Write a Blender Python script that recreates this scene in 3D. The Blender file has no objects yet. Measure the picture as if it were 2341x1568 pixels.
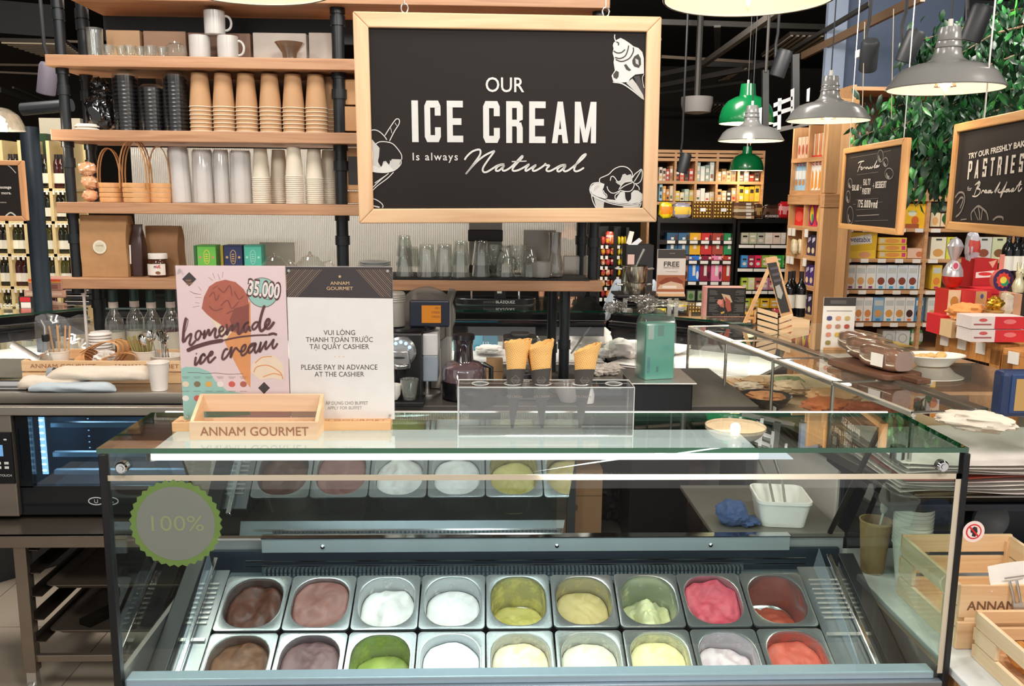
import bpy, bmesh, math, random
from mathutils import Vector, Matrix, Euler, noise
R = math.radians
random.seed(7)
C = bpy.context.scene.collection
sc = bpy.context.scene
# ---------------------------------------------------------------- camera
CAMZ, FPX = 1.75, 2000.0
_p, _y, _r = math.atan(334 / 2000), math.atan(0.037), 0.0095
_f = Vector((math.sin(_y) * math.cos(_p), math.cos(_y) * math.cos(_p), -math.sin(_p)))
_r0 = Vector((math.cos(_y), -math.sin(_y), 0)); _u0 = _r0.cross(_f)
_rt = _r0 * math.cos(_r) + _u0 * math.sin(_r); _up = _u0 * math.cos(_r) - _r0 * math.sin(_r)
EYE = Vector((0, 0, CAMZ))
cam_d = bpy.data.cameras.new('camera'); cam = bpy.data.objects.new('camera', cam_d); C.objects.link(cam)
cam_d.sensor_width = 36; cam_d.lens = 36 * FPX / 2341; cam_d.clip_start = 0.05; cam_d.clip_end = 100
_m = Matrix((_rt, _up, -_f)).transposed().to_4x4(); _m.translation = EYE; cam.matrix_world = _m
sc.camera = cam
def ray(px, py): return (_f + _rt * ((px - 1170.5) / FPX) - _up * ((py - 784) / FPX))
def at(px, py, Y): d = ray(px, py); return EYE + d * (Y / d.y)
def atz(px, py, z): d = ray(px, py); return EYE + d * ((z - CAMZ) / d.z)
def wpx(px, Y, py=600): d = ray(1170, py); return px * (Y / d.y) / FPX      # metres that px pixels span at depth Y
# ---------------------------------------------------------------- world, exposure, lights
sc.view_settings.view_transform = 'Standard'; sc.view_settings.look = 'None'
sc.view_settings.gamma = 1; sc.view_settings.use_curve_mapping = False
sc.view_settings.exposure = 0.02
W = bpy.data.worlds.new('world'); sc.world = W; W.use_nodes = True
W.node_tree.nodes['Background'].inputs[0].default_value = (1.0, 0.95, 0.90, 1)
W.node_tree.nodes['Background'].inputs[1].default_value = 0.8
def lamp(kind, loc, power, col=(1, .84, .68), size=.3, aim=None, sy=None, spot=None, name='ceiling_fill'):
    d = bpy.data.lights.new(name, kind); d.energy = power; d.color = col
    if kind == 'AREA':
        d.size = size
        if sy: d.shape = 'RECTANGLE'; d.size_y = sy
    else: d.shadow_soft_size = size
    if kind == 'SPOT': d.spot_size = R(spot or 100); d.spot_blend = .6
    o = bpy.data.objects.new(name, d); C.objects.link(o); o.location = loc
    if aim is not None: o.rotation_euler = (Vector(aim) - Vector(loc)).to_track_quat('-Z', 'Y').to_euler()
    return o
WARM = (1, .93, .84)
for x, y, pw, ax, ay, az in ((-1.6, .6, 48, -.6, 3.2, 1.5), (.4, .3, 80, .3, 3.0, 1.4), (2.0, .6, 70, 1.6, 3.4, 1.1),
        (1.2, 4.6, 70, 1.8, 6.6, 1.2), (3.0, 4.4, 90, 3.2, 6.8, 1.2), (-2.4, 4.6, 40, -3.0, 7.0, 1.3), (1.4, 6.4, 70, 1.6, 9, 1.3),
        (2.6, 2.2, 50, 2.0, 3.4, 1.0), (-.4, 4.2, 30, -.2, 5.2, 1.0), (-1.3, 2.5, 42, -1.2, 3.2, 1.0), (.2, 2.4, 26, .2, 3.2, 1.1), (-2.3, 3.9, 60, -1.9, 3.4, 0), (-.9, 4.9, 160, -.9, 3.7, 1.7)):
    lamp('AREA', (x, y, 3.25), pw * .5, WARM, .5, (ax, ay, az))  # unseen soft area lights added as fill, standing in for track lights
# ---------------------------------------------------------------- materials
_mc = {}
def lin(c): return c / 12.92 if c <= .04045 else ((c + .055) / 1.055) ** 2.4
def rgb(h):
    if isinstance(h, str): h = [int(h[i:i + 2], 16) / 255 for i in (0, 2, 4)]
    return (lin(h[0]), lin(h[1]), lin(h[2]), 1)
def _new(name):
    m = bpy.data.materials.new(name); m.use_nodes = True
    return m, m.node_tree.nodes, m.node_tree.links, m.node_tree.nodes['Principled BSDF']
def mat(h, rough=.5, metal=0, var=.06, scale=30, bump=0, spec=.5, coat=0, sss=0):
    k = ('m', h, rough, metal, var, scale, bump, spec, coat, sss)
    if k in _mc: return _mc[k]
    m, N, L, b = _new('surface_' + str(h)); c = rgb(h)
    b.inputs['Roughness'].default_value = rough; b.inputs['Metallic'].default_value = metal
    b.inputs['Specular IOR Level'].default_value = spec; b.inputs['Coat Weight'].default_value = coat
    if sss: b.inputs['Subsurface Weight'].default_value = sss; b.inputs['Subsurface Scale'].default_value = .01
    tc = N.new('ShaderNodeTexCoord'); n = N.new('ShaderNodeTexNoise'); n.inputs['Scale'].default_value = scale; n.inputs['Detail'].default_value = 3
    L.new(tc.outputs['Object'], n.inputs['Vector'])
    mx = N.new('ShaderNodeMixRGB'); L.new(n.outputs['Fac'], mx.inputs[0])
    mx.inputs[1].default_value = tuple(x * (1 - var) for x in c[:3]) + (1,); mx.inputs[2].default_value = tuple(min(1, x * (1 + var)) for x in c[:3]) + (1,)
    L.new(mx.outputs[0], b.inputs['Base Color'])
    if bump:
        bp = N.new('ShaderNodeBump'); bp.inputs['Strength'].default_value = bump; bp.inputs['Distance'].default_value = .004
        L.new(n.outputs['Fac'], bp.inputs['Height']); L.new(bp.outputs[0], b.inputs['Normal'])
    _mc[k] = m; return m
def wood(h='c89a70', h2='a9784f', axis='x', rough=.45, sc_=1.0):
    k = ('w', h, h2, axis, rough, sc_)
    if k in _mc: return _mc[k]
    m, N, L, b = _new('wood_' + h)
    tc = N.new('ShaderNodeTexCoord'); mp = N.new('ShaderNodeMapping'); s = {'x': (1.2, 22, 22), 'y': (22, 1.2, 22), 'z': (22, 22, 1.2)}[axis]
    mp.inputs['Scale'].default_value = tuple(v * sc_ for v in s); L.new(tc.outputs['Object'], mp.inputs[0])
    n = N.new('ShaderNodeTexNoise'); n.inputs['Scale'].default_value = 2.2; n.inputs['Detail'].default_value = 8; n.inputs['Distortion'].default_value = 1.2
    L.new(mp.outputs[0], n.inputs[0]); cr = N.new('ShaderNodeValToRGB')
    cr.color_ramp.elements[0].position = .3; cr.color_ramp.elements[0].color = rgb(h2); cr.color_ramp.elements[1].position = .62; cr.color_ramp.elements[1].color = rgb(h)
    L.new(n.outputs['Fac'], cr.inputs[0]); L.new(cr.outputs[0], b.inputs['Base Color']); b.inputs['Roughness'].default_value = rough
    bp = N.new('ShaderNodeBump'); bp.inputs['Strength'].default_value = .12; bp.inputs['Distance'].default_value = .002; L.new(n.outputs['Fac'], bp.inputs['Height']); L.new(bp.outputs[0], b.inputs['Normal'])
    _mc[k] = m; return m
def glass(h='ffffff', rough=.02, k0=.05, body=0, bodyc='ffffff', name='clear_glass', p=5.0):
    k = ('g', h, rough, k0, body, bodyc, p)
    if k in _mc: return _mc[k]
    m = bpy.data.materials.new(name); m.use_nodes = True; N, L = m.node_tree.nodes, m.node_tree.links; N.clear()
    o = N.new('ShaderNodeOutputMaterial'); t = N.new('ShaderNodeBsdfTransparent'); t.inputs[0].default_value = rgb(h)
    g = N.new('ShaderNodeBsdfGlossy'); g.inputs['Roughness'].default_value = rough; g.inputs[0].default_value = (1, 1, 1, 1)
    lw = N.new('ShaderNodeLayerWeight'); lw.inputs[0].default_value = .5
    pw = N.new('ShaderNodeMath'); pw.operation = 'POWER'; pw.inputs[1].default_value = p; L.new(lw.outputs['Facing'], pw.inputs[0])
    ma = N.new('ShaderNodeMath'); ma.operation = 'MULTIPLY_ADD'; ma.inputs[1].default_value = 1 - k0; ma.inputs[2].default_value = k0; ma.use_clamp = True; L.new(pw.outputs[0], ma.inputs[0])
    src = t.outputs[0]
    if body:
        d = N.new('ShaderNodeBsdfDiffuse' if 'fluted' not in name else 'ShaderNodeBsdfTranslucent'); d.inputs[0].default_value = rgb(bodyc); mb = N.new('ShaderNodeMixShader'); mb.inputs[0].default_value = body
        L.new(t.outputs[0], mb.inputs[1]); L.new(d.outputs[0], mb.inputs[2]); src = mb.outputs[0]
    mx = N.new('ShaderNodeMixShader'); L.new(ma.outputs[0], mx.inputs[0]); L.new(src, mx.inputs[1]); L.new(g.outputs[0], mx.inputs[2]); L.new(mx.outputs[0], o.inputs[0])
    _mc[k] = m; return m
def glow(h, s=1.0):
    k = ('e', h, s)
    if k in _mc: return _mc[k]
    m = bpy.data.materials.new('lit_' + h); m.use_nodes = True; N, L = m.node_tree.nodes, m.node_tree.links; N.clear()
    o = N.new('ShaderNodeOutputMaterial'); e = N.new('ShaderNodeEmission'); e.inputs[0].default_value = rgb(h); e.inputs[1].default_value = s; L.new(e.outputs[0], o.inputs[0])
    _mc[k] = m; return m
OAK = wood('c69468', 'ad7b52'); OAKY = wood('c69468', 'ad7b52', 'y'); OAKZ = wood('c69468', 'ad7b52', 'z')
PINE = wood('e8c69c', 'd9ae80', 'x', .5, .7); PINEZ = wood('e8c69c', 'd9ae80', 'z', .5, .7)
SIGNW = wood('dfbb94', 'cca078', 'x', .5, .6); SIGNWZ = wood('dfbb94', 'cca078', 'z', .5, .6)
BLACK = mat('17181b', .35); BLKM = mat('23272b', .38, .3); MATTE = mat('141416', .8)
STEEL = mat('c4c2be', .32, .85, .05, 12); STEELR = mat('a8a6a2', .42, 1, .08, 40); CHROME = mat('d8d8d8', .1, 1)
WHITE = mat('ece9e4', .5); PAPER = mat('f0ece6', .7); KRAFT = mat('b98d62', .75, 0, .07, 60)
CLEAR = glass(k0=.06); PANE = glass('e9f3ee', .01, .06); TUMB = glass('f0f3f0', .03, .08, .05, 'ffffff', p=3.2)
ACRYL = glass('f4f6f6', .02, .08, .03, 'ffffff', p=3)
# ---------------------------------------------------------------- mesh builder
class MB:
    def __init__(s): s.v = []; s.f = []; s.m = []
    def add(s, vs, fs, m=0, X=None):
        b = len(s.v); s.v += [tuple(X @ Vector(p)) if X else tuple(p) for p in vs]
        s.f += [tuple(b + i for i in f) for f in fs]; s.m += [m] * len(fs); return s
    def box(s, x0, x1, y0, y1, z0, z1, m=0, X=None):
        return s.add([(x0, y0, z0), (x1, y0, z0), (x1, y1, z0), (x0, y1, z0), (x0, y0, z1), (x1, y0, z1), (x1, y1, z1), (x0, y1, z1)],
                     [(0, 3, 2, 1), (4, 5, 6, 7), (0, 1, 5, 4), (1, 2, 6, 5), (2, 3, 7, 6), (3, 0, 4, 7)], m, X)
    def lathe(s, prof, seg=20, m=0, X=None, sx=1, sy=1, cap0=False, cap1=False):
        vs = [(r * math.cos(2 * math.pi * k / seg) * sx, r * math.sin(2 * math.pi * k / seg) * sy, z) for r, z in prof for k in range(seg)]
        fs = [(i * seg + k, i * seg + (k + 1) % seg, (i + 1) * seg + (k + 1) % seg, (i + 1) * seg + k) for i in range(len(prof) - 1) for k in range(seg)]
        if cap0: fs.append(tuple(range(seg))[::-1])
        if cap1: n = (len(prof) - 1) * seg; fs.append(tuple(range(n, n + seg)))
        return s.add(vs, fs, m, X)
    def tube(s, pts, r, seg=8, m=0, X=None, caps=True, flat=1.0):
        pts = [Vector(p) for p in pts]; n = len(pts); rr = r if isinstance(r, (list, tuple)) else [r] * n; vs = []; a = None
        for i, p in enumerate(pts):
            t = (pts[min(i + 1, n - 1)] - pts[max(i - 1, 0)]).normalized()
            if a is None: a = t.cross(Vector((0, 0, 1)) if abs(t.z) < .9 else Vector((1, 0, 0))).normalized()
            a = (a - t * a.dot(t)); a = a.normalized() if a.length > 1e-6 else t.orthogonal().normalized(); b = t.cross(a)
            for k in range(seg): w = 2 * math.pi * k / seg; vs.append(p + a * math.cos(w) * rr[i] + b * math.sin(w) * rr[i] * flat)
        fs = [(i * seg + k, i * seg + (k + 1) % seg, (i + 1) * seg + (k + 1) % seg, (i + 1) * seg + k) for i in range(n - 1) for k in range(seg)]
        if caps: fs += [tuple(range(seg))[::-1], tuple(range((n - 1) * seg, n * seg))]
        return s.add(vs, fs, m, X)
    def prism(s, poly, d0, d1, m=0, X=None, plane='xz'):
        n = len(poly)
        P = (lambda a, b, d: (a, d, b)) if plane == 'xz' else ((lambda a, b, d: (a, b, d)) if plane == 'xy' else (lambda a, b, d: (d, a, b)))
        vs = [P(a, b, d0) for a, b in poly] + [P(a, b, d1) for a, b in poly]
        return s.add(vs, [tuple(range(n)), tuple(range(2 * n - 1, n - 1, -1))] + [(i, i + n, (i + 1) % n + n, (i + 1) % n) for i in range(n)], m, X)
    def grid(s, nx, ny, fn, m=0, X=None, closed=False):
        vs = [fn(i / nx, j / ny) for j in range(ny + 1) for i in range(nx + 1)]
        return s.add(vs, [(j * (nx + 1) + i, j * (nx + 1) + i + 1, (j + 1) * (nx + 1) + i + 1, (j + 1) * (nx + 1) + i) for j in range(ny) for i in range(nx)], m, X)
    def stroke(s, pts, w, d=0.0, m=0, X=None, smooth=True, taper=True):      # flat ribbon in local x,z at y=-d
        if smooth: pts = spline(pts)
        vs = []; n = len(pts)
        for i, p in enumerate(pts):
            a, b = pts[max(i - 1, 0)], pts[min(i + 1, n - 1)]; dx, dz = b[0] - a[0], b[1] - a[1]; l = math.hypot(dx, dz) or 1
            ww = w * (.55 if taper and (i == 0 or i == n - 1) else 1) / 2
            vs += [(p[0] - dz / l * ww, -d, p[1] + dx / l * ww), (p[0] + dz / l * ww, -d, p[1] - dx / l * ww)]
        return s.add(vs, [(2 * i, 2 * i + 1, 2 * i + 3, 2 * i + 2) for i in range(n - 1)], m, X)
    def disc(s, cx, cz, rx, rz=None, d=0.0, m=0, X=None, seg=20, rot=0):
        rz = rz or rx
        return s.add([(cx + rx * math.cos(w) * math.cos(rot) - rz * math.sin(w) * math.sin(rot), -d, cz + rx * math.cos(w) * math.sin(rot) + rz * math.sin(w) * math.cos(rot)) for w in [2 * math.pi * k / seg for k in range(seg)]], [tuple(range(seg))], m, X)
    def poly(s, pts, d=0.0, m=0, X=None):
        return s.add([(a, -d, b) for a, b in pts], [tuple(range(len(pts)))], m, X)
    def text(s, t, x, z, h, d=0.0, m=0, X=None, wx=1.0, bold=0.0, align='CENTER', width=None, space=1.0, shear=0, rot=0):
        if bold and 'M' in t:
            for q, e in ((0, 0), (-bold * h * .9, .00012), (bold * h * .9, .00024)): s.text(t, x + q, z, h, d + e, m, X, wx, 0, align, width, space, shear, rot)
            return s
        v, f = glyphs(t, bold, space, shear)
        if not v: return s
        x0, x1 = min(p[0] for p in v), max(p[0] for p in v); k = h / .69; kx = k * wx
        if width: kx = width / (x1 - x0)
        ox = {'CENTER': (x0 + x1) / 2, 'LEFT': x0, 'RIGHT': x1}[align]; cr, sr = math.cos(rot), math.sin(rot)
        pts = [((p[0] - ox) * kx, p[1] * k) for p in v]
        return s.add([(x + a * cr - b * sr, -d, z + a * sr + b * cr) for a, b in pts], f, m, X)
    def block(s, t, x, z, h, width, d=0.0, m=0, w=.24, gap=.22, X=None):   # condensed block capitals from straight bars, x,z = centre of the line
        adv = [(.25 if c in 'I.1' else .35 if c == ' ' else .82 if c in 'MW' else .62) for c in t]; e = 0; tot = sum(adv) + gap * (len(t) - 1); kx = width / tot; cx = x - width / 2
        for c, a in zip(t, adv):
            W_ = a * kx
            for pl in BLK.get(c, ()):
                P = [(cx + u * W_, z + (v - .5) * h) for u, v in pl]
                e += 1; s.poly(P, d + .00012 * (e % 6), m, X)
            cx += (a + gap) * kx
        return s
    def build(s, name, mats, parent=None, loc=None, rot=None, smooth=35, bevel=0):
        me = bpy.data.meshes.new(name); me.from_pydata(s.v, [], s.f)
        for q in (mats if isinstance(mats, (list, tuple)) else [mats]): me.materials.append(q)
        me.polygons.foreach_set('material_index', s.m)
        if smooth: me.shade_smooth() if hasattr(me, 'shade_smooth') else None; me.set_sharp_from_angle(angle=R(smooth))
        me.update(); o = bpy.data.objects.new(name, me); C.objects.link(o)
        if parent is not None: o.parent = parent
        if loc is not None: o.location = loc
        if rot is not None: o.rotation_euler = rot
        if bevel:
            b = o.modifiers.new('edge', 'BEVEL'); b.width = bevel; b.segments = 2; b.limit_method = 'ANGLE'; b.angle_limit = R(50)
        return o
def _bl():
    t = .36; b = .16; O = lambda r: [[(0, r), (t, r), (t, 1 - r), (0, 1 - r)], [(1 - t, r), (1, r), (1, 1 - r), (1 - t, 1 - r)], [(0, r + .01), (r * 1.2, 0), (1 - r * 1.2, 0), (1, r + .01), (1 - t, r + .05), (t, r + .05)], [(0, 1 - r - .01), (t, 1 - r - .05), (1 - t, 1 - r - .05), (1, 1 - r - .01), (1 - r * 1.2, 1), (r * 1.2, 1)]]
    L = lambda: [[(0, 0), (t, 0), (t, 1), (0, 1)]]; bar = lambda y, x1=1: [(0, y), (x1, y), (x1, y + b), (0, y + b)]
    return {'I': [[(0, 0), (1, 0), (1, 1), (0, 1)]], '1': [[(.4, 0), (1, 0), (1, 1), (.4, 1)], [(0, .8), (.5, .9), (.5, 1), (.4, 1), (0, .86)]], 'C': [O(.12)[0], O(.12)[2], O(.12)[3], [(1 - t, .12), (1, .12), (1, .36), (1 - t, .36)], [(1 - t, .64), (1, .64), (1, .88), (1 - t, .88)]], 'E': L() + [bar(0), bar(.42, .9), bar(1 - b)], 'F': L() + [bar(.42, .9), bar(1 - b)], 'L': L() + [bar(0)],
      'R': L() + [bar(1 - b, .8), bar(.40, .8), [(1 - t, .5), (1, .56), (1, .9), (.8, 1), (1 - t, .95)], [(.55, .45), (.9, .5), (1, .36), (1, 0), (1 - t, 0), (1 - t, .36)]], 'P': L() + [bar(1 - b, .8), bar(.40, .8), [(1 - t, .44), (1, .5), (1, .9), (.8, 1), (1 - t, .95)]], 'A': [[(0, 0), (t - .02, 0), (.62, 1), (.34, 1)], [(1, 0), (1.02 - t, 0), (.38, 1), (.66, 1)], [(.2, .2), (.8, .2), (.76, .34), (.24, .34)]],
      'M': [[(0, 0), (.24, 0), (.24, 1), (0, 1)], [(.76, 0), (1, 0), (1, 1), (.76, 1)], [(.02, 1), (.27, 1), (.60, .02), (.40, .02)], [(.98, 1), (.73, 1), (.40, .02), (.60, .02)]], 'T': [[(.5 - t / 2, 0), (.5 + t / 2, 0), (.5 + t / 2, 1), (.5 - t / 2, 1)], bar(1 - b)], 'O': O(.12), '0': O(.12), 'D': L() + [bar(0, .8), bar(1 - b, .8), [(1 - t, .08), (.8, 0), (1, .12), (1, .88), (.8, 1), (1 - t, .92)]], 'Y': [[(.5 - t / 2, 0), (.5 + t / 2, 0), (.5 + t / 2, .5), (.5 - t / 2, .5)], [(0, 1), (t, 1), (.62, .45), (.38, .4)], [(1, 1), (1 - t, 1), (.38, .45), (.62, .4)]],
      'S': [bar(0), bar(.42), bar(1 - b), [(0, .46), (t, .46), (t, .95), (0, .95)], [(1 - t, .05), (1, .05), (1, .54), (1 - t, .54)], [(0, .1), (t, .1), (t, .28), (0, .28)], [(1 - t, .72), (1, .72), (1, .9), (1 - t, .9)]], '7': [bar(1 - b), [(1 - t, .9), (1, .9), (.62, 0), (.25, 0)]], '5': [bar(0), bar(.46), bar(1 - b), [(0, .5), (t, .5), (t, 1), (0, 1)], [(1 - t, .05), (1, .05), (1, .56), (1 - t, .56)]], '3': [bar(0), bar(.42), bar(1 - b), [(1 - t, .03), (1, .03), (1, .97), (1 - t, .97)]], '.': [[(0, 0), (1, 0), (1, .15), (0, .15)]], 'v': [[(0, .7), (t, .7), (.62, 0), (.38, 0)], [(1, .7), (1 - t, .7), (.38, 0), (.62, 0)]], 'n': [[(0, 0), (t, 0), (t, .7), (0, .7)], [(0, .55), (1, .55), (1, .66), (.8, .7), (0, .7)], [(1 - t, 0), (1, 0), (1, .6), (1 - t, .6)]], 'd': [[(1 - t, 0), (1, 0), (1, 1), (1 - t, 1)], [(0, .05), (t, .05), (t, .65), (0, .65)], [(0, 0), (1, 0), (1, .14), (0, .14)], [(0, .56), (1, .56), (1, .7), (0, .7)]]}
BLK = _bl()
_gl = {}
def glyphs(t, bold=0.0, space=1.0, shear=0):
    k = (t, bold, space, shear)
    if k not in _gl:
        c = bpy.data.curves.new('t', 'FONT'); c.body = t; c.offset = bold; c.space_character = space; c.shear = shear; c.resolution_u = 3; c.fill_mode = 'FRONT'
        o = bpy.data.objects.new('t', c); me = bpy.data.meshes.new_from_object(o)
        _gl[k] = ([(v.co.x, v.co.y) for v in me.vertices], [tuple(p.vertices)[::-1] if p.normal.z < 0 else tuple(p.vertices) for p in me.polygons])
        bpy.data.objects.remove(o); bpy.data.meshes.remove(me); bpy.data.curves.remove(c)
    return _gl[k]
def spline(pts, n=5):
    if len(pts) < 3: return pts
    out = []; P = [pts[0]] + list(pts) + [pts[-1]]
    for i in range(1, len(P) - 2):
        a, b, c, d = P[i - 1:i + 3]
        for k in range(n):
            t = k / n; out.append(tuple(.5 * (2 * b[j] + (c[j] - a[j]) * t + (2 * a[j] - 5 * b[j] + 4 * c[j] - d[j]) * t * t + (3 * b[j] - a[j] - 3 * c[j] + d[j]) * t ** 3) for j in range(len(b))))
    return out + [tuple(pts[-1])]
def tag(o, label=None, cat=None, group=None, kind=None):
    if label: o['label'] = label
    if cat: o['category'] = cat
    if group: o['group'] = group
    if kind: o['kind'] = kind
    return o
def thing(name, label, cat, loc=(0, 0, 0), rz=0, group=None, rot=None):
    o = bpy.data.objects.new(name, None); C.objects.link(o); o.location = loc; o.rotation_euler = rot or (0, 0, rz); o.empty_display_size = .05
    return tag(o, label, cat, group)
def dup(root, loc, label, rz=None, group=None, rot=None, scale=None):
    def cp(o, par):
        c = o.copy(); C.objects.link(c)
        if par is not None: c.parent = par
        for ch in list(kids.get(o.name, ())): cp(ch, c)
        return c
    kids = {}
    st = [root]
    while st:
        q = st.pop(); kids[q.name] = list(q.children); st += kids[q.name]
    r = cp(root, None); r.location = loc; r['label'] = label
    if rot: r.rotation_euler = rot
    elif rz is not None: r.rotation_euler = (0, 0, rz)
    if group: r['group'] = group
    if scale: r.scale = scale if isinstance(scale, tuple) else (scale,) * 3
    return r
ORD = ['first', 'second', 'third', 'fourth', 'fifth', 'sixth', 'seventh', 'eighth', 'ninth', 'tenth', 'eleventh', 'twelfth', 'thirteenth', 'fourteenth', 'fifteenth', 'sixteenth']
def rrect(w, d, r, n=5):           # rounded rectangle outline centred on 0
    o = []
    for cx, cy, a in ((w / 2 - r, d / 2 - r, 0), (-w / 2 + r, d / 2 - r, 90), (-w / 2 + r, -d / 2 + r, 180), (w / 2 - r, -d / 2 + r, 270)):
        for k in range(n + 1): t = R(a + 90 * k / n); o.append((cx + r * math.cos(t), cy + r * math.sin(t)))
    return o
def rings(mb, rs, m=0, X=None, cap0=False, cap1=False):  # list of (outline, z) with equal counts
    n = len(rs[0][0]); vs = [(p[0], p[1], z) for o, z in rs for p in o]
    fs = [(i * n + k, i * n + (k + 1) % n, (i + 1) * n + (k + 1) % n, (i + 1) * n + k) for i in range(len(rs) - 1) for k in range(n)]
    if cap0: fs.append(tuple(range(n))[::-1])
    if cap1: fs.append(tuple(range((len(rs) - 1) * n, len(rs) * n)))
    return mb.add(vs, fs, m, X)
def T(x=0, y=0, z=0, rx=0, ry=0, rz=0, s=1):
    return Matrix.Translation((x, y, z)) @ Euler((rx, ry, rz)).to_matrix().to_4x4() @ Matrix.Scale(s, 4)
def bx(name, m, x0, x1, y0, y1, z0, z1, parent=None, bevel=0): return MB().box(x0, x1, y0, y1, z0, z1).build(name, m, parent, bevel=bevel, smooth=0)
# ---------------------------------------------------------------- room shell
def struct(o): o['kind'] = 'structure'; return o
tile = mat('b5a897', .4, 0, .05, 3)
fl = thing('floor', None, None); fl['kind'] = 'structure'
bx('screed', mat('5a534b', .8), -7, 9, -1.5, 15, -.05, -.006, fl)
_tm = None; _n = 0
for i in range(-8, 9):
    for j in range(1, 21):
        x, y = i * .6, j * .6 + .1
        if abs(x) > 2.5 + y * .35: continue
        if _tm is None: o = MB().box(-.298, .298, -.298, .298, -.006, 0).build('tile', tile, fl); _tm = o.data
        else: o = bpy.data.objects.new('tile', _tm); C.objects.link(o); o.parent = fl
        o.location = (x, y, 0)
DARKC = mat('1b1a1a', .8, 0, .2, 4)
struct(bx('ceiling', DARKC, -7, 9, -1.5, 15, 3.9, 4.0))
struct(bx('wall_back', mat('2b2622', .8, 0, .2, 2), -7, 9, 14.9, 15, 0, 3.9))
struct(bx('wall_left', mat('3c352e', .8, 0, .2, 2), -7.1, -7, -1.5, 15, 0, 3.9))
struct(bx('wall_right', mat('3a332d', .8, 0, .2, 2), 9, 9.1, -1.5, 15, 0, 3.9))
# ---------------------------------------------------------------- gelato display case
XL, XR, YF, ZT = -.801, 1.06, 1.80, 1.222
YD0, ZD0, YD1, ZD1 = 2.355, .80, 2.11, 1.212         # sloped rear doors: bottom and top
case = thing('gelato_display_case', 'long glass ice cream display case holding two rows of steel tubs', 'display case', (0, 0, 0))
GREEN = glass('2fa37a', .03, .10, .35, '0f6a4a', name='green_glass_edge')
TOPG = glass('eef6f2', .004, .08, name='top_glass', p=3.6)
MB().box(XL, XR, YF, YD1, ZT - .010, ZT).build('glass_top', TOPG, case, smooth=0)
e = MB().box(XL - .001, XR + .001, YF - .002, YF, ZT - .0105, ZT + .0005).box(XL, XR, YD1, YD1 + .002, ZT - .010, ZT)
e.box(XL - .002, XL, YF, YD1, ZT - .010, ZT).box(XR, XR + .002, YF, YD1, ZT - .010, ZT).build('glass_edge', GREEN, case, smooth=0)
MB().add([(XL + .012, YF + .008, .69), (XR - .012, YF + .008, .69), (XR - .012, YF + .008, ZT - .012), (XL + .012, YF + .008, ZT - .012)], [(0, 1, 2, 3)]).build('front_pane', PANE, case, smooth=0)
BAND = mat('c9bda9', .5)
m = MB().box(XL + .01, XR - .006, YF + .004, YF + .0055, 1.150, 1.162).box(XR - .018, XR - .006, YF + .004, YF + .0055, .69, 1.162)
m.build('printed_band', BAND, case, smooth=0)
for x, nm in ((XL + .004, 'l'), (XR - .004, 'r')):
    MB().add([(x, YF + .012, .70), (x, YD0 - .02, .70), (x, YD0, ZD0), (x, YD1, ZD1), (x, YF + .012, ZD1)], [(0, 1, 2, 3, 4)]).build('side_pane', PANE, case, smooth=0)
for x0, x1 in ((XL, XL + .016), (XR - .006, XR + .008)):
    bx('corner_seal', BLACK, x0, x1, YF + .0, YF + .022, .1, ZT - .014, case, .002)
for x in (XL + .05, XR - .055):
    t = T(x, YF - .004, 1.182, R(90))
    MB().lathe([(0, .006), (.010, .006), (.013, .002), (.013, -.012)], 20, X=t).lathe([(.006, .007), (.0062, .0085), (0, .0085)], 6, X=t).build('glass_clamp', CHROME, case)
# steel body
bx('front_panel', mat('8e9aa3', .35, .6), XL + .005, XR - .005, YF, YF + .02, .1, .672, case, .003)
bx('front_light_rail', mat('a9bfcf', .35, .2), XL + .02, XR - .02, YF + .012, YF + .05, .672, .690, case, .003)
bx('plinth', BLACK, XL + .03, XR - .03, YF + .04, 2.4, 0, .1, case)
TILT = R(23.5)
DECKM = mat('8f9899', .3, .9, .1, 30)
bx('side_panel', STEELR, XL, XL + .012, YF + .02, YD0, .1, .70, case)
bx('side_panel', STEELR, XR - .012, XR, YF + .02, YD0, .1, .70, case)
bx('rear_panel', mat('9b9da0', .5), XL, XR, 2.385, 2.40, .1, .78, case)
bx('work_shelf', mat('77736c', .4, .3), at(1625, 1210, 2.4).x, XR, 2.375, 2.80, .785, .800, case, .003)
bx('rear_lip', mat('b7c2c6', .25, .5, .1, 6), XL + .19, XR - .17, YD0 - .006, YD0 + .004, .757, .800, case, .002)
bx('rear_lip_cap', CHROME, XL + .19, XR - .17, YD0 - .010, YD0 + .02, .799, .802, case)
for x in (-.44, .22, .66): MB().lathe([(0, .004), (.006, .003), (.007, 0)], 10, X=T(x, YD0 - .007, .775, R(90))).build('screw_cap', CHROME, case)
bx('back_wall', mat('1d2a38', .5), XL + .02, XR - .02, YD0 + .005, YD0 + .02, .45, .757, case)
bx('air_rail', CHROME, XL + .15, XR - .13, YD0 - .03, YD0 - .026, .7405, .7435, case)
bx('air_rail', CHROME, XL + .15, XR - .13, YD0 - .03, YD0 - .026, .7265, .7290, case)
g = MB()
for k in range(118):
    x = XL + .20 + k * .0115
    for zz in (.7135, .7025): g.box(x, x + .0062, YD0 - .032, YD0 - .012, zz - .0045, zz + .0045)
g.box(XL + .19, XL + .2 + 118 * .0115, YD0 - .012, YD0 - .008, .69, .722)
tag(g.build('air_grille', mat('6b7880', .4, .5), case, smooth=0), kind='stuff')
bx('air_sill', mat('9fb0b8', .3, .7), XL + .10, XR - .08, YD0 - .06, YD0 + .005, .686, .6945, case)
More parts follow.
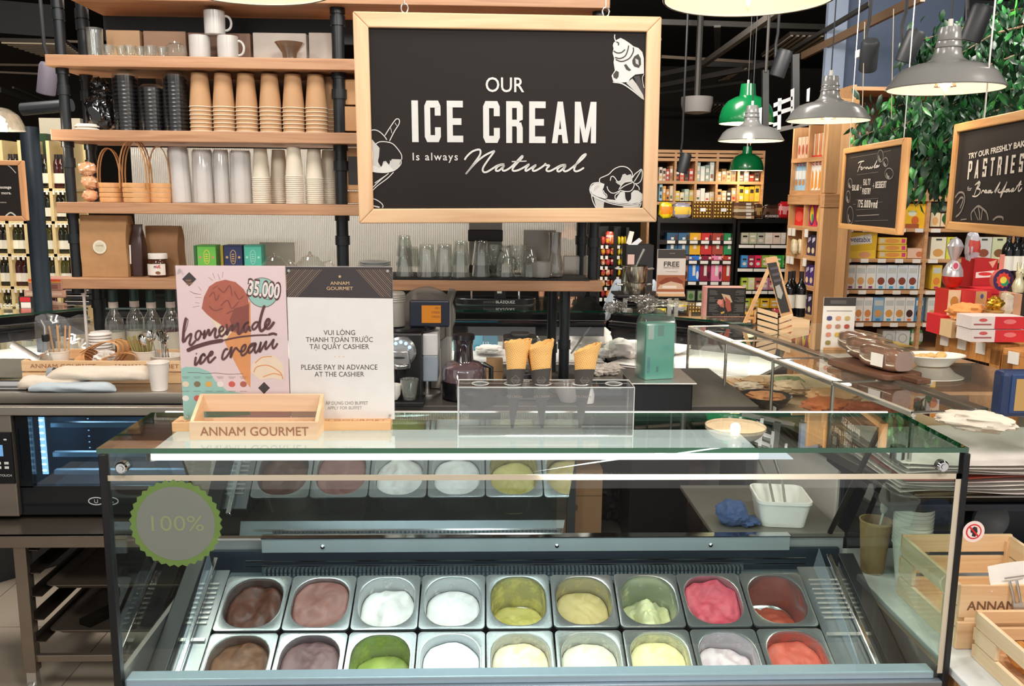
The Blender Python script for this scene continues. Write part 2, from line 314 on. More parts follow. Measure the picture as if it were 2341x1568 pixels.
# sloping deck around the tubs (local frame: x across, y up the slope, z normal)
DECK = Matrix.Translation((0, 2.234, .741)) @ Matrix.Rotation(TILT, 4, 'X')
PW, PL, X0, PITCH = .1695, .180, -.672, .1722
XE = X0 + 9 * PITCH
for x0, x1 in ((XL + .015, X0 - .004), (XE + .004, XR - .015)): MB().box(x0, x1, -.46, .03, -.016, -.010, X=DECK).build('deck_plate', mat('8b9195', .25, .7, .2, 8), case, smooth=0)
for x0, x1 in ((XL + .03, X0 - .02), (XE + .02, XR - .03)):
    d = MB()
    for k in range(9):
        y = -.02 - k * .016; d.box(x0, x1, y - .003, y + .003, -.010, -.006, X=DECK)
    d.box(x0 - .01, x1 + .01, -.206, -.196, -.012, -.004, X=DECK)
    d.build('deck_louver', STEEL, case, smooth=0)
for x in (XL + .012, XR - .058): MB().box(x, x + .045, -.47, .06, -.006, .012, X=DECK).build('deck_rail', BLKM, case, smooth=0, bevel=.003)
for x in (XL + .075, XR - .09): MB().box(x, x + .014, -.47, .06, -.006, .010, X=DECK).build('deck_strip', CHROME, case, smooth=0, bevel=.003)
for s, x in ((-1, X0 - .045), (1, XE + .045)):
    MB().add([(x, -.44, .0, ), (x, .02, .0), (x, .02, .075), (x + s * .004, -.44, .004)], [(0, 1, 2, 3)], X=DECK).build('divider_panel', glass('dfeaf2', .1, .15, .25, 'c9dbe8', name='plexi'), case, smooth=0)
bx('inner_front', mat('5e6a72', .3, .8), XL + .03, XR - .03, YF + .03, YF + .04, .40, .672, case)
bx('well_floor', mat('3c454c', .4, .6), XL + .03, XR - .03, YF + .03, YD0, .36, .37, case)
bx('glow_housing', glow('f2f2ee', 1.5), XL + .10, XR - .45, YF + .022, YF + .20, ZT - .034, ZT - .0125, case, .004)  # white glow added to the housing, standing in for ceiling reflections in the glass
bx('light_diffuser', glow('f2f6ff', .9), XL + .13, XR - .37, YF + .035, YF + .10, ZT - .0365, ZT - .0345, case)
lamp('AREA', ((XL + XR) / 2 - .1, YF + .07, ZT - .045), 4.6, (.92, .97, 1), 1.4, ((XL + XR) / 2, 2.1, .6), .05, name='case_light')
lamp('AREA', ((XL + XR) / 2, YF + .06, .73), 1.0, (.75, .88, 1), 1.6, ((XL + XR) / 2, 2.25, .66), .03, name='case_light')
for x in (XL + .09, XR - .12):
    MB().lathe([(0, .03), (.016, .03), (.016, 0), (0, 0)], 16, X=T(x, YF + .07, ZT - .045)).build('standoff', CHROME, case)
# sloped rear doors (one closed half), handle, black slide rails
def dpt(x, t, off=0):
    return (x, YD0 + (YD1 - YD0) * t + off * .86, ZD0 + (ZD1 - ZD0) * t + off * .5)
xm = .235
MIRR = glass('9aa3a4', .006, .42, .06, 'c8c4b8', name='tinted_acrylic', p=3)
MB().add([dpt(XL + .05, .02), dpt(xm, .02), dpt(xm + .02, .98), dpt(XL + .04, .98)], [(0, 1, 2, 3)]).build('sliding_door', MIRR, case, smooth=0)
MB().tube([dpt(XR - .05, .0, .01), dpt(XR - .03, 1, .01)], .008, 6).build('door_post', mat('2a2522', .3, .6), case)
MB().tube([dpt(XL + .04, .0, .01), dpt(XL + .04, 1, .01)], .008, 6).build('door_post', mat('2a2522', .3, .6), case)
MB().tube([dpt(XL + .03, 1, .012), dpt(XR - .03, 1, .012)], .007, 6).build('door_track', STEEL, case)
# ---------------------------------------------------------------- steel tubs of ice cream
def scaled(o, s, t=None): t = t if t is not None else s; return [(x * s, y * t) for x, y in o]
outl = rrect(PW, PL, .012, 6)
def ell(w, l, r): return rrect(w, l, r, 6)
INW, INL = .143, .158
def make_tub():
    t = thing('ice_cream_tub', '', 'tub')
    m = MB(); A = ell(INW, INL, .060)
    rings(m, [(ell(PW - .004, PL - .004, .012), -.010), (outl, -.004), (scaled(outl, .99), .0), (ell(INW + .010, INL + .010, .064), .0015), (ell(INW + .003, INL + .003, .061), .0005), (A, -.004), (ell(INW * .985, INL * .985, .058), -.05), (ell(INW * .95, INL * .95, .055), -.115), (ell(INW * .8, INL * .8, .045), -.121)], cap1=True)
    m.build('pan', mat('adb3b6', .24, .85, .04, 20), t, smooth=50)
    return t
tub0 = make_tub()
def cream_mat(h, h2=None, rough=.45):
    k = ('c', h, h2, rough)
    if k in _mc: return _mc[k]
    m, N, L, b = _new('ice_cream_' + h); tc = N.new('ShaderNodeTexCoord'); n = N.new('ShaderNodeTexNoise'); n.inputs['Scale'].default_value = 18; n.inputs['Detail'].default_value = 6; n.inputs['Distortion'].default_value = 1.5
    L.new(tc.outputs['Object'], n.inputs[0]); cr = N.new('ShaderNodeValToRGB'); cr.color_ramp.elements[0].position = .38; cr.color_ramp.elements[1].position = .6
    c = rgb(h); cr.color_ramp.elements[1].color = c; cr.color_ramp.elements[0].color = rgb(h2) if h2 else tuple(v * .88 for v in c[:3]) + (1,)
    L.new(n.outputs['Fac'], cr.inputs[0]); L.new(cr.outputs[0], b.inputs['Base Color']); b.inputs['Roughness'].default_value = rough
    b.inputs['Subsurface Weight'].default_value = .15; b.inputs['Subsurface Scale'].default_value = .01
    bp = N.new('ShaderNodeBump'); bp.inputs['Strength'].default_value = .35; bp.inputs['Distance'].default_value = .004; L.new(n.outputs['Fac'], bp.inputs['Height']); L.new(bp.outputs[0], b.inputs['Normal'])
    _mc[k] = m; return m
def smear_mat(h, amt):
    k = ('s', h, amt)
    if k in _mc: return _mc[k]
    m = bpy.data.materials.new('smear_' + h); m.use_nodes = True; N, L = m.node_tree.nodes, m.node_tree.links; b = N['Principled BSDF']; o = N['Material Output']
    b.inputs['Base Color'].default_value = rgb(h); b.inputs['Roughness'].default_value = .3; tr = N.new('ShaderNodeBsdfTransparent')
    tc = N.new('ShaderNodeTexCoord'); n = N.new('ShaderNodeTexNoise'); n.inputs['Scale'].default_value = 26; n.inputs['Detail'].default_value = 5; L.new(tc.outputs['Object'], n.inputs[0])
    cr = N.new('ShaderNodeValToRGB'); cr.color_ramp.elements[0].position = max(0, .72 - amt * .6); cr.color_ramp.elements[1].position = min(1, .95 - amt * .45); cr.color_ramp.elements[0].color = (amt * .55,) * 3 + (1,)
    L.new(n.outputs['Fac'], cr.inputs[0]); mx = N.new('ShaderNodeMixShader'); L.new(cr.outputs[0], mx.inputs[0]); L.new(tr.outputs[0], mx.inputs[1]); L.new(b.outputs[0], mx.inputs[2]); L.new(mx.outputs[0], o.inputs[0])
    _mc[k] = m; return m
def cream(par, h, h2, lvl, slope, rgh, seed, smear, lump=0, part=1.0):
    rnd = random.Random(seed); ox, oy = rnd.random() * 9, rnd.random() * 9
    def hz(x, y, s):
        n = noise.noise(Vector((x * 22 + ox, y * 22 + oy, 0))) * rgh * .014 + noise.noise(Vector((x * 60 + ox, y * 55 + oy, 3))) * rgh * .006
        z = -lvl + slope * y + n
        if lump: z += lump * max(0, 1 - ((x - .006) ** 2 / .0011 + (y + .002) ** 2 / .0042)) ** .6 + (lump * .25 * noise.noise(Vector((x * 70, y * 70, seed)))if lump > .01 else 0)
        return z
    m = MB(); R_ = []; NR = 13
    for k in range(NR + 1):
        s = 1 - (k / NR) ** 1.15 if k < NR else .02
        dep = min(.11, lvl) ; sh = .985 - dep * .3
        o = ell(INW * sh * s, INL * sh * s, .058 * s)
        R_.append([(x, y, hz(x, y, s) - (.004 if k == 0 else 0)) for x, y in o])
    n = len(R_[0]); vs = [p for r in R_ for p in r]
    fs = [(i * n + k, i * n + (k + 1) % n, (i + 1) * n + (k + 1) % n, (i + 1) * n + k) for i in range(NR) for k in range(n)] + [tuple(range(NR * n, NR * n + n))]
    m.add(vs, fs).build('ice_cream', cream_mat(h, h2), par, smooth=80)
    if smear:
        m = MB(); rings(m, [(ell(INW - .002, INL - .002, .059), -.006), (ell(INW * .982, INL * .982, .0575), -.05), (ell(INW * .947, INL * .947, .0545), -.114)]); m.build('wall_smear', smear_mat(h, smear), par, smooth=60)
#  colour, second colour, level, slope toward the customer, roughness, smear, lump, label
TUBS = [[('5e3526', '4a271b', .030, .02, 1.0, .45, 0, 'dark brown chocolate ice cream filling most of the tub'),
  ('94675f', '82534c', .012, .05, .5, .3, 0, 'smooth purplish brown ice cream filled to the rim'),
  ('f1efec', 'dcdcd8', .042, .0, 1.2, .35, .008, 'white ice cream scraped into soft peaks'),
  ('f0f0ee', 'e0e0dd', .046, .0, .4, .3, 0, 'level white ice cream half filling the tub'),
  ('e6dc8c', 'cdc267', .088, -.35, .8, .5, 0, 'last of the lemon yellow ice cream, walls smeared yellow'),
  ('d6c48a', 'c6b376', .052, .0, .5, .4, 0, 'smooth tan yellow ice cream half filling the tub'),
  ('e6e7bd', 'd6d6a0', .088, -.1, 1.4, .3, .055, 'pale green nut ice cream heaped into a tall ridge'),
  ('cf5a6b', 'b84558', .018, .05, 1.6, .3, 0, 'bright raspberry pink sorbet with a scooped swirl'),
  ('cc6450', 'b85240', .094, -.35, 1.0, .30, 0, 'little orange red sorbet left at the bottom')],
 [('7a5238', '5e3b27', .026, .05, .8, .45, 0, 'milk chocolate brown ice cream with frosted edges'),
  ('7a5a5c', '5f4044', .020, .05, .7, .4, 0, 'dull purple berry ice cream with a dark rim'),
  ('a9bc5c', '93a84a', .074, .0, .4, .5, 0, 'bright green ice cream low in a green smeared tub'),
  ('f6f5f6', 'ecebee', .030, .03, .5, .2, 0, 'pure white ice cream filled high'),
  ('f1e6cf', 'ead9a8', .034, .03, .5, .4, 0, 'cream coloured ice cream with a pinkish cast'),
  ('efe8d6', 'e2d9c0', .038, .03, .5, .4, 0, 'ivory ice cream with scraped tub walls'),
  ('f0e6b8', 'e4d79c', .034, .03, .5, .5, 0, 'pale butter yellow ice cream filled high'),
  ('ecd9dc', 'dcc3c8', .056, .0, 1.4, .35, .012, 'pale pink ice cream scooped into flakes'),
  ('dd6b58', 'cc5746', .034, .03, .9, .5, 0, 'orange red strawberry sorbet filling the tub')]]
for r in range(2):
    for c in range(9):
        h, h2, lv, sl, rg, smr, lump, txt = TUBS[r][c]
        P = DECK @ Vector((X0 + (c + .5) * PITCH, -PL / 2 - r * (PL + .006), 0))
        lab = 'steel tub of ' + txt
        o = tub0 if r == c == 0 else dup(tub0, P, lab)
        o.location = P; o['label'] = lab; o.rotation_euler = (TILT + (R(-1.5) if (r, c) == (0, 5) else 0), 0, random.uniform(-.012, .012)); o['group'] = 'ice cream tubs in the display case'
        o['_c'] = 1
        TUBS[r][c] = (o, h, h2, lv, sl, rg, smr, lump, c + 9 * r)
for row in TUBS:
    for o, h, h2, lv, sl, rg, smr, lump, sd in row:
        del o['_c']; cream(o, h, h2, lv, sl, rg, sd, smr, lump)
# round sticker on the front pane and the no-touching sticker on the seal
def sticker():
    c = at(402, 1197, YF + .003); r = .0985
    n = 34; P = [((r if k % 2 else r * .945) * math.cos(math.pi * k / n), (r if k % 2 else r * .945) * math.sin(math.pi * k / n)) for k in range(2 * n)]
    st = MB().poly(P, 0, 0).disc(0, 0, r * .84, d=.0004, m=1, seg=48).text('100%', .004, -.016, .034, .0008, 2, wx=1.15)
    g1 = glass('9fb67a', .3, .02, .66, '83a35a', name='green_film'); g2 = glass('b9bdb9', .4, .02, .62, '9a9f98', name='grey_film'); g3 = mat('8b9670', .6)
    return tag(st.build('sticker', [g1, g2, g3], None, (c.x, c.y, c.z), smooth=0), 'round green scalloped sticker reading 100% on the case front', 'sticker')
sticker()
c = at(2226, 1215, YF - .006); s = MB().disc(0, 0, .0245, m=0, seg=28).disc(0, 0, .0175, d=.0004, m=1, seg=28).disc(0, 0, .0145, d=.0008, m=0, seg=28)
s.poly([(-.004, -.010), (.004, -.012), (.008, .000), (.006, .010), (-.001, .012), (-.008, .004), (-.007, -.002), (-.003, -.003)], .0012, 2).poly([(-.0115, .0095), (-.009, .012), (.0115, -.009), (.009, -.0115)], .0016, 1)
tag(s.build('warning_sticker', [mat('f0d9d4', .5), mat('d8262c', .5), mat('2a2526', .6)], None, c, smooth=0), 'round white and red no touching sticker beside the case corner', 'sticker')
# ---------------------------------------------------------------- planes traced from the photo: local x,z on a plane
def plane_of(px, py, Y, rz=0, ry=0):
    p = at(px, py, Y); M = Matrix.Translation(p) @ Euler((0, ry, rz)).to_matrix().to_4x4(); Mi = M.inverted(); n = M.to_3x3() @ Vector((0, 1, 0))
    def f(x, y):
        d = ray(x, y); t = (p - EYE).dot(n) / d.dot(n); q = Mi @ (EYE + d * t); return (q.x, q.z)
    return p, (0, ry, rz), f
def crop(f, x0, y0, x1, W):       # zoomed-crop coordinates to plane coordinates
    k = (x1 - x0) / W
    return lambda pts: [f(x0 + a * k, y0 + b * k) for a, b in pts]
def framed(name, label, cat, loc, rot, x0, x1, z0, z1, fw, mats, dep=.03, board='242020'):
    t = thing(name, label, cat, loc, rot=rot)
    for nm, P, mt in (('frame_rail', [(x0, z1), (x1, z1), (x1 - fw, z1 - fw), (x0 + fw, z1 - fw)], mats[0]), ('frame_rail', [(x0, z0), (x0 + fw, z0 + fw), (x1 - fw, z0 + fw), (x1, z0)], mats[0]),
                  ('frame_stile', [(x0, z0), (x0, z1), (x0 + fw, z1 - fw), (x0 + fw, z0 + fw)], mats[1]), ('frame_stile', [(x1, z0), (x1 - fw, z0 + fw), (x1 - fw, z1 - fw), (x1, z1)], mats[1])):
        MB().prism(P, -dep / 2, dep / 2).build(nm, mt, t, smooth=0, bevel=.004)
    bx('board', mat(board, .6, 0, .08, 200, spec=.15), x0 + fw - .003, x1 - fw + .003, -.004, .004, z0 + fw - .003, z1 - fw + .003, t)
    return t
# main sign
p, rot, f = plane_of(1158, 272, 2.9, .060, -.0115)
(x0, z1), (x1, _), (_, z0) = f(807, 28), f(1510, 40), f(1158, 509)
sg = framed('ice_cream_sign', 'large hanging chalkboard sign reading Our Ice Cream is always Natural', 'sign', p, rot, x0, x1, z0, z1, .047, (SIGNW, SIGNWZ), .035)
WCH = mat('c8c8c6', .6); m = MB(); D = .006
def tx(m, f, t, xc, yc, hpx, wpx_, d, mi=0, bold=0.0, **k):
    a, b = f(xc - wpx_ / 2, yc + hpx / 2), f(xc + wpx_ / 2, yc - hpx / 2); m.text(t, (a[0] + b[0]) / 2, (f(xc, yc + hpx / 2))[1], abs(f(xc, yc - hpx / 2)[1] - f(xc, yc + hpx / 2)[1]), d, mi, width=abs(b[0] - a[0]), bold=bold, **k)
def bk(m, f, t, xc, yc, hpx, wpx_, d, mi=0, gap=.24):
    c = f(xc, yc); m.block(t, c[0], c[1], abs(f(xc, yc - hpx / 2)[1] - f(xc, yc + hpx / 2)[1]), abs(f(xc + wpx_ / 2, yc)[0] - f(xc - wpx_ / 2, yc)[0]), d, mi, gap=gap)
tx(m, f, 'OUR', 1154, 194, 33, 88, D, bold=.008)
bk(m, f, 'ICE', 1000, 278, 95, 117, D); bk(m, f, 'CREAM', 1234, 280, 95, 258, D)
tx(m, f, 'Is always', 995, 358, 17, 103, D, bold=.008, space=1.2)
n = crop(f, 1040, 330, 1360, 2341)
w = .0060
for s in ([(160, 262), (200, 200), (290, 120), (390, 88), (425, 110), (415, 180), (340, 290), (250, 410), (178, 500)],
          [(178, 500), (260, 400), (370, 285), (500, 185), (640, 118), (645, 135), (560, 250), (480, 370), (462, 430), (485, 465), (540, 458), (620, 410), (700, 360), (780, 335), (825, 338)],
          [(825, 338), (740, 355), (690, 400), (685, 440), (730, 440), (790, 390), (820, 355), (795, 400), (800, 438), (850, 435), (930, 385), (1010, 310), (1080, 235), (1130, 185)],
          [(1130, 185), (1120, 225), (1050, 300), (980, 380), (960, 425), (985, 445), (1060, 430), (1160, 380), (1235, 335), (1190, 395), (1175, 435), (1200, 440), (1280, 390), (1350, 348), (1305, 400), (1300, 440), (1345, 440), (1420, 400), (1490, 350), (1510, 325), (1520, 350), (1575, 355), (1535, 400), (1530, 440), (1580, 448), (1660, 410), (1740, 365), (1800, 345), (1855, 345)],
          [(1855, 345), (1770, 365), (1715, 410), (1712, 448), (1750, 450), (1810, 400), (1845, 365), (1815, 415), (1825, 450), (1880, 440), (1960, 385), (2040, 320), (2130, 240), (2180, 180), (2175, 165), (2120, 200), (2050, 290), (2000, 380), (1990, 430), (2020, 452), (2080, 435), (2155, 390)],
          [(948, 290), (1195, 280)]): m.stroke(n(s), w, D, smooth=len(s) > 2)
# chalk drawings: cone, cup, bowl
G = mat('b5b3b0', .7); BK = mat('332f2f', .6)
q = crop(f, 1380, 70, 1480, 871)
BODY = [(190, 250), (250, 190), (330, 150), (410, 190), (500, 250), (590, 320), (680, 350), (760, 430), (790, 550), (795, 860), (620, 880), (520, 960), (480, 1030), (300, 1040), (180, 1010), (150, 900), (215, 800), (190, 640), (200, 560), (170, 450), (190, 370), (175, 300)]
m.poly(q(BODY), D, 0)
for s in ([(190, 410), (260, 450), (350, 440), (420, 380)], [(215, 540), (320, 560), (420, 510), (470, 400), (490, 300)], [(230, 580), (350, 620), (500, 560), (580, 430), (580, 340)], [(250, 230), (290, 260), (280, 300)]): m.stroke(q(s), .004, D + .0005, 2)
for P in ([(560, 600), (600, 520), (680, 470), (730, 560), (735, 680), (690, 750), (600, 720), (565, 660)], [(180, 880), (240, 800), (295, 830), (290, 920), (250, 970), (190, 940)], [(395, 690), (440, 670), (490, 740), (540, 790), (500, 810), (440, 780)], [(590, 920), (700, 900), (740, 1010), (795, 1180), (790, 1290), (700, 1180)]): m.poly(q(P), D + .0005, 2)
for P in ([(620, 560), (680, 590), (690, 690), (630, 660)], [(440, 1050), (560, 960), (640, 1060), (720, 1190), (780, 1290), (795, 1390)]): m.poly(q(P), D + .001, 1)
m.stroke(q([(215, 80), (210, 150), (240, 240)]), .0035, D); m.stroke(q([(175, 1030), (360, 1060), (560, 1190), (780, 1370)]), .004, D); m.stroke(q([(795, 870), (760, 960), (795, 1150)]), .002, D + .001)
q = crop(f, 840, 260, 940, 713)
m.poly(q([(30, 470), (80, 420), (120, 470), (200, 560), (190, 700), (170, 780), (230, 880), (260, 780), (300, 770), (350, 830), (400, 740), (545, 745), (520, 850), (440, 935), (300, 955), (120, 945), (32, 925)]), D, 1)
m.poly(q([(35, 820), (140, 860), (200, 890), (300, 790), (380, 870), (440, 930), (300, 960), (100, 950), (32, 930)]), D + .0004, 0)
for s in ([(28, 285), (110, 265), (190, 290), (270, 360), (320, 430)], [(130, 500), (200, 460), (310, 460), (410, 490), (490, 570), (555, 670), (560, 750)], [(30, 520), (75, 600), (85, 700), (75, 780)], [(285, 360), (360, 240), (450, 110), (490, 85), (520, 105), (515, 170), (440, 290), (360, 450)], [(450, 150), (480, 200)], [(380, 235), (400, 320)],
          [(545, 745), (545, 820), (460, 910), (330, 955), (170, 955), (35, 930)], [(430, 950), (330, 1050), (170, 1170), (80, 1260), (40, 1320)], [(350, 970), (250, 1050), (130, 1160), (45, 1250)], [(40, 1375), (130, 1395), (220, 1450), (255, 1500), (245, 1535)], [(370, 760), (380, 850)], [(170, 760), (160, 880), (210, 890)]): m.stroke(q(s), .0028, D + .0008)
m.stroke(q([(120, 1130), (300, 1010)]), .006, D, 1); m.stroke(q([(50, 1490), (200, 1525)]), .008, D, 1)
q = crop(f, 1340, 370, 1480, 1909)
m.poly(q([(110, 880), (150, 760), (260, 660), (420, 640), (560, 690), (540, 780), (500, 880), (530, 980), (600, 1050), (620, 1130), (560, 1150), (330, 1080), (170, 990)]), D, 0)
m.poly(q([(560, 1150), (900, 1190), (960, 1080), (1060, 930), (1180, 920), (1200, 1150), (1290, 1250), (1400, 1150), (1400, 960), (1480, 880), (1600, 890), (1740, 1000), (1740, 1150), (1640, 1260), (1400, 1310), (1000, 1280), (700, 1220)]), D, 0)
m.poly(q([(1120, 400), (1200, 370), (1260, 420), (1380, 380), (1430, 500), (1420, 620), (1200, 650), (1060, 740), (960, 680), (900, 620), (1000, 610), (1080, 560)]), D, 1)
m.poly(q([(220, 1080), (580, 1200), (540, 1300), (530, 1470), (310, 1470)]), D, 1); m.poly(q([(1120, 1390), (1660, 1340), (1580, 1470), (1200, 1470)]), D, 1)
m.poly(q([(250, 760), (380, 720), (420, 760), (300, 850), (230, 920)]), D + .0005, 1)
for s in ([(430, 680), (400, 590), (430, 510), (560, 450), (700, 380), (840, 240), (1000, 160), (1140, 145), (1280, 190), (1390, 300), (1430, 400), (1410, 500)], [(740, 590), (760, 480), (820, 450), (890, 510), (960, 610), (1060, 590), (1100, 480)], [(635, 760), (670, 870), (760, 960), (880, 970), (1030, 900)], [(520, 880), (560, 970), (630, 1030), (630, 1130)], [(900, 1170), (890, 1050), (1000, 960), (1040, 880)],
          [(1000, 870), (1100, 710), (1230, 610), (1400, 600), (1480, 680), (1460, 800), (1380, 900), (1240, 925), (1030, 880)], [(1040, 850), (1200, 740), (1440, 640)], [(1430, 500), (1500, 390), (1610, 300), (1710, 235), (1735, 400), (1690, 590), (1580, 680), (1500, 670)], [(1480, 620), (1600, 430), (1700, 260)], [(1520, 700), (1620, 780), (1640, 880)],
          [(430, 640), (200, 670), (110, 800), (110, 920), (160, 1010), (330, 1110), (600, 1210), (1000, 1300), (1400, 1330), (1640, 1270), (1750, 1160)], [(150, 1040), (400, 1170), (800, 1310), (1200, 1370), (1500, 1360), (1680, 1290)], [(150, 1010), (180, 1180), (250, 1350), (320, 1470)], [(1700, 1260), (1680, 1350), (1600, 1470)], [(1180, 940), (1200, 1150), (1290, 1250), (1390, 1180), (1400, 960)]): m.stroke(q(s), .0030, D + .001)
m.build('chalk_lettering', [WCH, G, BK], sg, smooth=0)
for a, b in ((925, 18), (1385, 26)):
    (hx, _), (_, hz) = f(a, b), f(a, b)
    h = MB(); ring = [(hx + .011 * math.cos(R(k * 30)), 0, z1 + .014 + .014 * math.sin(R(k * 30))) for k in range(13)]; h.tube(ring, .0022, 6, caps=False)
    h.tube([(hx, 0, z1 + .025), (hx, 0, 3.9 - p.z)], .0016, 5); h.build('hanging_wire', STEEL, sg)
# ---------------------------------------------------------------- two poster holders on a wooden foot
p, rot, f = plane_of(650, 780, 1.965, .012, -.002)
ps = thing('poster_stand', 'acrylic stand with pink homemade ice cream poster beside white payment notice', 'sign stand', p, rot=rot)
zb = ZT - p.z; (xa, zt), (xb, _) = f(401, 607), f(897, 613); xm_ = f(653, 611)[0]
FO = wood('e0b383', 'cf9c68', 'x', .5, .7)
(ba, _), (bb, _) = f(402, 960), f(895, 960)
bx('wooden_foot', FO, ba, bb, -.030, .03, zb + .0005, zb + .022, ps, .002)
for xx, al in ((ba + .01, 'LEFT'), (bb - .01, 'RIGHT')): MB().text('ANNAM GOURMET', xx, -.006, .012, 0, width=.22, align=al).build('foot_lettering', mat('b07a55', .6), ps, (0, -.017, zb + .0225), (R(-90), 0, 0), smooth=0)
zlo = zb + .020
PINK = mat('ecd3d6', .45, 0, .02); TEAL = mat('9ccbc1', .45); DBR = mat('5b2b2c', .55)
pm = [PINK, TEAL, DBR, mat('b5604a', .6, 0, .18, 60), mat('e59a5c', .5, 0, .12, 40), mat('8d4438', .6, 0, .2, 70), mat('f2dcc4', .5), mat('33272a', .5), mat('f4ebe6', .5), mat('c98a52', .5), mat('e5b04e', .5), mat('847150', .5), mat('d8574f', .5), mat('e6d3d5', .45)]
g = MB().box(xa, xm_ - .001, -.001, .001, zlo, zt)
q = crop(f, 400, 600, 900, 1912); d = .0015
g.poly([f(410, 845), f(425, 838), f(455, 840), f(480, 850), f(492, 870), f(520, 893), f(560, 900), f(573, 948), (xa + .0005, zlo), (xa + .0005, f(410, 845)[1])], d, 1)
g.poly(q([(662, 640), (968, 640), (972, 1130), (662, 1130)]), d, 13)
g.poly(q([(310, 440), (660, 340), (665, 640), (660, 1095), (600, 1010), (540, 900), (440, 700)]), d + .0004, 4)      # waffle cone
g.poly(q([(300, 460), (420, 520), (540, 560), (470, 640), (440, 690), (380, 600)]), d + .0006, 6)
g.poly(q([(235, 400), (255, 300), (300, 210), (360, 170), (440, 150), (530, 170), (600, 230), (640, 300), (650, 420), (640, 560), (560, 620), (480, 600), (400, 540), (340, 500), (280, 450)]), d + .0010, 3)
for s in ([(300, 300), (340, 260), (360, 330), (390, 280)], [(380, 220), (430, 260), (480, 200), (500, 290)], [(400, 380), (460, 330), (500, 400), (560, 340)], [(520, 250), (560, 320), (600, 290)], [(300, 380), (350, 420), (420, 400)], [(330, 230), (380, 200)], [(450, 450), (520, 420), (580, 470)]): g.stroke(q(s), .003, d + .0014, 5)
g.poly(q([(520, 400), (600, 380), (650, 360), (650, 570), (590, 620), (510, 590), (480, 500)]), d + .0013, 5)
for a, b in ((330, 90), (375, 100), (420, 80)): g.stroke(q([(a, b), (a + (20 if a < 400 else -4), b + 50)]), .0011, d, 2, smooth=False)
for a in ([(293, 128), (332, 158)], [(130, 250), (175, 272), (230, 278)], [(178, 303), (234, 308)], [(178, 350), (214, 356)], [(155, 392), (215, 378)], [(205, 210), (232, 245)]): g.stroke(q(a), .0011, d, 2, smooth=False)
g.disc(*q([(768, 262)])[0], .0335, d=d + .0016, m=2, seg=36).disc(*q([(768, 262)])[0], .0323, d=d + .0020, m=1, seg=36)
tx(g, f, '35.000', 602, 661, 36, 76, d + .0022, 2, bold=.07, rot=-.13); tx(g, f, '35.000', 602, 661, 32, 71, d + .0026, 8, bold=.025, rot=-.13)
g.stroke(q([(675, 290), (700, 280), (720, 296), (760, 292), (800, 320), (850, 322)]), .0011, d + .0024, 2)
h = crop(f, 400, 690, 650, 2341)
for s, w_ in (([(260, 345), (235, 380), (200, 560), (185, 720), (180, 830), (205, 860)], .0062), ([(280, 350), (285, 420), (250, 560), (215, 650)], .0012), ([(205, 860), (260, 760), (330, 690), (355, 690), (340, 780), (315, 880), (345, 925), (400, 880), (450, 820)], .0048), ([(520, 605), (460, 660), (445, 760), (485, 815), (540, 740), (560, 650), (520, 605)], .0042), ([(560, 640), (575, 680), (620, 690), (640, 610), (630, 700), (625, 780), (680, 680), (725, 590), (735, 640), (745, 715), (810, 620), (855, 565), (880, 590), (860, 690), (870, 760), (910, 755), (950, 710)], .0048),
              ([(950, 650), (1030, 600), (1040, 540), (1000, 525), (955, 600), (960, 690), (1000, 735), (1060, 690), (1110, 620)], .0046), ([(1110, 470), (1120, 570), (1115, 700), (1180, 560), (1240, 490), (1230, 610), (1300, 520), (1350, 450), (1360, 560), (1350, 660), (1390, 680), (1440, 600), (1500, 480), (1590, 430), (1500, 480), (1480, 590), (1520, 640), (1590, 520), (1600, 600), (1640, 610)], .0050),
              ([(1790, 430), (1720, 440), (1660, 520), (1680, 590), (1750, 540), (1830, 380)], .0046), ([(1925, 70), (1880, 190), (1830, 380), (1815, 530), (1845, 620), (1900, 590), (1940, 540), (2010, 470), (2030, 390), (1990, 370), (1940, 460), (1945, 550), (2010, 570), (2070, 510), (2130, 420)], .0060),
              ([(260, 1045), (450, 960), (750, 870), (1040, 820)], .0088), ([(1040, 820), (1350, 755), (1700, 715), (2000, 705)], .0036), ([(2000, 705), (2100, 675), (2190, 700)], .0055),
              ([(455, 1100), (475, 1110)], .0060), ([(455, 1170), (435, 1290), (445, 1350), (520, 1260), (560, 1170), (620, 1110), (645, 1150), (600, 1120), (560, 1200), (545, 1320), (620, 1270), (690, 1180), (790, 1130), (810, 1070), (770, 1070), (720, 1170), (720, 1270), (760, 1290), (830, 1220), (880, 1170)], .0048),
              ([(1130, 1030), (1105, 1000), (1050, 1060), (1015, 1180), (1040, 1230), (1110, 1170), (1180, 1060), (1215, 960), (1205, 1080), (1195, 1190), (1250, 1060), (1310, 980), (1350, 1020), (1400, 1060), (1480, 1040), (1520, 950), (1500, 915), (1440, 970), (1420, 1080), (1450, 1145), (1540, 1080), (1600, 970), (1740, 890), (1640, 900), (1580, 1000), (1590, 1090), (1660, 1040), (1740, 890), (1710, 1000), (1730, 1090), (1800, 1000), (1850, 850), (1820, 980), (1820, 1070), (1900, 940), (1960, 840), (1940, 960), (1955, 1010), (2050, 900), (2120, 800), (2090, 920), (2110, 995), (2160, 950), (2200, 880)], .0046)):
    g.stroke(h(s), w_, d + .0030, 2)
for cx, cy, s in ((126, 145, 62), (780, 1095, 52)): g.poly(q([(cx - s, cy), (cx, cy - s), (cx + s, cy), (cx, cy + s)]), d + .0008, 7)
tx(g, f, 'ANNAM\nGOURMET', 433, 641, 5, 16, d + .0012, 9)
g.poly(q([(660, 950), (680, 880), (760, 820), (860, 810), (940, 880), (955, 960), (945, 1030), (850, 1010), (740, 1025)]), d + .0008, 6)
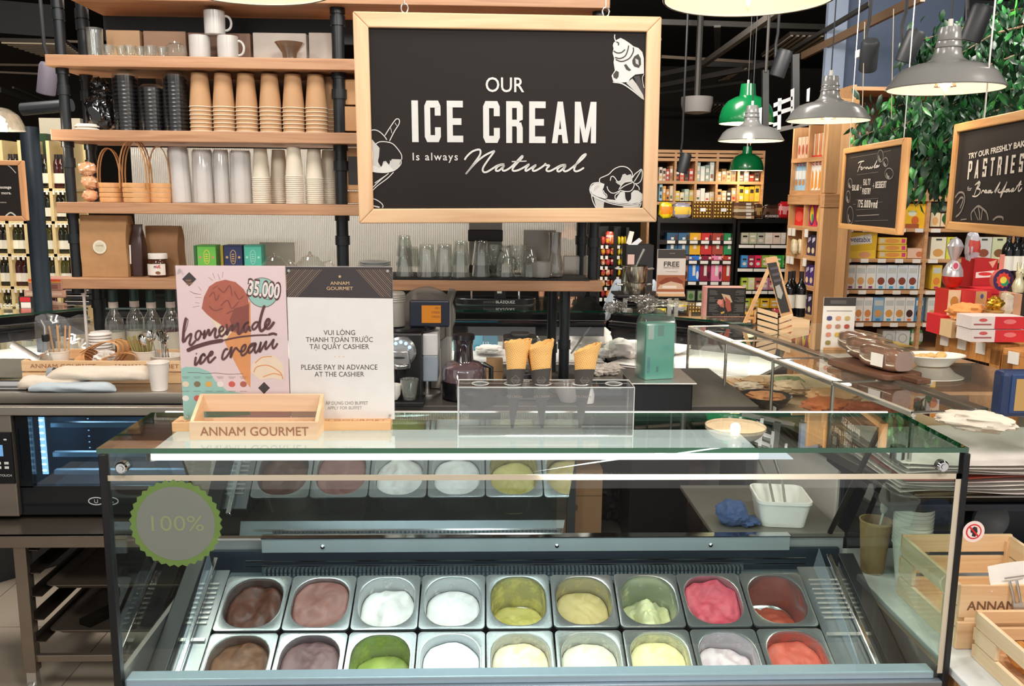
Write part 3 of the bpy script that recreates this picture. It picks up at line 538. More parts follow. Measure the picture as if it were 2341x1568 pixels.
for s in ([(690, 960), (720, 910), (820, 900), (920, 960), (945, 1020)], [(700, 880), (760, 830), (850, 820)], [(770, 1000), (860, 970), (930, 985)]): g.stroke(q(s), .0022, d + .0012, 4)
g.stroke(q([(110, 960), (200, 962), (270, 970), (360, 965), (470, 975), (600, 970)]), .0009, d + .0006, 2)
for k in range(6):
    cx = 95 + k * 101
    g.disc(*q([(cx, 1062)])[0], .0076, .0068, d + .0010, (6, 11, 10, 8, 12, 3)[k], seg=12); g.stroke(q([(cx - 32, 1000), (cx + 32, 1000)]), .0010, d + .001, 2, smooth=False); g.stroke(q([(cx - 22, 1012), (cx + 22, 1012)]), .0008, d + .001, 2, smooth=False)
    g.stroke(q([(cx - 32, 1124), (cx + 32, 1124)]), .0010, d + .001, 2, smooth=False); g.disc(*q([(cx, 1185)])[0], .0076, .0068, d + .0010, (8, 12, 12, 10, 6, 3)[k], seg=12)
g.v = [(x, y if y > -.001 else -.001 + (y + .001) * .3, z) for x, y, z in g.v]; g.build('poster', pm, ps, smooth=0)
# white payment notice
g = MB().box(xm_ + .001, xb, -.001, .001, zlo, zt - .001); NM = [mat('efebe8', .5), mat('2c2224', .45), mat('c9a06f', .5), mat('4b3b36', .6), mat('e8c190', .5), mat('8a8078', .6)]
g.poly([(xm_ + .001, zt - .0015), (xm_ + .001, f(655, 679)[1]), (xb, f(897, 682)[1]), (xb, zt - .0015)], d, 1)
for k in range(17):      # diagonal line corners
    for sgn in (1, -1):
        a = [(968 + k * 20, 60 + 0), (968 - 60 + k * 20 - 160, 300)] if sgn > 0 else [(1905 - k * 20, 60), (1905 + 220 - k * 20, 300)]
        def clipx(P):
            (ax, ay), (bx_, by) = P; lo, hi = (972, 1312) if sgn > 0 else (1575, 1903); out = []
            for t in [i / 12 for i in range(13)]:
                x = ax + (bx_ - ax) * t
                if lo <= x <= hi: out.append((x, ay + (by - ay) * t))
            return out
        P = clipx(a)
        if len(P) > 1: g.stroke(q([P[0], P[-1]]), .0018 if k % 3 else .0032, d + .0004, 6, smooth=False)
tx(g, f, 'ANNAM', 777, 647, 7.5, 43, d + .0006, 4, bold=.006); tx(g, f, 'GOURMET', 777, 659, 7.5, 60, d + .0006, 4, bold=.006)
sx, sz = f(777, 632); g.poly([(sx + (.0042 if k % 2 == 0 else .0018) * math.sin(math.pi * k / 5), sz + (.0042 if k % 2 == 0 else .0018) * math.cos(math.pi * k / 5)) for k in range(10)], d + .0006, 4)
for t, yc, w_, hh in (('VUI LÒNG', 760, 72, 11), ('THANH TOÁN TRƯỚC', 776, 153, 11), ('TẠI QUẦY CASHIER', 792, 136, 11), ('PLEASE PAY IN ADVANCE', 839, 174, 11.5), ('AT THE CASHIER', 855, 113, 11)): tx(g, f, t, 776, yc, hh, w_, d, 3, bold=.004)
for k in (-10, 0, 10): g.disc(*f(776 + k, 815), .0014, d=d, m=4, seg=6)
tx(g, f, 'ÁP DỤNG CHO BUFFET', 793, 921, 7.5, 97, d, 5, bold=.008); tx(g, f, 'APPLY FOR BUFFET', 788, 932, 7, 78, d, 5)
g.v = [(x, y if y > -.001 else -.001 + (y + .001) * .4, z) for x, y, z in g.v]; NM.append(mat('8d735e', .6)); g.build('payment_notice', NM, ps, smooth=0)
a = MB().box(xa - .002, xm_, -.0055, -.0045, zlo, zt + .002).box(xm_, xb + .002, -.0055, -.0045, zlo, zt + .001).box(xa - .002, xb + .002, .003, .0045, zlo, zt + .001)
a.build('acrylic_sheet', glass('fbfbfb', .03, .02, name='acrylic_cover'), ps, smooth=0)
for x, z in ((xa + .010, zt - .010), (xm_ + .008, zt - .010), (xb - .010, zt - .010), (xb - .010, zlo + .010), (xa + .010, zlo + .010)): MB().lathe([(.0035, 0), (.003, .003), (0, .003)], 10, X=T(x, -.0055, z, R(90))).build('screw', STEEL, ps)
# ---------------------------------------------------------------- small wooden crate with lettering
cy0, cy1 = 1.862, 1.952; P = at(433, 1000, cy0); xA = P.x; xB = at(727, 1000, cy0).x; z0 = ZT + .0008
CR = wood('e8c9a8', 'dbb592', 'x', .5, .6)
cr = thing('wooden_crate', 'empty little pale pine crate lettered Annam Gourmet on the glass top', 'crate', (xA, cy0, z0))
Wd = xB - xA; xo = .006
MB().prism([(0, 0), (Wd, 0), (Wd, .0405), (0, .0405)], 0, .008).build('front_board', CR, cr, smooth=0, bevel=.0012)
MB().box(0, Wd, .082, .090, 0, .028).build('back_board', CR, cr, smooth=0, bevel=.001)
MB().box(0, Wd, .082, .090, .043, .083).build('back_board', CR, cr, smooth=0, bevel=.001)
for x in (0, Wd - .008): MB().prism([(.008, 0), (.082, 0), (.082, .083), (.008, .0405)], x, x + .008, plane='yz').build('side_board', wood('eccba4', 'deb68a', 'y', .5, .6), cr, smooth=0, bevel=.001)
bx('base_board', CR, .008, Wd - .008, .008, .082, 0, .005, cr)
MB().text('ANNAM GOURMET', Wd / 2 + .002, .010, .0195, .0006, width=.233, bold=.004).build('lettering', mat('9d6a4c', .6), cr, smooth=0)
# ---------------------------------------------------------------- acrylic cone rack with three wrapped cones
A0, A1 = at(1047, 993, 1.895), at(1447, 993, 1.895); ax0, ax1 = A0.x, A1.x; ay0, ay1 = 1.895, 1.975; az0, az1 = ZT + .001, ZT + .112
ac = thing('cone_holder', 'clear acrylic cone rack with four holes on the glass top', 'cone holder', (0, 0, 0))
t_ = .004; hxs = [at(px, 876, 1.935).x for px in (1098, 1172, 1241, 1328, 1403)]
m = MB(); rr = .019; yc_ = (ay0 + ay1) / 2
xs = [ax0] + [ (hxs[i] + hxs[i + 1]) / 2 for i in range(4)] + [ax1]
for z in (az1, az1 - t_):
    for i in range(5):
        seg = 20; hx = hxs[i]; O = []; I = []
        for k in range(seg):
            a = 2 * math.pi * k / seg; c_, s_ = math.cos(a), math.sin(a); I.append((hx + rr * c_, yc_ + rr * s_, z))
            w_ = (xs[i + 1] - hx) if c_ > 0 else (hx - xs[i]); tt = min(w_ / abs(c_) if abs(c_) > 1e-6 else 9, .04 / abs(s_) if abs(s_) > 1e-6 else 9); O.append((hx + tt * c_, yc_ + tt * s_, z))
        m.add(O + I, [(k, (k + 1) % seg, seg + (k + 1) % seg, seg + k) for k in range(seg)])
m.build('rack_top', ACRYL, ac, smooth=0)
for u in (ax0, ax1 - t_): bx('rack_leg', ACRYL, u, u + t_, ay0, ay1, az0, az1, ac)
m = MB().box(ax0, ax1, ay0, ay0 + t_, az0, az1).box(ax0, ax1, ay0, ay1, az0, az0 + .003); m.build('rack_front', ACRYL, ac, smooth=0)
E_ = glass('ffffff', .05, .35, .55, 'ffffff', name='polished_edge')
m = MB()
for y in (ay0, ay1):
    for z in (az0, az1): m.tube([(ax0, y, z), (ax1, y, z)], .0013, 5)
for x in (ax0, ax1):
    for y in (ay0, ay1): m.tube([(x, y, az0), (x, y, az1)], .0013, 5)
    for z in (az0, az1): m.tube([(x, ay0, z), (x, ay1, z)], .0013, 5)
m.build('rack_edge', E_, ac)
m = MB()
for hx in hxs: m.tube([(hx + rr * math.cos(R(k * 20)), yc_ + rr * math.sin(R(k * 20)), az1) for k in range(19)], .0012, 5, caps=False)
m.build('hole_rim', E_, ac)
def waffle():
    k = 'waffle'
    if k in _mc: return _mc[k]
    m, N, L, b = _new('waffle'); tc = N.new('ShaderNodeTexCoord'); mp = N.new('ShaderNodeMapping'); mp.inputs['Rotation'].default_value = (0, R(35), 0); mp.inputs['Scale'].default_value = (95, 95, 95); L.new(tc.outputs['Object'], mp.inputs[0])
    w1 = N.new('ShaderNodeTexWave'); w1.inputs['Scale'].default_value = .8; w1.inputs['Distortion'].default_value = .6; L.new(mp.outputs[0], w1.inputs[0]); w2 = N.new('ShaderNodeTexWave'); w2.bands_direction = 'Z'; w2.inputs['Scale'].default_value = .8; L.new(mp.outputs[0], w2.inputs[0])
    mxx = N.new('ShaderNodeMath'); mxx.operation = 'MAXIMUM'; L.new(w1.outputs['Fac'], mxx.inputs[0]); L.new(w2.outputs['Fac'], mxx.inputs[1])
    cr = N.new('ShaderNodeValToRGB'); cr.color_ramp.elements[0].color = rgb('eeb262'); cr.color_ramp.elements[1].color = rgb('f7c983'); cr.color_ramp.elements[0].position = .5; L.new(mxx.outputs[0], cr.inputs[0]); L.new(cr.outputs[0], b.inputs['Base Color']); b.inputs['Roughness'].default_value = .6
    bp = N.new('ShaderNodeBump'); bp.inputs['Strength'].default_value = .35; bp.inputs['Distance'].default_value = .002; L.new(mxx.outputs[0], bp.inputs['Height']); L.new(bp.outputs[0], b.inputs['Normal']); _mc[k] = m; return m
SLV = mat('4a4543', .6)
SIL = mat('8a8583', .6)
for i, (hx, tilt, hgt, prof, lab) in enumerate(((hxs[1], .05, (.196, .206), .0265, 'waffle cone with a level rim in a dark paper sleeve beside the empty hole'), (hxs[2], -.04, (.183, .203), .0285, 'waffle cone with a curled open rim in a dark paper sleeve in the middle'), (hxs[3], .06, (.172, .200), .029, 'waffle cone cut to a slanting point in a dark paper sleeve'))):
    c = thing('waffle_cone', lab, 'ice cream cone', (hx, yc_, az1 - .104), rot=(R(-3), tilt, 0), group='cones in the acrylic rack')
    S = 28; m = MB(); vs = []; NZ = 10
    for j in range(NZ + 1):
        for k in range(S + 5):
            a = 2 * math.pi * k / S + (0, 2.2, .6)[i]; top = hgt[0] + (hgt[1] - hgt[0]) * (.5 + .5 * math.cos(a - (0, .2, -.1)[i])); z = .125 + (top - .125) * j / NZ
            rad = (z + .01) / .205 * prof * (1 + .05 * (z > .18)) + k * .00012 + (.0007 * math.sin(k * 3.1 + j) if j == NZ else 0); vs.append((rad * math.cos(a), rad * math.sin(a), z + (.0016 * math.sin(k * 2.3) if j == NZ else 0)))
    n = S + 5; vs2 = [(x * .93, y * .93, z) for x, y, z in vs]
    fs = [(j * n + k, j * n + k + 1, (j + 1) * n + k + 1, (j + 1) * n + k) for j in range(NZ) for k in range(n - 1)]
    m.add(vs, fs).add(vs2, [q_[::-1] for q_ in fs]); o_ = NZ * n; m.add([vs[o_ + k] for k in range(n)] + [vs2[o_ + k] for k in range(n)], [(k, k + 1, n + k + 1, n + k) for k in range(n - 1)])
    m.build('wafer', waffle(), c, smooth=60)
    m = MB(); vs = []
    for j in range(9):
        for k in range(25):
            a = 2 * math.pi * k / 24; top = .134 + .006 * math.cos(a + 1.2); z = top * j / 8; rad = .0015 + ((z + .010) / .205) * (prof + .003); vs.append((rad * math.cos(a), rad * math.sin(a), z))
    m.add(vs, [(j * 25 + k, j * 25 + k + 1, (j + 1) * 25 + k + 1, (j + 1) * 25 + k) for j in range(8) for k in range(24)]).build('paper_sleeve', SLV, c, smooth=60)
    m = MB(); yy = -.0235; s_ = .011; zc = .114
    for u, v in (((-s_, zc), (0, zc + s_)), ((0, zc + s_), (s_, zc)), ((s_, zc), (0, zc - s_)), ((0, zc - s_), (-s_, zc))): m.stroke([u, v], .0010, 0, smooth=False)
    m.text('ANNAM', 0, zc - .0015, .003, 0, wx=1.1).text('GOURMET', 0, zc - .0055, .0025, 0, wx=1); m.build('sleeve_logo', SIL, c, (0, -.0213, 0), smooth=0)
    MB().text('ICE CREAM', 0, .073, .005, 0, wx=1.0, bold=.01).build('sleeve_text', mat('a89280', .6), c, (0, -.0152, 0), smooth=0)
# ---------------------------------------------------------------- oak back shelving on black pipes
SZ = [1.423, 1.714, 1.986, 2.258, 2.497]; SY0, SY1 = 3.45, 3.78
sx = lambda px, Y, py=400: at(px, py, Y).x
shx0, shx1 = sx(140, SY0, 635), sx(1378, SY0, 643)
unit = thing('shelving_unit', 'five oak shelves on black pipe posts behind the display case', 'shelving')
for i, z in enumerate(SZ):
    x0 = shx0 + (.0, .0, .0, -.0, .10)[i]
    bx('shelf_board', wood('bd906c', 'a67858', 'x', .45), x0, shx1, SY0, SY1, z - .042, z, unit, .003)
def pipe(x, y, z0, z1, r=.019, cz=()):
    m = MB().lathe([(r, z0), (r, z1)], 18, X=T(x, y, 0))
    for z in cz: m.lathe([(r, z - .018), (r * 1.22, z - .018), (r * 1.22, z + .018), (r, z + .018)], 18, X=T(x, y, 0))
    m.build('post', BLKM, unit)
CZ = [z + .15 for z in SZ] + [z - .046 for z in SZ]
pipe(sx(157, 3.5), 3.51, 1.423, 3.2, cz=CZ); pipe(sx(207, 3.68), 3.70, 1.423, 3.2, .021, CZ)
pipe(sx(777, 3.5), 3.53, 1.423, 3.2, .024, CZ); pipe(sx(1358, 3.5, 580), 3.52, 1.423, 3.2, .022, CZ); pipe(sx(1330, 3.68, 580), 3.70, 1.423, 3.2, .022, CZ)
pipe(sx(220, 3.62, 750), 3.66, 0, 1.38, .024, (1.30,)); pipe(sx(1262, 3.62, 780), 3.64, 0, 1.38, .0205, (1.12,)); pipe(sx(1291, 3.48, 780), 3.50, 0, 1.38, .0215, (1.16,))
bx('back_board', mat('3a2b22', .7), shx0 + .28, sx(1345, 3.80), 3.80, 3.81, 1.98, 2.24, unit)
bx('cross_rail', BLKM, shx0 + .1, shx1 - .05, 3.755, 3.775, 2.36, 2.455, unit)
# fluted plastic panel behind the shelves
m = MB(); px0, px1 = sx(302, 3.80), sx(1345, 3.80); N_ = 248
def flute(u, v):
    k = u * N_; return (px0 + (px1 - px0) * u, 3.80 + .0045 * (abs(math.sin(k * math.pi)) - .5), 1.425 + (1.94 - 1.425) * v)
m.grid(N_ * 4, 1, flute); m.m = [1 if (k // 2) % 2 else 0 for k in range(len(m.f))]  # alternate faces brighter and darker, painting in the light stripes of the flutes
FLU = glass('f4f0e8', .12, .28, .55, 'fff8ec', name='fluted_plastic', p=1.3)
tag(m.build('fluted_panel', [FLU, glass('d8d2c4', .15, .22, .30, 'c8bfae', name='fluted_shaded', p=1.3)], None, smooth=80), 'translucent fluted plastic screen standing behind the shelves', 'screen')
# ---- cups and lids
def cup_inv(name, label, cat, rt, rb, h, mt, rim=None, rimr=.0022, seg=20, group=None):     # inverted: mouth radius rt at z=0, base rb at z=h
    m = MB().lathe([(rt - .001, 0), (rt + rimr * .8, .001), (rt + rimr, .003), (rt, .005), (rt - .0005, .006), (rb, h), (rb - .002, h + .0012), (rb - .004, h - .003), (0, h - .003)], seg)
    nf = len(m.f) // 8
    for j in range(3 * seg): m.m[j] = 1
    o = m.build(name, [mt, rim or mt], None, smooth=40); tag(o, label, cat, group); return o
def _st(label, k): return label.replace(' in the ', ', %s up in the ' % ORD[k], 1) if ' in the ' in label else label + ', %s up' % ORD[k]
def stack(proto, x, y, z, n, pitch, label, group, first=False, lean=0):
    for k in range(n):
        o = proto if (first and k == 0) else proto.copy()
        if o is not proto: C.objects.link(o)
        o.location = (x + lean * k, y, z + k * pitch); o['label'] = _st(label, k); o['group'] = group; o.rotation_euler = (0, 0, random.uniform(0, 6))
kc = cup_inv('paper_cup', '', 'paper cup', .0425, .031, .128, mat('b48c66', .7), mat('d8c8b0', .6))
for i, px in enumerate((459, 512, 564, 618, 671, 723, 757)):
    stack(kc, sx(px, 3.53 if i < 6 else 3.60, 240), 3.53 if i < 6 else 3.60, SZ[2] + .001, 7, .0152, 'upturned kraft paper cup in the %s stack from the black lids' % ORD[i], 'kraft paper cups', i == 0)
ic = cup_inv('paper_cup', '', 'paper cup', .0345, .0255, .115, mat('d4cbba', .6), mat('ded6c8', .6), .0018)
for i, (px, Y, n) in enumerate(((597, 3.55, 14), (638, 3.62, 14), (673, 3.51, 15), (719, 3.54, 14), (752, 3.60, 14))):
    stack(ic, sx(px, Y, 400), Y, SZ[1] + .001, n, .0074, 'upturned ivory paper cup in the %s ribbed stack beside the white cup sleeves' % ORD[i], 'ivory paper cups', i == 0)
lid = MB().lathe([(.043, 0), (.0445, .002), (.043, .006), (.038, .007), (.036, .0145), (.030, .0155), (0, .0155)], 24).build('lid', mat('1c1d20', .25), None); tag(lid, '', 'lid')
for i, (px, n, w) in enumerate(((289, 14, 1), (403, 14, 1), (348, 11, .98))):
    stack(lid, sx(px, 3.54, 240), 3.54, SZ[2] + .001, n, .0148, 'black plastic cup lid in the %s' % ('tall stack beside the crumpled black bag', 'tall stack beside the kraft cups', 'lower middle stack')[i], 'black cup lids', i == 0)
# plastic sleeve wrapping the lid stacks
for px, hh in ((289, .222), (403, .224), (348, .176)):
    x = sx(px, 3.54, 240); m = MB().lathe([(.047, 0), (.0475, hh * .5), (.047, hh - .01), (.03, hh + .002), (0, hh + .003)], 20, X=T(x, 3.54, SZ[2]))
    tag(m.build('plastic_sleeve', glass('e8eaec', .2, .05, .0, p=3, name='film'), None), 'clear film sleeve around the %s stack of black lids' % {289: 'first', 403: 'third', 348: 'middle'}[px], 'plastic wrap')
wl = MB().lathe([(.044, 0), (.046, .002), (.044, .005), (.037, .008), (.036, .012), (0, .011)], 24).build('lid', mat('ece4da', .4), None); tag(wl, '', 'lid')
stack(wl, sx(197, 3.50, 290), 3.505, SZ[2] + .001, 2, .011, 'white cup lid in the low pile at the shelf end', 'white cup lids', True)
# crumpled black bag
def blob(rx, ry, rz, amp=.1, fr=3, seed=0, nu=26, nv=14, pw=1.0):
    m = MB(); vs = []
    for j in range(nv + 1):
        for i in range(nu):
            a, b = 2 * math.pi * i / nu, math.pi * (j / nv - .5); d = Vector((math.cos(b) * math.cos(a), math.cos(b) * math.sin(a), math.sin(b)))
            r = 1 + amp * (noise.noise(d * fr + Vector((seed, 0, 0))) + .5 * noise.noise(d * fr * 2.7 + Vector((0, seed, 0)))); f_ = lambda t: math.copysign(abs(t) ** pw, t)
            vs.append((f_(d.x) * rx * r, f_(d.y) * ry * r, f_(d.z) * rz * r + rz))
    return m.add(vs, [(j * nu + i, j * nu + (i + 1) % nu, (j + 1) * nu + (i + 1) % nu, (j + 1) * nu + i) for j in range(nv) for i in range(nu)])
m = blob(.05, .05, .066, .18, 3.4, 3, 40, 24, .8); m.v = [(x + (z - .05) * -.18, y, z) for x, y, z in m.v]
b2 = blob(.036, .036, .03, .3, 4, 9, 30, 16); m.add([(x + .005, y, z + .105) for x, y, z in b2.v], b2.f); b3 = blob(.030, .03, .028, .3, 4, 12, 30, 16); m.add([(x - .004, y, z + .145) for x, y, z in b3.v], b3.f)
tag(m.build('black_bag', mat('101113', .12, 0, .1, 20, coat=.5), None, (sx(232, 3.56, 250), 3.56, SZ[2] + .003)), 'crumpled shiny black plastic bag at the shelf end', 'bag')
# white sleeves of stacked cups on the third shelf
for i, (px0_, px1_, ty, lean) in enumerate(((390, 437, 337, .010), (441, 487, 343, 0), (489, 524, 343, 0), (527, 575, 345, 0))):
    Y = 3.56; xa_, xb_ = sx(px0_, Y, 400), sx(px1_, Y, 400); r = (xb_ - xa_) / 2; t = thing('cup_sleeve', 'tall sleeve of white paper cups, %s' % ('leaning beside the bamboo baskets', 'second from the bamboo baskets', 'narrow one third from the baskets', 'last before the ivory cups')[i], 'paper cups', ((xa_ + xb_) / 2, Y, SZ[1] + .001), group='wrapped white cup sleeves')
    h = SZ[1] and (at(px0_, ty, Y).z - SZ[1]); m = MB().lathe([(r * .98, 0), (r, .004)] + [(r * (1 - .03 * k / 14) - (.0012 if k % 2 else 0), .006 + (h - .02) * k / 14) for k in range(15)] + [(r * .9, h - .008), (r * .86, h), (0, h)], 24)
    m.build('cups', mat('d2cfcd', .6), t); MB().lathe([(r * 1.03, 0), (r * 1.02, h * .5), (r * 1.0, h - .008), (r * .8, h + .003)], 20).build('film', glass('fafafa', .15, .08, name='film2', p=3), t)
    t.rotation_euler = (0, -lean * 4, 0)
# bamboo baskets with tall handles
BAM = mat('d39e6a', .5, 0, .18, 50); BAM2 = mat('c08a56', .5, 0, .15, 40)
def basket(x, y, z, r, h, hh, label, tilt=0, hx=1.0, n=2, rot=None):
    t = thing('bamboo_basket', label, 'basket', (x, y, z), tilt, 'handled bamboo baskets', rot=rot)
    m = MB()
    for k in range(4): m.lathe([(r * (.94 + .02 * k), h * k / 4), (r * (.955 + .02 * k), h * (k + .5) / 4), (r * (.94 + .02 * k), h * (k + .92) / 4)], 22)
    m.lathe([(0, .002), (r * .93, .002)], 22).build('basket_wall', BAM, t)
    for j in range(n):
        yo = (j - (n - 1) / 2) * .028; pts = [(r * hx * math.cos(a) * (1 if math.sin(a) < .3 else 1.0), yo, h * .7 + (hh - h * .7) * max(0, math.sin(a)) ** .7) for a in [math.pi * k / 16 for k in range(17)]]
        MB().tube(pts, .0075, 6, flat=.25).build('handle', BAM2 if j else BAM, t)
    return t
for i, (px, Y, r, hh, tl, hx, n, tx_) in enumerate(((253, 3.52, .044, .205, .1, .95, 2, 'beside the wrapped buns'), (312, 3.50, .052, .235, .0, 1.0, 3, 'in the middle with three handles'), (366, 3.53, .042, .215, .3, .9, 2, 'against the white cup sleeves'))):
    basket(sx(px, Y, 430), Y, SZ[1] + .002, r, .075, hh, 'small bamboo basket with tall handles, ' + tx_, tl, hx, n)
for i, (px, dz, r) in enumerate(((205, 0, .029), (207, .048, .032), (203, .097, .034))):
    m = blob(r, r * .9, r * .8, .22, 4, i, 26, 14); tag(m.build('wrapped_bun', mat('d8a27c', .18, 0, .35, 35, coat=.8), None, (sx(px, 3.51, 430), 3.51, SZ[1] + .003 + dz)), 'film wrapped brown bun, %s of the pile beside the baskets' % ('lowest', 'middle', 'topmost')[i], 'bun', 'wrapped buns')
# ---- top shelf: mugs, glasses, boxes
def mug():
    t = thing('white_mug', '', 'mug'); m = MB().lathe([(0, .002), (.034, 0), (.0385, .004), (.0395, .04), (.0395, .090), (.038, .091), (.0365, .088), (.0365, .01), (0, .008)], 24)
    m.build('mug_body', mat('bcbab8', .25), t); MB().tube([(.0375 + .024 * math.sin(a) ** .8 if math.sin(a) > 0 else .0375, 0, .047 + .027 * math.cos(a)) for a in [math.pi * k / 12 for k in range(13)]], .0048, 8).build('handle', mat('bcbab8', .25), t)
    return t
mg = mug(); mg.location = (sx(457, 3.55, 110), 3.55, SZ[3]); mg['label'] = 'white mug with hidden handle standing on the top shelf'; mg['group'] = 'white mugs'; mg.rotation_euler = (0, 0, 2.2)
dup(mg, (sx(521, 3.55, 110), 3.55, SZ[3]), 'white mug with handle out beside the glass bowl', rz=0); dup(mg, (sx(491, 3.55, 60), 3.55, SZ[3] + .092), 'white mug balanced on the two lower mugs', rz=.1)
def tumbler(h, r0, r1, seg=20, rib=0, name='glass_tumbler', mt=None, foot=0):
    m = MB(); prof = [(0, .004), (r0 * .9, .002), (r0, .006)] + [(r0 + (r1 - r0) * k / 6, .006 + (h - .006) * k / 6) for k in range(1, 7)]; inn = [(r - .0022, z) for r, z in reversed(prof[3:])] + [(r0 * .9, .012), (0, .010)]
    m.lathe(prof + inn, seg)
    if rib: m.v = [(x * (1 + rib * (1 if int(round(math.atan2(y, x) / (math.pi / (seg / 2)))) % 2 else -1)), y * (1 + rib * (1 if int(round(math.atan2(y, x) / (math.pi / (seg / 2)))) % 2 else -1)), z) for x, y, z in m.v]
    o = m.build(name, mt or TUMB, None, smooth=60); tag(o, '', 'glass'); return o
def place(o, loc, label, group=None, rot=None, first=False, scale=None):
    c = o if first else o.copy()
    if not first: C.objects.link(c)
    c.location = loc; c['label'] = label
    if group: c['group'] = group
    if rot: c.rotation_euler = rot
    if scale: c.scale = scale
    return c
ps_ = tumbler(.045, .016, .024); ps_['group'] = 'small glasses on the top shelf'
for i, px in enumerate((248, 272, 297, 316, 345, 366)): place(ps_, (sx(px, 3.52, 115), 3.52 + .03 * (i % 2), SZ[3] + .001), 'small clear dessert glass, %s from the tall vase, top shelf' % ORD[i], 'small glasses on the top shelf', first=i == 0)
vs_ = tumbler(.115, .028, .031, 24, .02); vs_.name = 'glass_vase'; vs_['category'] = 'vase'
place(vs_, (sx(213, 3.55, 110), 3.57, SZ[3] + .001), 'tall ribbed clear glass vase beside the shelf post', first=True)
bw = MB().lathe([(0, .003), (.022, .002), (.026, .006), (.030, .03), (.058, .068), (.0565, .069), (.027, .03), (0, .01)], 24).build('glass_bowl', glass('a39a90', .05, .2, .12, '7c7268', name='smoked_glass', p=2), None); tag(bw, 'flared clear glass bowl beside the white mugs', 'bowl'); bw.location = (sx(662, 3.55, 110), 3.55, SZ[3] + .001)
pot = MB().lathe([(0, .004), (.03, .002), (.042, .02), (.038, .05), (.022, .058), (.02, .064)], 24).build('glass_pot', TUMB, None); tag(pot, 'round clear glass pot beside the hidden handle mug', 'pot'); pot.location = (sx(402, 3.54, 110), 3.54, SZ[3] + .001)
for i, (a, b, tz, h_, lab) in enumerate(((243, 320, 68, 'cdab86', 'pale wooden box behind the small glasses, top shelf'), (328, 425, 70, 'ab8a72', 'brown wooden box behind the glass pot, top shelf'), (430, 572, 74, '8d7060', 'dark brown box behind the mugs, top shelf'), (578, 700, 74, 'cfc8c0', 'white box behind the flared glass bowl'), (706, 758, 74, 'c9c2ba', 'white box against the shelf post, top shelf'))):
    xa_, xb_ = sx(a, 3.66, 100), sx(b, 3.66, 100); z1_ = at(a, tz, 3.66).z; m = MB().box(xa_, xb_, 3.66, 3.74, SZ[3] + .001, z1_)
    tag(m.build('storage_box', mat(h_, .6, 0, .12, 14), None, smooth=0, bevel=.003), lab, 'box', 'boxes on the top shelf')
for i, (px, Y, a, b, z_) in enumerate(((782, 3.53, 181, 239, 2), (779, 3.52, 243, 299, 2), (784, 3.54, 437, 464, 1), (783, 3.53, 340, 434, 1))):
    zt_, zb_ = at(px, a, Y).z, max(at(px, b, Y).z, SZ[z_] + .001); t = MB().box(0, .16, 0, .14, 0, zt_ - zb_)
    if i == 3: t.poly([(.02, .02), (.07, .02), (.07, .13), (.02, .13)], .0008, 1)
    tag(t.build('kraft_box', [KRAFT, mat('2b2420', .2)], None, (sx(px, Y, a), Y, zb_), smooth=0, bevel=.002), ('upper plain kraft box beside the shelf post and sign', 'lower plain kraft box beside the shelf post and sign', 'flat kraft box under the windowed kraft box', 'kraft box with a dark window beside the sign')[i], 'box')
# ---- counter height shelf: coffee bags, jar, tea boxes, pots, plates, glasses
def paper_bag(label, px0_, px1_, pyt, Y, dep, stickr=False, h2='b68a5e', fold=.035):
    xa_, xb_ = sx(px0_, Y, 600), sx(px1_, Y, 600); w = xb_ - xa_; h = at(px0_, pyt, Y).z - SZ[0] - .002; t = thing('paper_bag', label, 'bag', (xa_, Y, SZ[0] + .001))
    m = MB(); nx, nz = 8, 10; rs = []
    for k in range(nz + 1):
        v = k / nz; sq = 1 if v < .72 else 1 - (v - .72) / .28 * .55; wv = w * (1 + .01 * math.sin(v * 9)); o = []
        y0_, y1_ = dep * (1 - sq) * .35, dep - dep * (1 - sq) * .6
        for i in range(nx): o.append((wv * i / nx + .0015 * math.sin(i * 2 + k), y0_ + .0015 * math.sin(i + k * 1.7)))
        for i in range(nx): o.append((wv, y0_ + (y1_ - y0_) * i / nx))
        for i in range(nx): o.append((wv - wv * i / nx, y1_))
        for i in range(nx): o.append((0, y1_ - (y1_ - y0_) * i / nx))
        rs.append((o, h * v))
    rings(m, rs, cap0=True, cap1=True); m.build('bag_body', mat(h2, .7, 0, .1, 40, .2), t, smooth=30)
    MB().box(-.002, w + .004, dep * .16, dep * .5, h - fold, h + .002).build('folded_top', mat(h2, .7, 0, .1, 40, .2), t, smooth=0, bevel=.003)
    if stickr: MB().disc(w * .43, h * .49, .0265, d=.004, m=0, seg=28).disc(w * .43, h * .49, .019, d=.0045, m=1, seg=24).text('COFFEE', w * .43, h * .5, .006, .005, 2).build('round_label', [mat('e5dcc8', .6), mat('d8ceb6', .6), mat('8a7f68', .6)], t, smooth=0)
    return t
paper_bag('large kraft coffee bag with a round cream sticker', 186, 291, 492, 3.50, .10, True); paper_bag('smaller kraft bag standing behind the hazelnut spread jar', 334, 408, 517, 3.60, .09, False, 'a67c56')
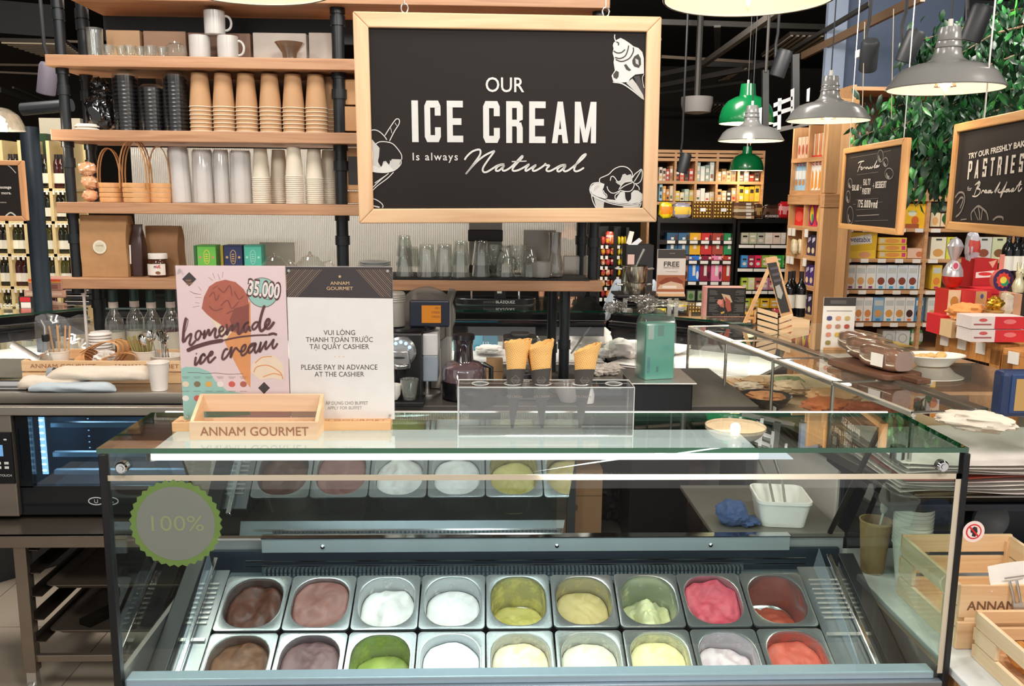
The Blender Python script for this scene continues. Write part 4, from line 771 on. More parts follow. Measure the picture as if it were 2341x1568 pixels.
# dark pouch
xa_ = sx(303, 3.55, 560); t = MB(); rs = [([(a * w_, b * d_) for a, b in rrect(.052, .06, .012, 4)], z) for w_, d_, z in ((.9, 1, 0), (1.0, 1.05, .05), (1.02, 1, .12), (.85, .6, .165), (.75, .25, .185), (.78, .2, .205))]; rings(t, rs, cap0=True, cap1=True)
t.poly([(-.024, .05), (-.018, .05), (-.016, .125), (-.023, .125)], .033, 1)
tag(t.build('dark_pouch', [mat('3c2422', .3), mat('d8cfc8', .5)], None, (xa_ + .022, 3.55, SZ[0] + .001), smooth=50), 'dark chocolate brown foil pouch between the two kraft bags', 'pouch')
j = thing('spread_jar', 'jar of brown hazelnut spread with a white lid', 'jar', (sx(355, 3.50, 600), 3.53, SZ[0] + .001))
MB().lathe([(0, 0), (.036, 0), (.040, .006), (.040, .05), (.036, .064), (.033, .070), (0, .070)], 28).build('jar_body', mat('4a2a1c', .12), j)
MB().lathe([(.0365, .071), (.0368, .073), (.0368, .090), (.034, .092), (0, .092)], 28).build('lid', mat('efe9e2', .4), j)
m = MB(); lb = []
for k in range(15): a = R(-150 + k * 8.5); lb.append(a)
for k in range(14): m.add([(.0406 * math.cos(lb[k]), .0406 * math.sin(lb[k]), .008), (.0406 * math.cos(lb[k + 1]), .0406 * math.sin(lb[k + 1]), .008), (.0406 * math.cos(lb[k + 1]), .0406 * math.sin(lb[k + 1]), .052), (.0406 * math.cos(lb[k]), .0406 * math.sin(lb[k]), .052)], [(0, 1, 2, 3)])
m.text('n', .001, .037, .012, .0418, 1, bold=.02).text('ut', .014, .037, .015, .0405, 2, bold=.02).disc(.012, .018, .010, .006, .0412, 3)
m.build('label', [mat('f0eae2', .5), mat('1c1a1a', .5), mat('c8202a', .5), mat('8a5a3c', .5)], j, smooth=60)
for i, (a, b, py, col, side, lab, ac_) in enumerate(((452, 494, 561, '6cc04f', '3f8c34', 'bright green tea box', 'e7d45a'), (505, 511, 562, '9a8a2c', '7a6c20', 'narrow olive yellow box', 'c8b84a'), (513, 554, 561, '28335e', '1c2446', 'dark blue tea box with gold print', 'c9a86a'), (559, 598, 561, '4fb7a0', '35907c', 'turquoise tea box', '9cd8c8'), (444, 451, 562, '356a38', '2a5430', 'narrow dark green box', '4a8a50'))):
    Y = 3.53; xa_, xb_ = sx(a, Y, 600), sx(b, Y, 600); w = xb_ - xa_; h = at(a, py, Y).z - SZ[0]
    m = MB().box(0, w, 0, .07, 0, h, 0)
    if w > .03:
        m.poly([(0, h - .006), (w, h - .006), (w, h), (0, h)], .0006, 1).stroke([(w * .35, h * .75), (w * .5, h * .85), (w * .65, h * .75), (w * .6, h * .45), (w * .4, h * .45), (w * .35, h * .75)], .0025, .0008, 2)
        for k in range(4): m.poly([(w * .42, h * (.70 - k * .07)), (w * .58, h * (.70 - k * .07)), (w * .58, h * (.73 - k * .07)), (w * .42, h * (.73 - k * .07))], .001, 2)
        for s_ in (.16, .84): m.disc(w * s_, h * .62, .005, d=.0008, m=3)
    tag(m.build('tea_box', [mat(col, .5), mat(side, .5), mat(ac_, .5), mat('d88a7a' if i == 0 else ac_, .5)], None, (xa_, Y, SZ[0] + .001), smooth=0), lab + ' on the counter shelf', 'tea box')
def teapot(x, y, lab, s=1):
    t = thing('glass_teapot', lab, 'teapot', (x, y, SZ[0] + .001)); m = MB().lathe([(0, .003), (.04, .002), (.056, .02), (.058, .04), (.045, .06), (.034, .066)], 28); m.build('pot_body', TUMB, t)
    MB().lathe([(.037, .067), (.03, .078), (.012, .084), (.004, .088)], 20).build('lid', TUMB, t); MB().lathe([(0, .086), (.006, .089), (.006, .094), (0, .098)], 12).build('lid_knob', glass('d8d4cc', .05, .3, .2, 'b8b0a4', name='glass_knob', p=2), t)
    MB().tube([(.05, 0, .055), (.075, 0, .062), (.088, 0, .045), (.08, 0, .022), (.056, 0, .018)], .004, 8).build('handle', TUMB, t); MB().tube([(-.05, 0, .03), (-.07, 0, .045), (-.082, 0, .065)], [.010, .007, .005], 10).build('spout', TUMB, t)
    t.scale = (s, s, s); return t
teapot(sx(626, 3.54, 600), 3.55, 'clear glass teapot beside the turquoise tea box'); teapot(sx(708, 3.54, 600), 3.55, 'clear glass teapot beside the shelf post', 1.05)
fz = MB().prism(rrect(.145, .004, .0019, 2), 0, .13, plane='xy'); tag(fz.build('frosted_board', glass('c8c2b4', .3, .1, .55, 'b3ad9e', name='frosted'), None, (sx(631, 3.68, 560), 3.70, SZ[0] + .001), smooth=0), 'upright frosted plastic board behind the teapots', 'board')
pl = MB().lathe([(0, .002), (.045, .001), (.062, .008), (.066, .012), (.062, .011), (.044, .005), (0, .005)], 28).build('saucer', mat('c9cdcc', .2), None); tag(pl, '', 'plate')
for k in range(7): place(pl, (sx(857, 3.54, 620), 3.54, SZ[0] + .004 + k * .0085), 'pale glazed plate in the stack beside the tumblers, counted %s from below' % ORD[k], 'stacked plates', first=k == 0)
mt_ = MB().box(sx(884, 3.5, 640), sx(1345, 3.5, 640), SY0 + .002, SY0 + .26, 0, .006)
for k in range(90):
    x = sx(884, 3.5, 640) + .004 + k * .0076
    if x < sx(1340, 3.5, 640): mt_.box(x, x + .004, SY0 + .001, SY0 + .26, .006, .0085)
tag(mt_.build('bar_mat', mat('1a191a', .6), None, (0, 0, SZ[0] + .0005), smooth=0), 'black rubber bar mat under the upturned glasses', 'mat')
zz = SZ[0] + .0095
def gl(px, Y, py=600): return sx(px, Y, py)
def upt(proto, px, Y, z, lab, grp, first=False, s=None): return place(proto, (gl(px, Y), Y, z), lab, grp, rot=(math.pi, 0, random.uniform(0, 3)), first=first, scale=s)
g2 = tumbler(.085, .024, .036, 16, .03); g3 = tumbler(.13, .030, .039, 24); g4 = tumbler(.10, .0255, .0375, 20, .02)
GG = 'upturned glasses on the rubber mat'; H = .085
for k in range(3): upt(g2, 925, 3.53, zz + H + k * .040, 'short faceted tumbler, %s of the stack beside the plates' % ('lowest', 'middle', 'topmost')[k], GG, k == 0)
upt(g2, 943, 3.62, zz + H + .03, 'short faceted tumbler behind the first stack', GG)
for i, px in enumerate((975, 1015)): upt(g3, px, 3.52 + i * .03, zz + .13, ('wide ribbed water glass beside the faceted stack', 'wide water glass second from the faceted stack')[i], GG, i == 0)
for i, px in enumerate((1053, 1100)):
    for k in range(2): upt(g4, px, 3.52 + i * .02, zz + .10 + k * .045, '%s tumbler of the %s nested pair' % (('lower', 'upper')[k], ('clear', 'dark tinted')[i]), GG, i == 0 and k == 0)
dk = bpy.data.objects['glass_tumbler.%03d' % 0] if False else None
tk = mat('2a2a2c', .5)
def irish(px, Y, lab, first=None, rz=0, up=False):
    t = thing('glass_mug', lab, 'glass mug', (gl(px, Y), Y, zz + (0 if up else .128)), rot=((0, 0, rz) if up else (math.pi, 0, rz)), group='handled latte glasses')
    MB().lathe([(0, .002), (.025, .001), (.026, .005), (.010, .012), (.012, .02), (.027, .05), (.034, .09), (.036, .126), (.034, .126), (.025, .052), (0, .024)], 22).build('glass_body', TUMB, t)
    MB().tube([(.032, 0, .105), (.052, 0, .100), (.056, 0, .075), (.045, 0, .052), (.027, 0, .05)], .0045, 8).build('handle', glass('d8dcdc', .03, .25, .05, 'a0a0a0', name='thick_glass', p=2), t); return t
irish(1130, 3.56, 'latte glass beside the dark tinted tumblers', up=True, rz=-.8); irish(1155, 3.52, 'upturned latte glass, first of the handled ones in front', rz=.6); irish(1182, 3.55, 'upright latte glass in the middle of the handled ones', up=True, rz=.2); irish(1211, 3.52, 'upturned latte glass beside the frosted cup', rz=.9)
fc = MB().lathe([(0, .003), (.036, .002), (.038, .01), (.038, .062), (.036, .062), (.035, .012), (0, .008)], 22); tag(fc.build('frosted_cup', glass('d4d2ce', .3, .08, .45, 'b9b6b0', name='frosted2'), None, (gl(1237, 3.50), 3.50, zz)), 'low frosted plastic cup before the carafe', 'cup')
car = MB().lathe([(0, .003), (.038, .002), (.041, .01), (.038, .05), (.026, .09), (.025, .15), (.028, .178), (.0265, .178), (.024, .15), (0, .01)], 24); tag(car.build('carafe', glass('c9c8c4', .12, .12, .25, 'b0aea8', name='misty_glass', p=2), None, (gl(1267, 3.55), 3.55, zz)), 'tall misty glass carafe at the end of the mat', 'carafe')
pnl = MB().box(0, .135, 0, .004, 0, .19); tag(pnl.build('frosted_board', glass('bdb8ae', .3, .1, .6, 'a8a298', name='frosted3'), None, (gl(1197, 3.66), 3.68, SZ[0] + .001), smooth=0), 'tall frosted plastic board behind the latte glasses', 'board')
sc_ = thing('digital_scale', 'grey box with a dark front hung behind the glasses', 'scale', (gl(1072, 3.74), 3.74, SZ[0] + .02)); bx('housing', mat('a9a8a2', .5), 0, .14, 0, .03, .02, .22, sc_, .004); bx('dark_face', mat('221c1c', .4), -.004, .144, -.012, 0, .12, .168, sc_, .003)
bx('foot', mat('3a3836', .5), .0, .14, -.0, .04, -.018, .02, sc_)
bk_ = MB().box(0, .11, 0, .07, 0, .085); tag(bk_.build('clear_tub', glass('e6e2da', .1, .12, .35, 'd6d0c4', name='tub_plastic'), None, (gl(1287, 3.68), 3.68, SZ[0] + .001), smooth=0, bevel=.006), 'pale translucent plastic tub at the shelf end', 'tub')
# ---------------------------------------------------------------- steel counter, oven and tray rack at the left
CZt = 1.050; CY0 = 3.06
lx0 = -3.2; lx1 = -.55
STB = mat('b5aea4', .3, .85, .08, 6)
ct = thing('steel_counter', 'brushed steel counter running behind the oven and crates', 'counter')
bx('counter_top', STB, lx0, lx1, CY0 + .04, 3.75, CZt - .012, CZt, ct, .003)
bx('front_lip', STB, lx0, lx1, CY0 + .028, CY0 + .045, CZt - .040, CZt + .0, ct, .002)
bx('dark_panel', mat('14181d', .4), lx0, lx1, CY0 + .045, CY0 + .06, .99, CZt - .03, ct)  # dark panel set back below the front lip
bx('lower_rail', mat('a39c92', .35, .9, .06, 6), lx0, -.62, 2.985, 3.02, .992, 1.022, ct, .003)
for x in (-2.9, -.7): MB().tube([(x, 3.6, 0), (x, 3.6, 1.03)], .02, 10).build('leg', STEELR, ct)
# oven
ox0 = sx(42, 3.02, 1060) - .50; oxm = sx(42, 3.02, 1060); ox1 = oxm + .80; oz0, oz1 = .622, .990; oy = 3.02
ov = thing('combi_oven', 'black and steel baking oven with a blue lit glass door', 'oven', (0, 0, 0))
bx('oven_body', mat('9a9085', .35, .9, .06, 5), ox0, oxm - .002, oy - .02, oy + .6, oz0, oz1, ov, .004)
m = MB().box(oxm, ox1, oy + .04, oy + .6, oz0, oz0 + .05).box(oxm, ox1, oy + .04, oy + .6, oz1 - .02, oz1).box(ox1 - .04, ox1, oy + .04, oy + .6, oz0, oz1).box(oxm, ox1, oy + .56, oy + .6, oz0, oz1).box(oxm, oxm + .02, oy + .04, oy + .6, oz0, oz1)
m.build('oven_cavity', mat('22323e', .4), ov, smooth=0)
MB().box(oxm, ox1, oy, oy + .03, oz0, oz0 + .105).box(oxm, ox1, oy, oy + .03, oz1 - .012, oz1).box(oxm, oxm + .045, oy, oy + .03, oz0 + .1, oz1 - .01).box(ox1 - .05, ox1, oy, oy + .03, oz0 + .1, oz1 - .01).build('door_frame', mat('0b1218', .12), ov, smooth=0)
bx('door_glass', glass('c0d6e4', .01, .10, name='blue_glass'), oxm + .045, ox1 - .05, oy + .012, oy + .016, oz0 + .105, oz1 - .012, ov)
for k, z in enumerate((.925, .815, .748)): MB().box(oxm + .075, ox1 - .08, oy + .09, oy + .115, z - .009, z + .009).build('oven_rack', mat('cfdbe2', .35, .3), ov, bevel=.002)
bx('light_strip', glow('c4e4ff', 2.4), oxm + .056, oxm + .075, oy + .05, oy + .055, .755, .965, ov)
m = MB()
for k in range(9): m.disc(oxm + .0655, .770 + k * .023, .009, .005, -(oy + .048) + 0, 0, seg=12)
m.v = [(x, oy + .047, z) for x, y, z in m.v]; m.build('light_spot', glow('f0faff', 4), ov, smooth=0)
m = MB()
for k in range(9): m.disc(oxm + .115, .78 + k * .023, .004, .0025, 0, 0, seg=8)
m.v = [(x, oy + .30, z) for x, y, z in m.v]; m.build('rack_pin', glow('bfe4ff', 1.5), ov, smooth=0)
lamp('AREA', (oxm + .25, oy + .35, .955), 4.0, (.8, .93, 1), .4, (oxm + .3, oy + .3, .6), name='oven_light')
m = MB(); lx_ = sx(254, 3.02, 1158); 
for cx in (lx_ - .050, lx_): m.stroke([(cx + .027 * math.cos(R(k * 24)), .672 + .0135 * math.sin(R(k * 24))) for k in range(16)], .004, 0, smooth=False, taper=False)
m.stroke([(lx_ - .056, .679), (lx_ - .056, .668), (lx_ - .050, .665), (lx_ - .045, .668), (lx_ - .045, .679)], .0025, 0, smooth=False).disc(lx_ - .006, .676, .004, .002).disc(lx_ + .007, .668, .004, .002)
m.v = [(x, oy - .0015, z) for x, y, z in m.v]; m.build('door_emblem', mat('c2c6c8', .4), ov, smooth=0)
pn = [mat('121317', .25), glow('7fb4e8', .9), mat('d8d8d8', .5), glow('e8f0f8', .8)]
m = MB(); pxa, pxb = oxm - .34, sx(41, 3.0, 1060) - .012; m.box(pxa, pxb, oy - .026, oy - .02, .745, .930); 
m.box(pxb - .10, pxb - .032, oy - .0275, oy - .026, .845, .885, 1).box(pxb - .095, pxb - .05, oy - .0285, oy - .0275, .856, .868, 3).text('TOUCH', pxb - .028, .772, .008, 0, 2)
for r_ in range(2):
    for k in range(5): m.poly([(pxb - .015 - k * .026, .80 + r_ * .016), (pxb - .03 - k * .026, .80 + r_ * .016), (pxb - .03 - k * .026, .809 + r_ * .016), (pxb - .015 - k * .026, .809 + r_ * .016)], 0, 2)
for k in range(4): m.disc(pxb - .02 - k * .025, .905, .006, .003, 0, 2)
m.v = [(x, (oy - .0285 if abs(y) < .001 else y), z) for x, y, z in m.v]; m.build('control_panel', pn, ov, smooth=0)
# oven stand with tray rails and trays
ty0, ty1, tz = 2.86, 3.5, .605; tx0 = sx(0, 2.86, 1210) - .25; tx1 = -.42
STD = mat('857b70', .28, .8, .2, 6)
st = thing('oven_stand', 'stainless wheeled stand with tray rails under the oven', 'stand')
MB().box(tx0, tx1, ty0, ty1 + .1, tz - .006, tz).box(tx0, tx1, ty0, ty0 + .02, tz - .042, tz).build('stand_top', STD, st, smooth=0, bevel=.003)
lgx = sx(52, 2.87, 1350) 
for x in (lgx, lgx + .95):
    for y in (ty0 + .03, ty1):
        bx('leg', STD, x - .021, x + .021, y - .02, y + .02, .10, tz - .04, st, .002)
        MB().lathe([(0, -.012), (.028, -.012), (.031, -.008), (.031, .008), (.028, .012), (0, .012)], 20, X=T(x, y, .036, 0, R(90))).box(x - .016, x + .016, y - .014, y + .014, .05, .10).build('caster', STEEL, st)
for i, z in enumerate((.545, .462, .378, .292, .210)):
    for x in (lgx + .022, lgx + .90): MB().box(x, x + .035, ty0 + .02, ty1, z, z + .003).box(x, x + .003, ty0 + .02, ty1, z, z + .03).build('tray_rail', mat('5f574f', .35, .9), st, smooth=0)
bx('cross_rail', STD, lgx, lgx + .95, ty0 + .02, ty0 + .04, .135, .160, st, .002)
def tray(z, label, y=2.90):
    o = MB(); w, l = .60, .40; r = [rrect(w + .02, l + .02, .03), rrect(w + .012, l + .012, .028), rrect(w, l, .025), rrect(w - .03, l - .03, .02)]
    rings(o, [(r[0], .022), (r[0], .025), (r[1], .025), (r[2], .022), (r[3], .003)], cap1=True); q = o.build('baking_tray', mat('6e645a', .3, .6, .15, 10), None, (lgx + .36, y + .22, z), smooth=40)
    return tag(q, label, 'baking tray')
tray(.381, 'empty dark baking tray on the upper stand rail'); tray(.213, 'dark baking tray holding loose metal tins'); 
for i in range(4):
    o = MB().box(-.028, .028, -.09, .09, 0, .022); o.box(-.020, .020, -.08, .08, .0222, .0224); tag(o.build('baking_tin', mat('2c2a26', .3, .6), None, (lgx + .19 + i * .10, 3.06 + (i % 2) * .03, .217), (0, 0, -.5 + .1 * i), smooth=0, bevel=.004), 'narrow dark metal tin, %s on the lower baking tray' % ORD[i], 'tin', 'tins on the tray')
# ---- things on the steel counter
zc = CZt + .001
def pine_crate(name, label, x0, x1, y0, y1, z, h, text=None, slats=2, gap=.008, rz=0, th=.008, slope=None, tsize=.016, mat_=None, textw=None):
    W_ = mat_ or PINE; w, l = x1 - x0, y1 - y0; t = thing(name, label, 'crate', (x0, y0, z), rz)
    sh = (h - gap * (slats - 1)) / slats
    for s in range(slats):
        a = s * (sh + gap)
        bx('front_slat', W_, 0, w, 0, th, a, a + sh, t, .001); bx('back_slat', W_, 0, w, l - th, l, a, a + sh, t, .001)
        for x in (0, w - th): bx('side_slat', W_, x, x + th, th, l - th, a, a + sh, t, .001)
    for x in (th, w - 2 * th - .004):
        for y in (th, l - 2 * th - .004): bx('corner_post', W_, x, x + th + .004, y, y + th + .004, 0, h - .002, t)
    bx('base_board', W_, th, w - th, th, l - th, 0, .006, t)
    if text:
        for s_, xc in text: MB().text(s_, xc * w, h - sh * .5 - tsize / 2, tsize, .0008, width=textw, bold=.006).build('lettering', mat('96644a', .6), t, smooth=0)
    return t
xa_, xb_ = sx(50, 3.24, 850), sx(415, 3.24, 850)
pine_crate('wooden_crate', 'long pale crate lettered Annam Gourmet twice, full of cups and cutlery', xa_, xb_, 3.24, 3.50, zc, .085, [('ANNAM GOURMET', .26), ('ANNAM GOURMET', .78)], 2, .006, textw=.24, tsize=.015)
# small white cup in front
wc = thing('paper_cup', 'single white paper cup standing before the long crate', 'paper cup', (sx(364, 3.13, 875), 3.13, zc))
MB().lathe([(0, .004), (.027, .003), (.028, 0), (.0375, .098), (.0395, .099), (.0395, .103), (.0375, .104), (.0365, .10), (.027, .006), (0, .006)], 28).build('cup_body', mat('ece4dc', .55), wc)
# oven mitts and grey cloth
def mitt(name, lab, loc, rz, L_, r, mt, seed, cat='oven mitt'):
    m = MB(); vs = []; nu, nv = 22, 26
    for j in range(nv + 1):
        t = j / nv; x = L_ * t; rr = r * (.55 + .45 * math.sin(min(1, t * 6) * math.pi / 2)) * (1 if t < .85 else math.sqrt(max(.02, 1 - ((t - .85) / .15) ** 2)))
        for i in range(nu):
            a = 2 * math.pi * i / nu; k = 1 + .16 * noise.noise(Vector((math.cos(a) * 1.5, t * 7, math.sin(a) * 1.5 + seed))); vs.append((x, math.cos(a) * rr * 1.25 * k, max(0, rr * .62 + math.sin(a) * rr * .62 * k)))
    m.add(vs, [(j * nu + i, j * nu + (i + 1) % nu, (j + 1) * nu + (i + 1) % nu, (j + 1) * nu + i) for j in range(nv) for i in range(nu)] + [tuple(range(nu))]); t = thing(name, lab, cat, loc, rz)
    m.build('fabric', mt, t, smooth=80)
    if 'towel' not in name: MB().lathe([(r * .62, 0), (r * .64, .018)], 20, X=T(.0, 0, r * .50, 0, R(90))).build('cuff_trim', mat('8b9298', .8), t)
    return t
CL = mat('d8cbbb', .85, 0, .07, 60, .3); CLB = mat('b4c0c8', .85, 0, .08, 40, .3)
mitt('oven_mitt', 'beige quilted oven mitt lying on top before the long crate', (sx(112, 3.15, 850), 3.15, zc + .030), .02, .375, .042, CL, 1)
mitt('oven_mitt', 'beige quilted oven mitt underneath, turned the other way', (sx(200, 3.15, 860), 3.14, zc + .002), math.pi, .24, .038, CL, 5)
mitt('folded_towel', 'pale blue grey folded cloth under the oven mitts', (sx(75, 3.12, 870), 3.10, zc), .0, .30, .028, CLB, 8, 'cloth')
# cups with stirrers, bottle, lids, cutlery inside the crate
def open_cup(x, y, z, r0, r1, h, lab, mt=None, cat='paper cup', name='paper_cup'):
    t = thing(name, lab, cat, (x, y, z)); MB().lathe([(0, .002), (r0, 0), (r1, h - .004), (r1 + .002, h - .003), (r1 + .002, h), (r1 - .001, h), (r0 - .002, .006), (0, .006)], 24).build('cup_body', mt or mat('eae2d8', .55), t); return t
zc2 = zc + .008
open_cup(sx(132, 3.30, 800), 3.30, zc2, .030, .041, .105, 'white paper cup of wooden sticks behind the syrup bottle'); 
for i in range(6): 
    o = MB().box(-.003, .003, -.001, .001, 0, .19); tag(o.build('wooden_stick', wood('dcb084', 'c5925f', 'z'), None, (sx(122 + i * 5, 3.30, 800), 3.295 + .01 * (i % 3), zc2 + .01), (R(4 * (i % 2)), R(-7 + i * 3), 0), smooth=0), 'thin wooden stirring stick in the cup beside the syrup bottle', 'stirring stick', 'wooden sticks in the cup')
sb = thing('syrup_bottle', 'small clear bottle with a steel pourer and amber syrup', 'bottle', (sx(108, 3.27, 820), 3.27, zc2))
MB().lathe([(0, 0), (.026, 0), (.028, .006), (.028, .075), (.022, .10), (.011, .125), (.011, .15)], 20).build('bottle_glass', TUMB, sb); MB().lathe([(0, .003), (.025, .003), (.025, .03), (0, .03)], 18).build('syrup', glass('e0a060', .05, .1, .5, 'd08a48', name='amber'), sb)
MB().lathe([(.012, .145), (.014, .15), (.013, .17), (.009, .172)], 14).build('black_stopper', BLACK, sb); MB().tube([(0, 0, .17), (0, 0, .20), (-.012, 0, .225)], [.008, .0065, .004], 10).build('pourer', STEEL, sb)
for k in range(12): 
    if k == 0: L0 = MB().lathe([(.042, 0), (.0435, .002), (.042, .006), (.037, .008), (.036, .013), (0, .012)], 24).build('lid', mat('ece8e4', .45), None); tag(L0, '', 'lid')
    place(L0, (sx(230, 3.42, 780), 3.42, zc2 + .02 + k * .0115), 'white cup lid behind the bamboo baskets, %s up in its stack' % ORD[k], 'stacked white lids in the crate', first=k == 0, rot=(R(2), 0, k))
basket(sx(190, 3.32, 850), 3.33, zc2 + .035, .05, .06, .20, 'bamboo basket tipped on its side in the long crate', 0, 1.0, 3, rot=(0, R(62), R(-15)))
basket(sx(228, 3.30, 850), 3.29, zc2 + .03, .04, .05, .15, 'smaller bamboo basket tipped over beside the paper napkin', 0, 1.0, 3, rot=(0, R(70), R(12)))
m = blob(.045, .03, .03, .4, 4, 31, 30, 18); tag(m.build('crumpled_napkin', mat('e9e4de', .8), None, (sx(247, 3.31, 850), 3.31, zc2 + .045)), 'crumpled white paper napkin beside the tipped baskets', 'napkin')
kb = thing('kraft_caddy', 'brown cardboard caddy with a slot, behind the napkin', 'box', (sx(262, 3.40, 840), 3.42, zc2)); bx('front_panel', KRAFT, 0, .115, 0, .004, 0, .125, kb); bx('slot', mat('5a4434', .8), .055, .09, -.001, 0, .088, .094, kb); bx('side_panel', KRAFT, 0, .004, 0, .06, 0, .125, kb)
c1 = open_cup(sx(331, 3.33, 820), 3.34, zc2 + .01, .030, .045, .09, 'white paper cup holding olive sugar sticks')
for i in range(11):
    o = MB().tube([(0, 0, 0), (0, 0, .13)], .0038, 6); a = -.33 + i * .052
    tag(o.build('sugar_stick', mat('a79a5e', .6) if i % 3 else mat('8f8450', .6), None, (sx(331, 3.33, 820) + a * .05, 3.335 + .012 * (i % 3 - 1), zc2 + .03), (R(4 * (i % 2)), a, 0)), 'olive paper sugar stick fanned out in the white cup', 'sugar stick', 'sugar sticks')
open_cup(sx(382, 3.33, 830), 3.34, zc2 + .0, .036, .058, .082, 'white bowl shaped paper cup full of teaspoons')
def spoon(name='teaspoon'):
    t = thing(name, '', 'spoon'); m = MB(); vs = []
    for j in range(7):
        for i in range(12): a = 2 * math.pi * i / 12; r = j / 6; vs.append((r * .016 * math.cos(a), -.006 * (1 - r * r) , .14 + r * .024 * math.sin(a)))
    m.add(vs, [(j * 12 + i, j * 12 + (i + 1) % 12, (j + 1) * 12 + (i + 1) % 12, (j + 1) * 12 + i) for j in range(6) for i in range(12)]).build('spoon_bowl', CHROME, t); MB().tube([(0, 0, 0), (0, .002, .07), (0, 0, .118)], [.004, .0025, .003], 8, flat=.4).build('spoon_handle', CHROME, t); return t
sp = spoon(); sp['group'] = 'teaspoons in the white cup'
for i in range(9):
    a = (-.5, -.3, -.1, .1, .3, .45, -.2, .2, 0)[i]; q_ = (sx(378, 3.33, 830) + a * .06, 3.33 + .02 * (i % 3 - 1), zc2 + .01 + .012 * (i % 2)); o = sp if i == 0 else dup(sp, q_, '')
    o.location = q_; o.rotation_euler = (R(5 * (i % 3 - 1)), a * .7, i * .7); o['label'] = 'steel teaspoon standing bowl up in the white paper cup'; o['group'] = 'teaspoons in the white cup'
def liquor(px, Y, lab, liquid, lvl, capc='22403a'):
    t = thing('glass_bottle', lab, 'bottle', (sx(px, Y, 760), Y, CZt + .001)); MB().lathe([(0, 0), (.034, 0), (.037, .006), (.037, .17), (.032, .195), (.016, .225), (.014, .27)], 24).build('bottle_glass', TUMB, t)
    if lvl: MB().lathe([(0, .004), (.034, .004), (.034, lvl), (0, lvl)], 20).build('liquor', glass(liquid, .05, .08, .45, liquid, name='liquor'), t)
    MB().lathe([(.0175, .262), (.0185, .285), (.0175, .31), (0, .311)], 20).build('cap', mat(capc, .4), t); MB().lathe([(.0185, .238), (.0185, .262)], 20).build('neck_label', mat('ded3cc', .6), t)
    MB().lathe([(.0375, .06), (.0375, .14)], 20).build('body_label', mat('dcd8c8', .6), t); return t
liquor(263, 3.60, 'clear spirit bottle with a green cap beside the kraft caddy', 'ffffff', 0); liquor(311, 3.64, 'green capped bottle behind the sugar sticks', '86a088', .10); liquor(349, 3.60, 'green capped bottle of pale spirit behind the teaspoons', 'd8c890', .08); liquor(393, 3.62, 'green capped bottle of dark red liquor beside the pink poster', '7a1c18', .15)
# plastic scoop, clear bags and steel tray at the far end
MB_ = MB().tube([(0, 0, 0), (0, .0, .30)], .006, 8).lathe([(.010, .30), (.012, .31), (.009, .325), (0, .327)], 12); tag(MB_.build('whisk_handle', [mat('d8d4d0', .3)], None, (sx(194, 3.5, 780), 3.52, CZt)), 'thin white rod with a dark knob behind the lid stack', 'rod')
m = MB(); 
m.grid(10, 6, lambda u, v: ((u - .5) * .30 * (1 - .3 * v), .02 * math.sin(u * 7 + v * 5), v * .15 + .01 * math.sin(u * 9))); tag(m.build('clear_bag', glass('eceeee', .12, .10, .06, 'ffffff', name='bag_film', p=1.6), None, (sx(150, 3.55, 800), 3.56, CZt + .06), smooth=80), 'crumpled clear plastic bag behind the syrup bottle', 'plastic bag')
m = MB().grid(8, 4, lambda u, v: (u * .14, -.02 + .05 * v, .03 + .09 * (1 - u) + .02 * math.sin(v * 3))); tag(m.build('serving_spoon', STEEL, None, (sx(0, 3.2, 850), 3.3, CZt + .01), (0, 0, 0), smooth=80), 'broad steel serving scoop resting at the counter end', 'scoop')
m = MB().box(-.25, .13, 0, .17, 0, .012).box(-.25, .13, 0, .012, .012, .036); tag(m.build('steel_pan', CHROME, None, (sx(0, 3.12, 870) - .04, 3.12, CZt + .001), smooth=0, bevel=.004), 'shallow steel pan at the end of the counter', 'pan')
# ---------------------------------------------------------------- middle work counter behind the case
KZ = 1.020
kc_ = thing('work_counter', 'dark work counter under the shelves behind the display case', 'counter')
kx0, kx1 = sx(880, 3.0, 900) - .25, 1.0
bx('counter_top', mat('4a4642', .4, .3), kx0, kx1, 3.02, 3.72, KZ - .03, KZ, kc_, .003)
bx('back_panel', mat('26282b', .6), kx0, kx1, 3.66, 3.70, .1, KZ - .03, kc_); bx('lower_shelf', mat('5d5d5c', .4, .6), kx0, kx1, 3.05, 3.66, .48, .50, kc_)
for x in (kx0, .32, kx1 - .03): bx('side_panel', mat('33363a', .6), x, x + .03, 3.04, 3.66, 0, KZ - .03, kc_)
def px_box(pxa, pxb, Y, z0, pyt, py=800): return sx(pxa, Y, py), sx(pxb, Y, py), at(pxa, pyt, Y).z
Z = KZ + .001
# coffee machine
Y = 3.08; a, b = sx(866, Y, 850), sx(964, Y, 850); zt = at(930, 757, Y).z
cm = thing('coffee_machine', 'black capsule coffee machine with a silver round front', 'coffee machine', (0, 0, 0))
bx('machine_body', mat('1b1b1d', .3), a, b, Y + .03, Y + .26, Z + .0, zt - .012, cm, .008); bx('side_panel', mat('8d98a4', .35), b, b + .055, Y + .06, Y + .25, Z + .06, zt - .10, cm, .004); bx('side_panel', mat('c9c9ca', .35), b, b + .055, Y + .06, Y + .25, zt - .10, zt - .02, cm, .004)
MB().lathe([(0, 0), (.10, 0), (.105, .006), (.10, .014), (0, .016)], 30, X=T(b - .06, Y + .15, zt - .016)).build('top_lid', mat('1a1a1c', .2), cm)
cx, cz = sx(916, Y, 812), at(916, 806, Y).z
MB().lathe([(.052, 0), (.054, .010), (.046, .018), (.0, .020)], 32, X=T(cx, Y + .03, cz, R(90))).build('round_front', mat('b9bcbe', .25, .8), cm)
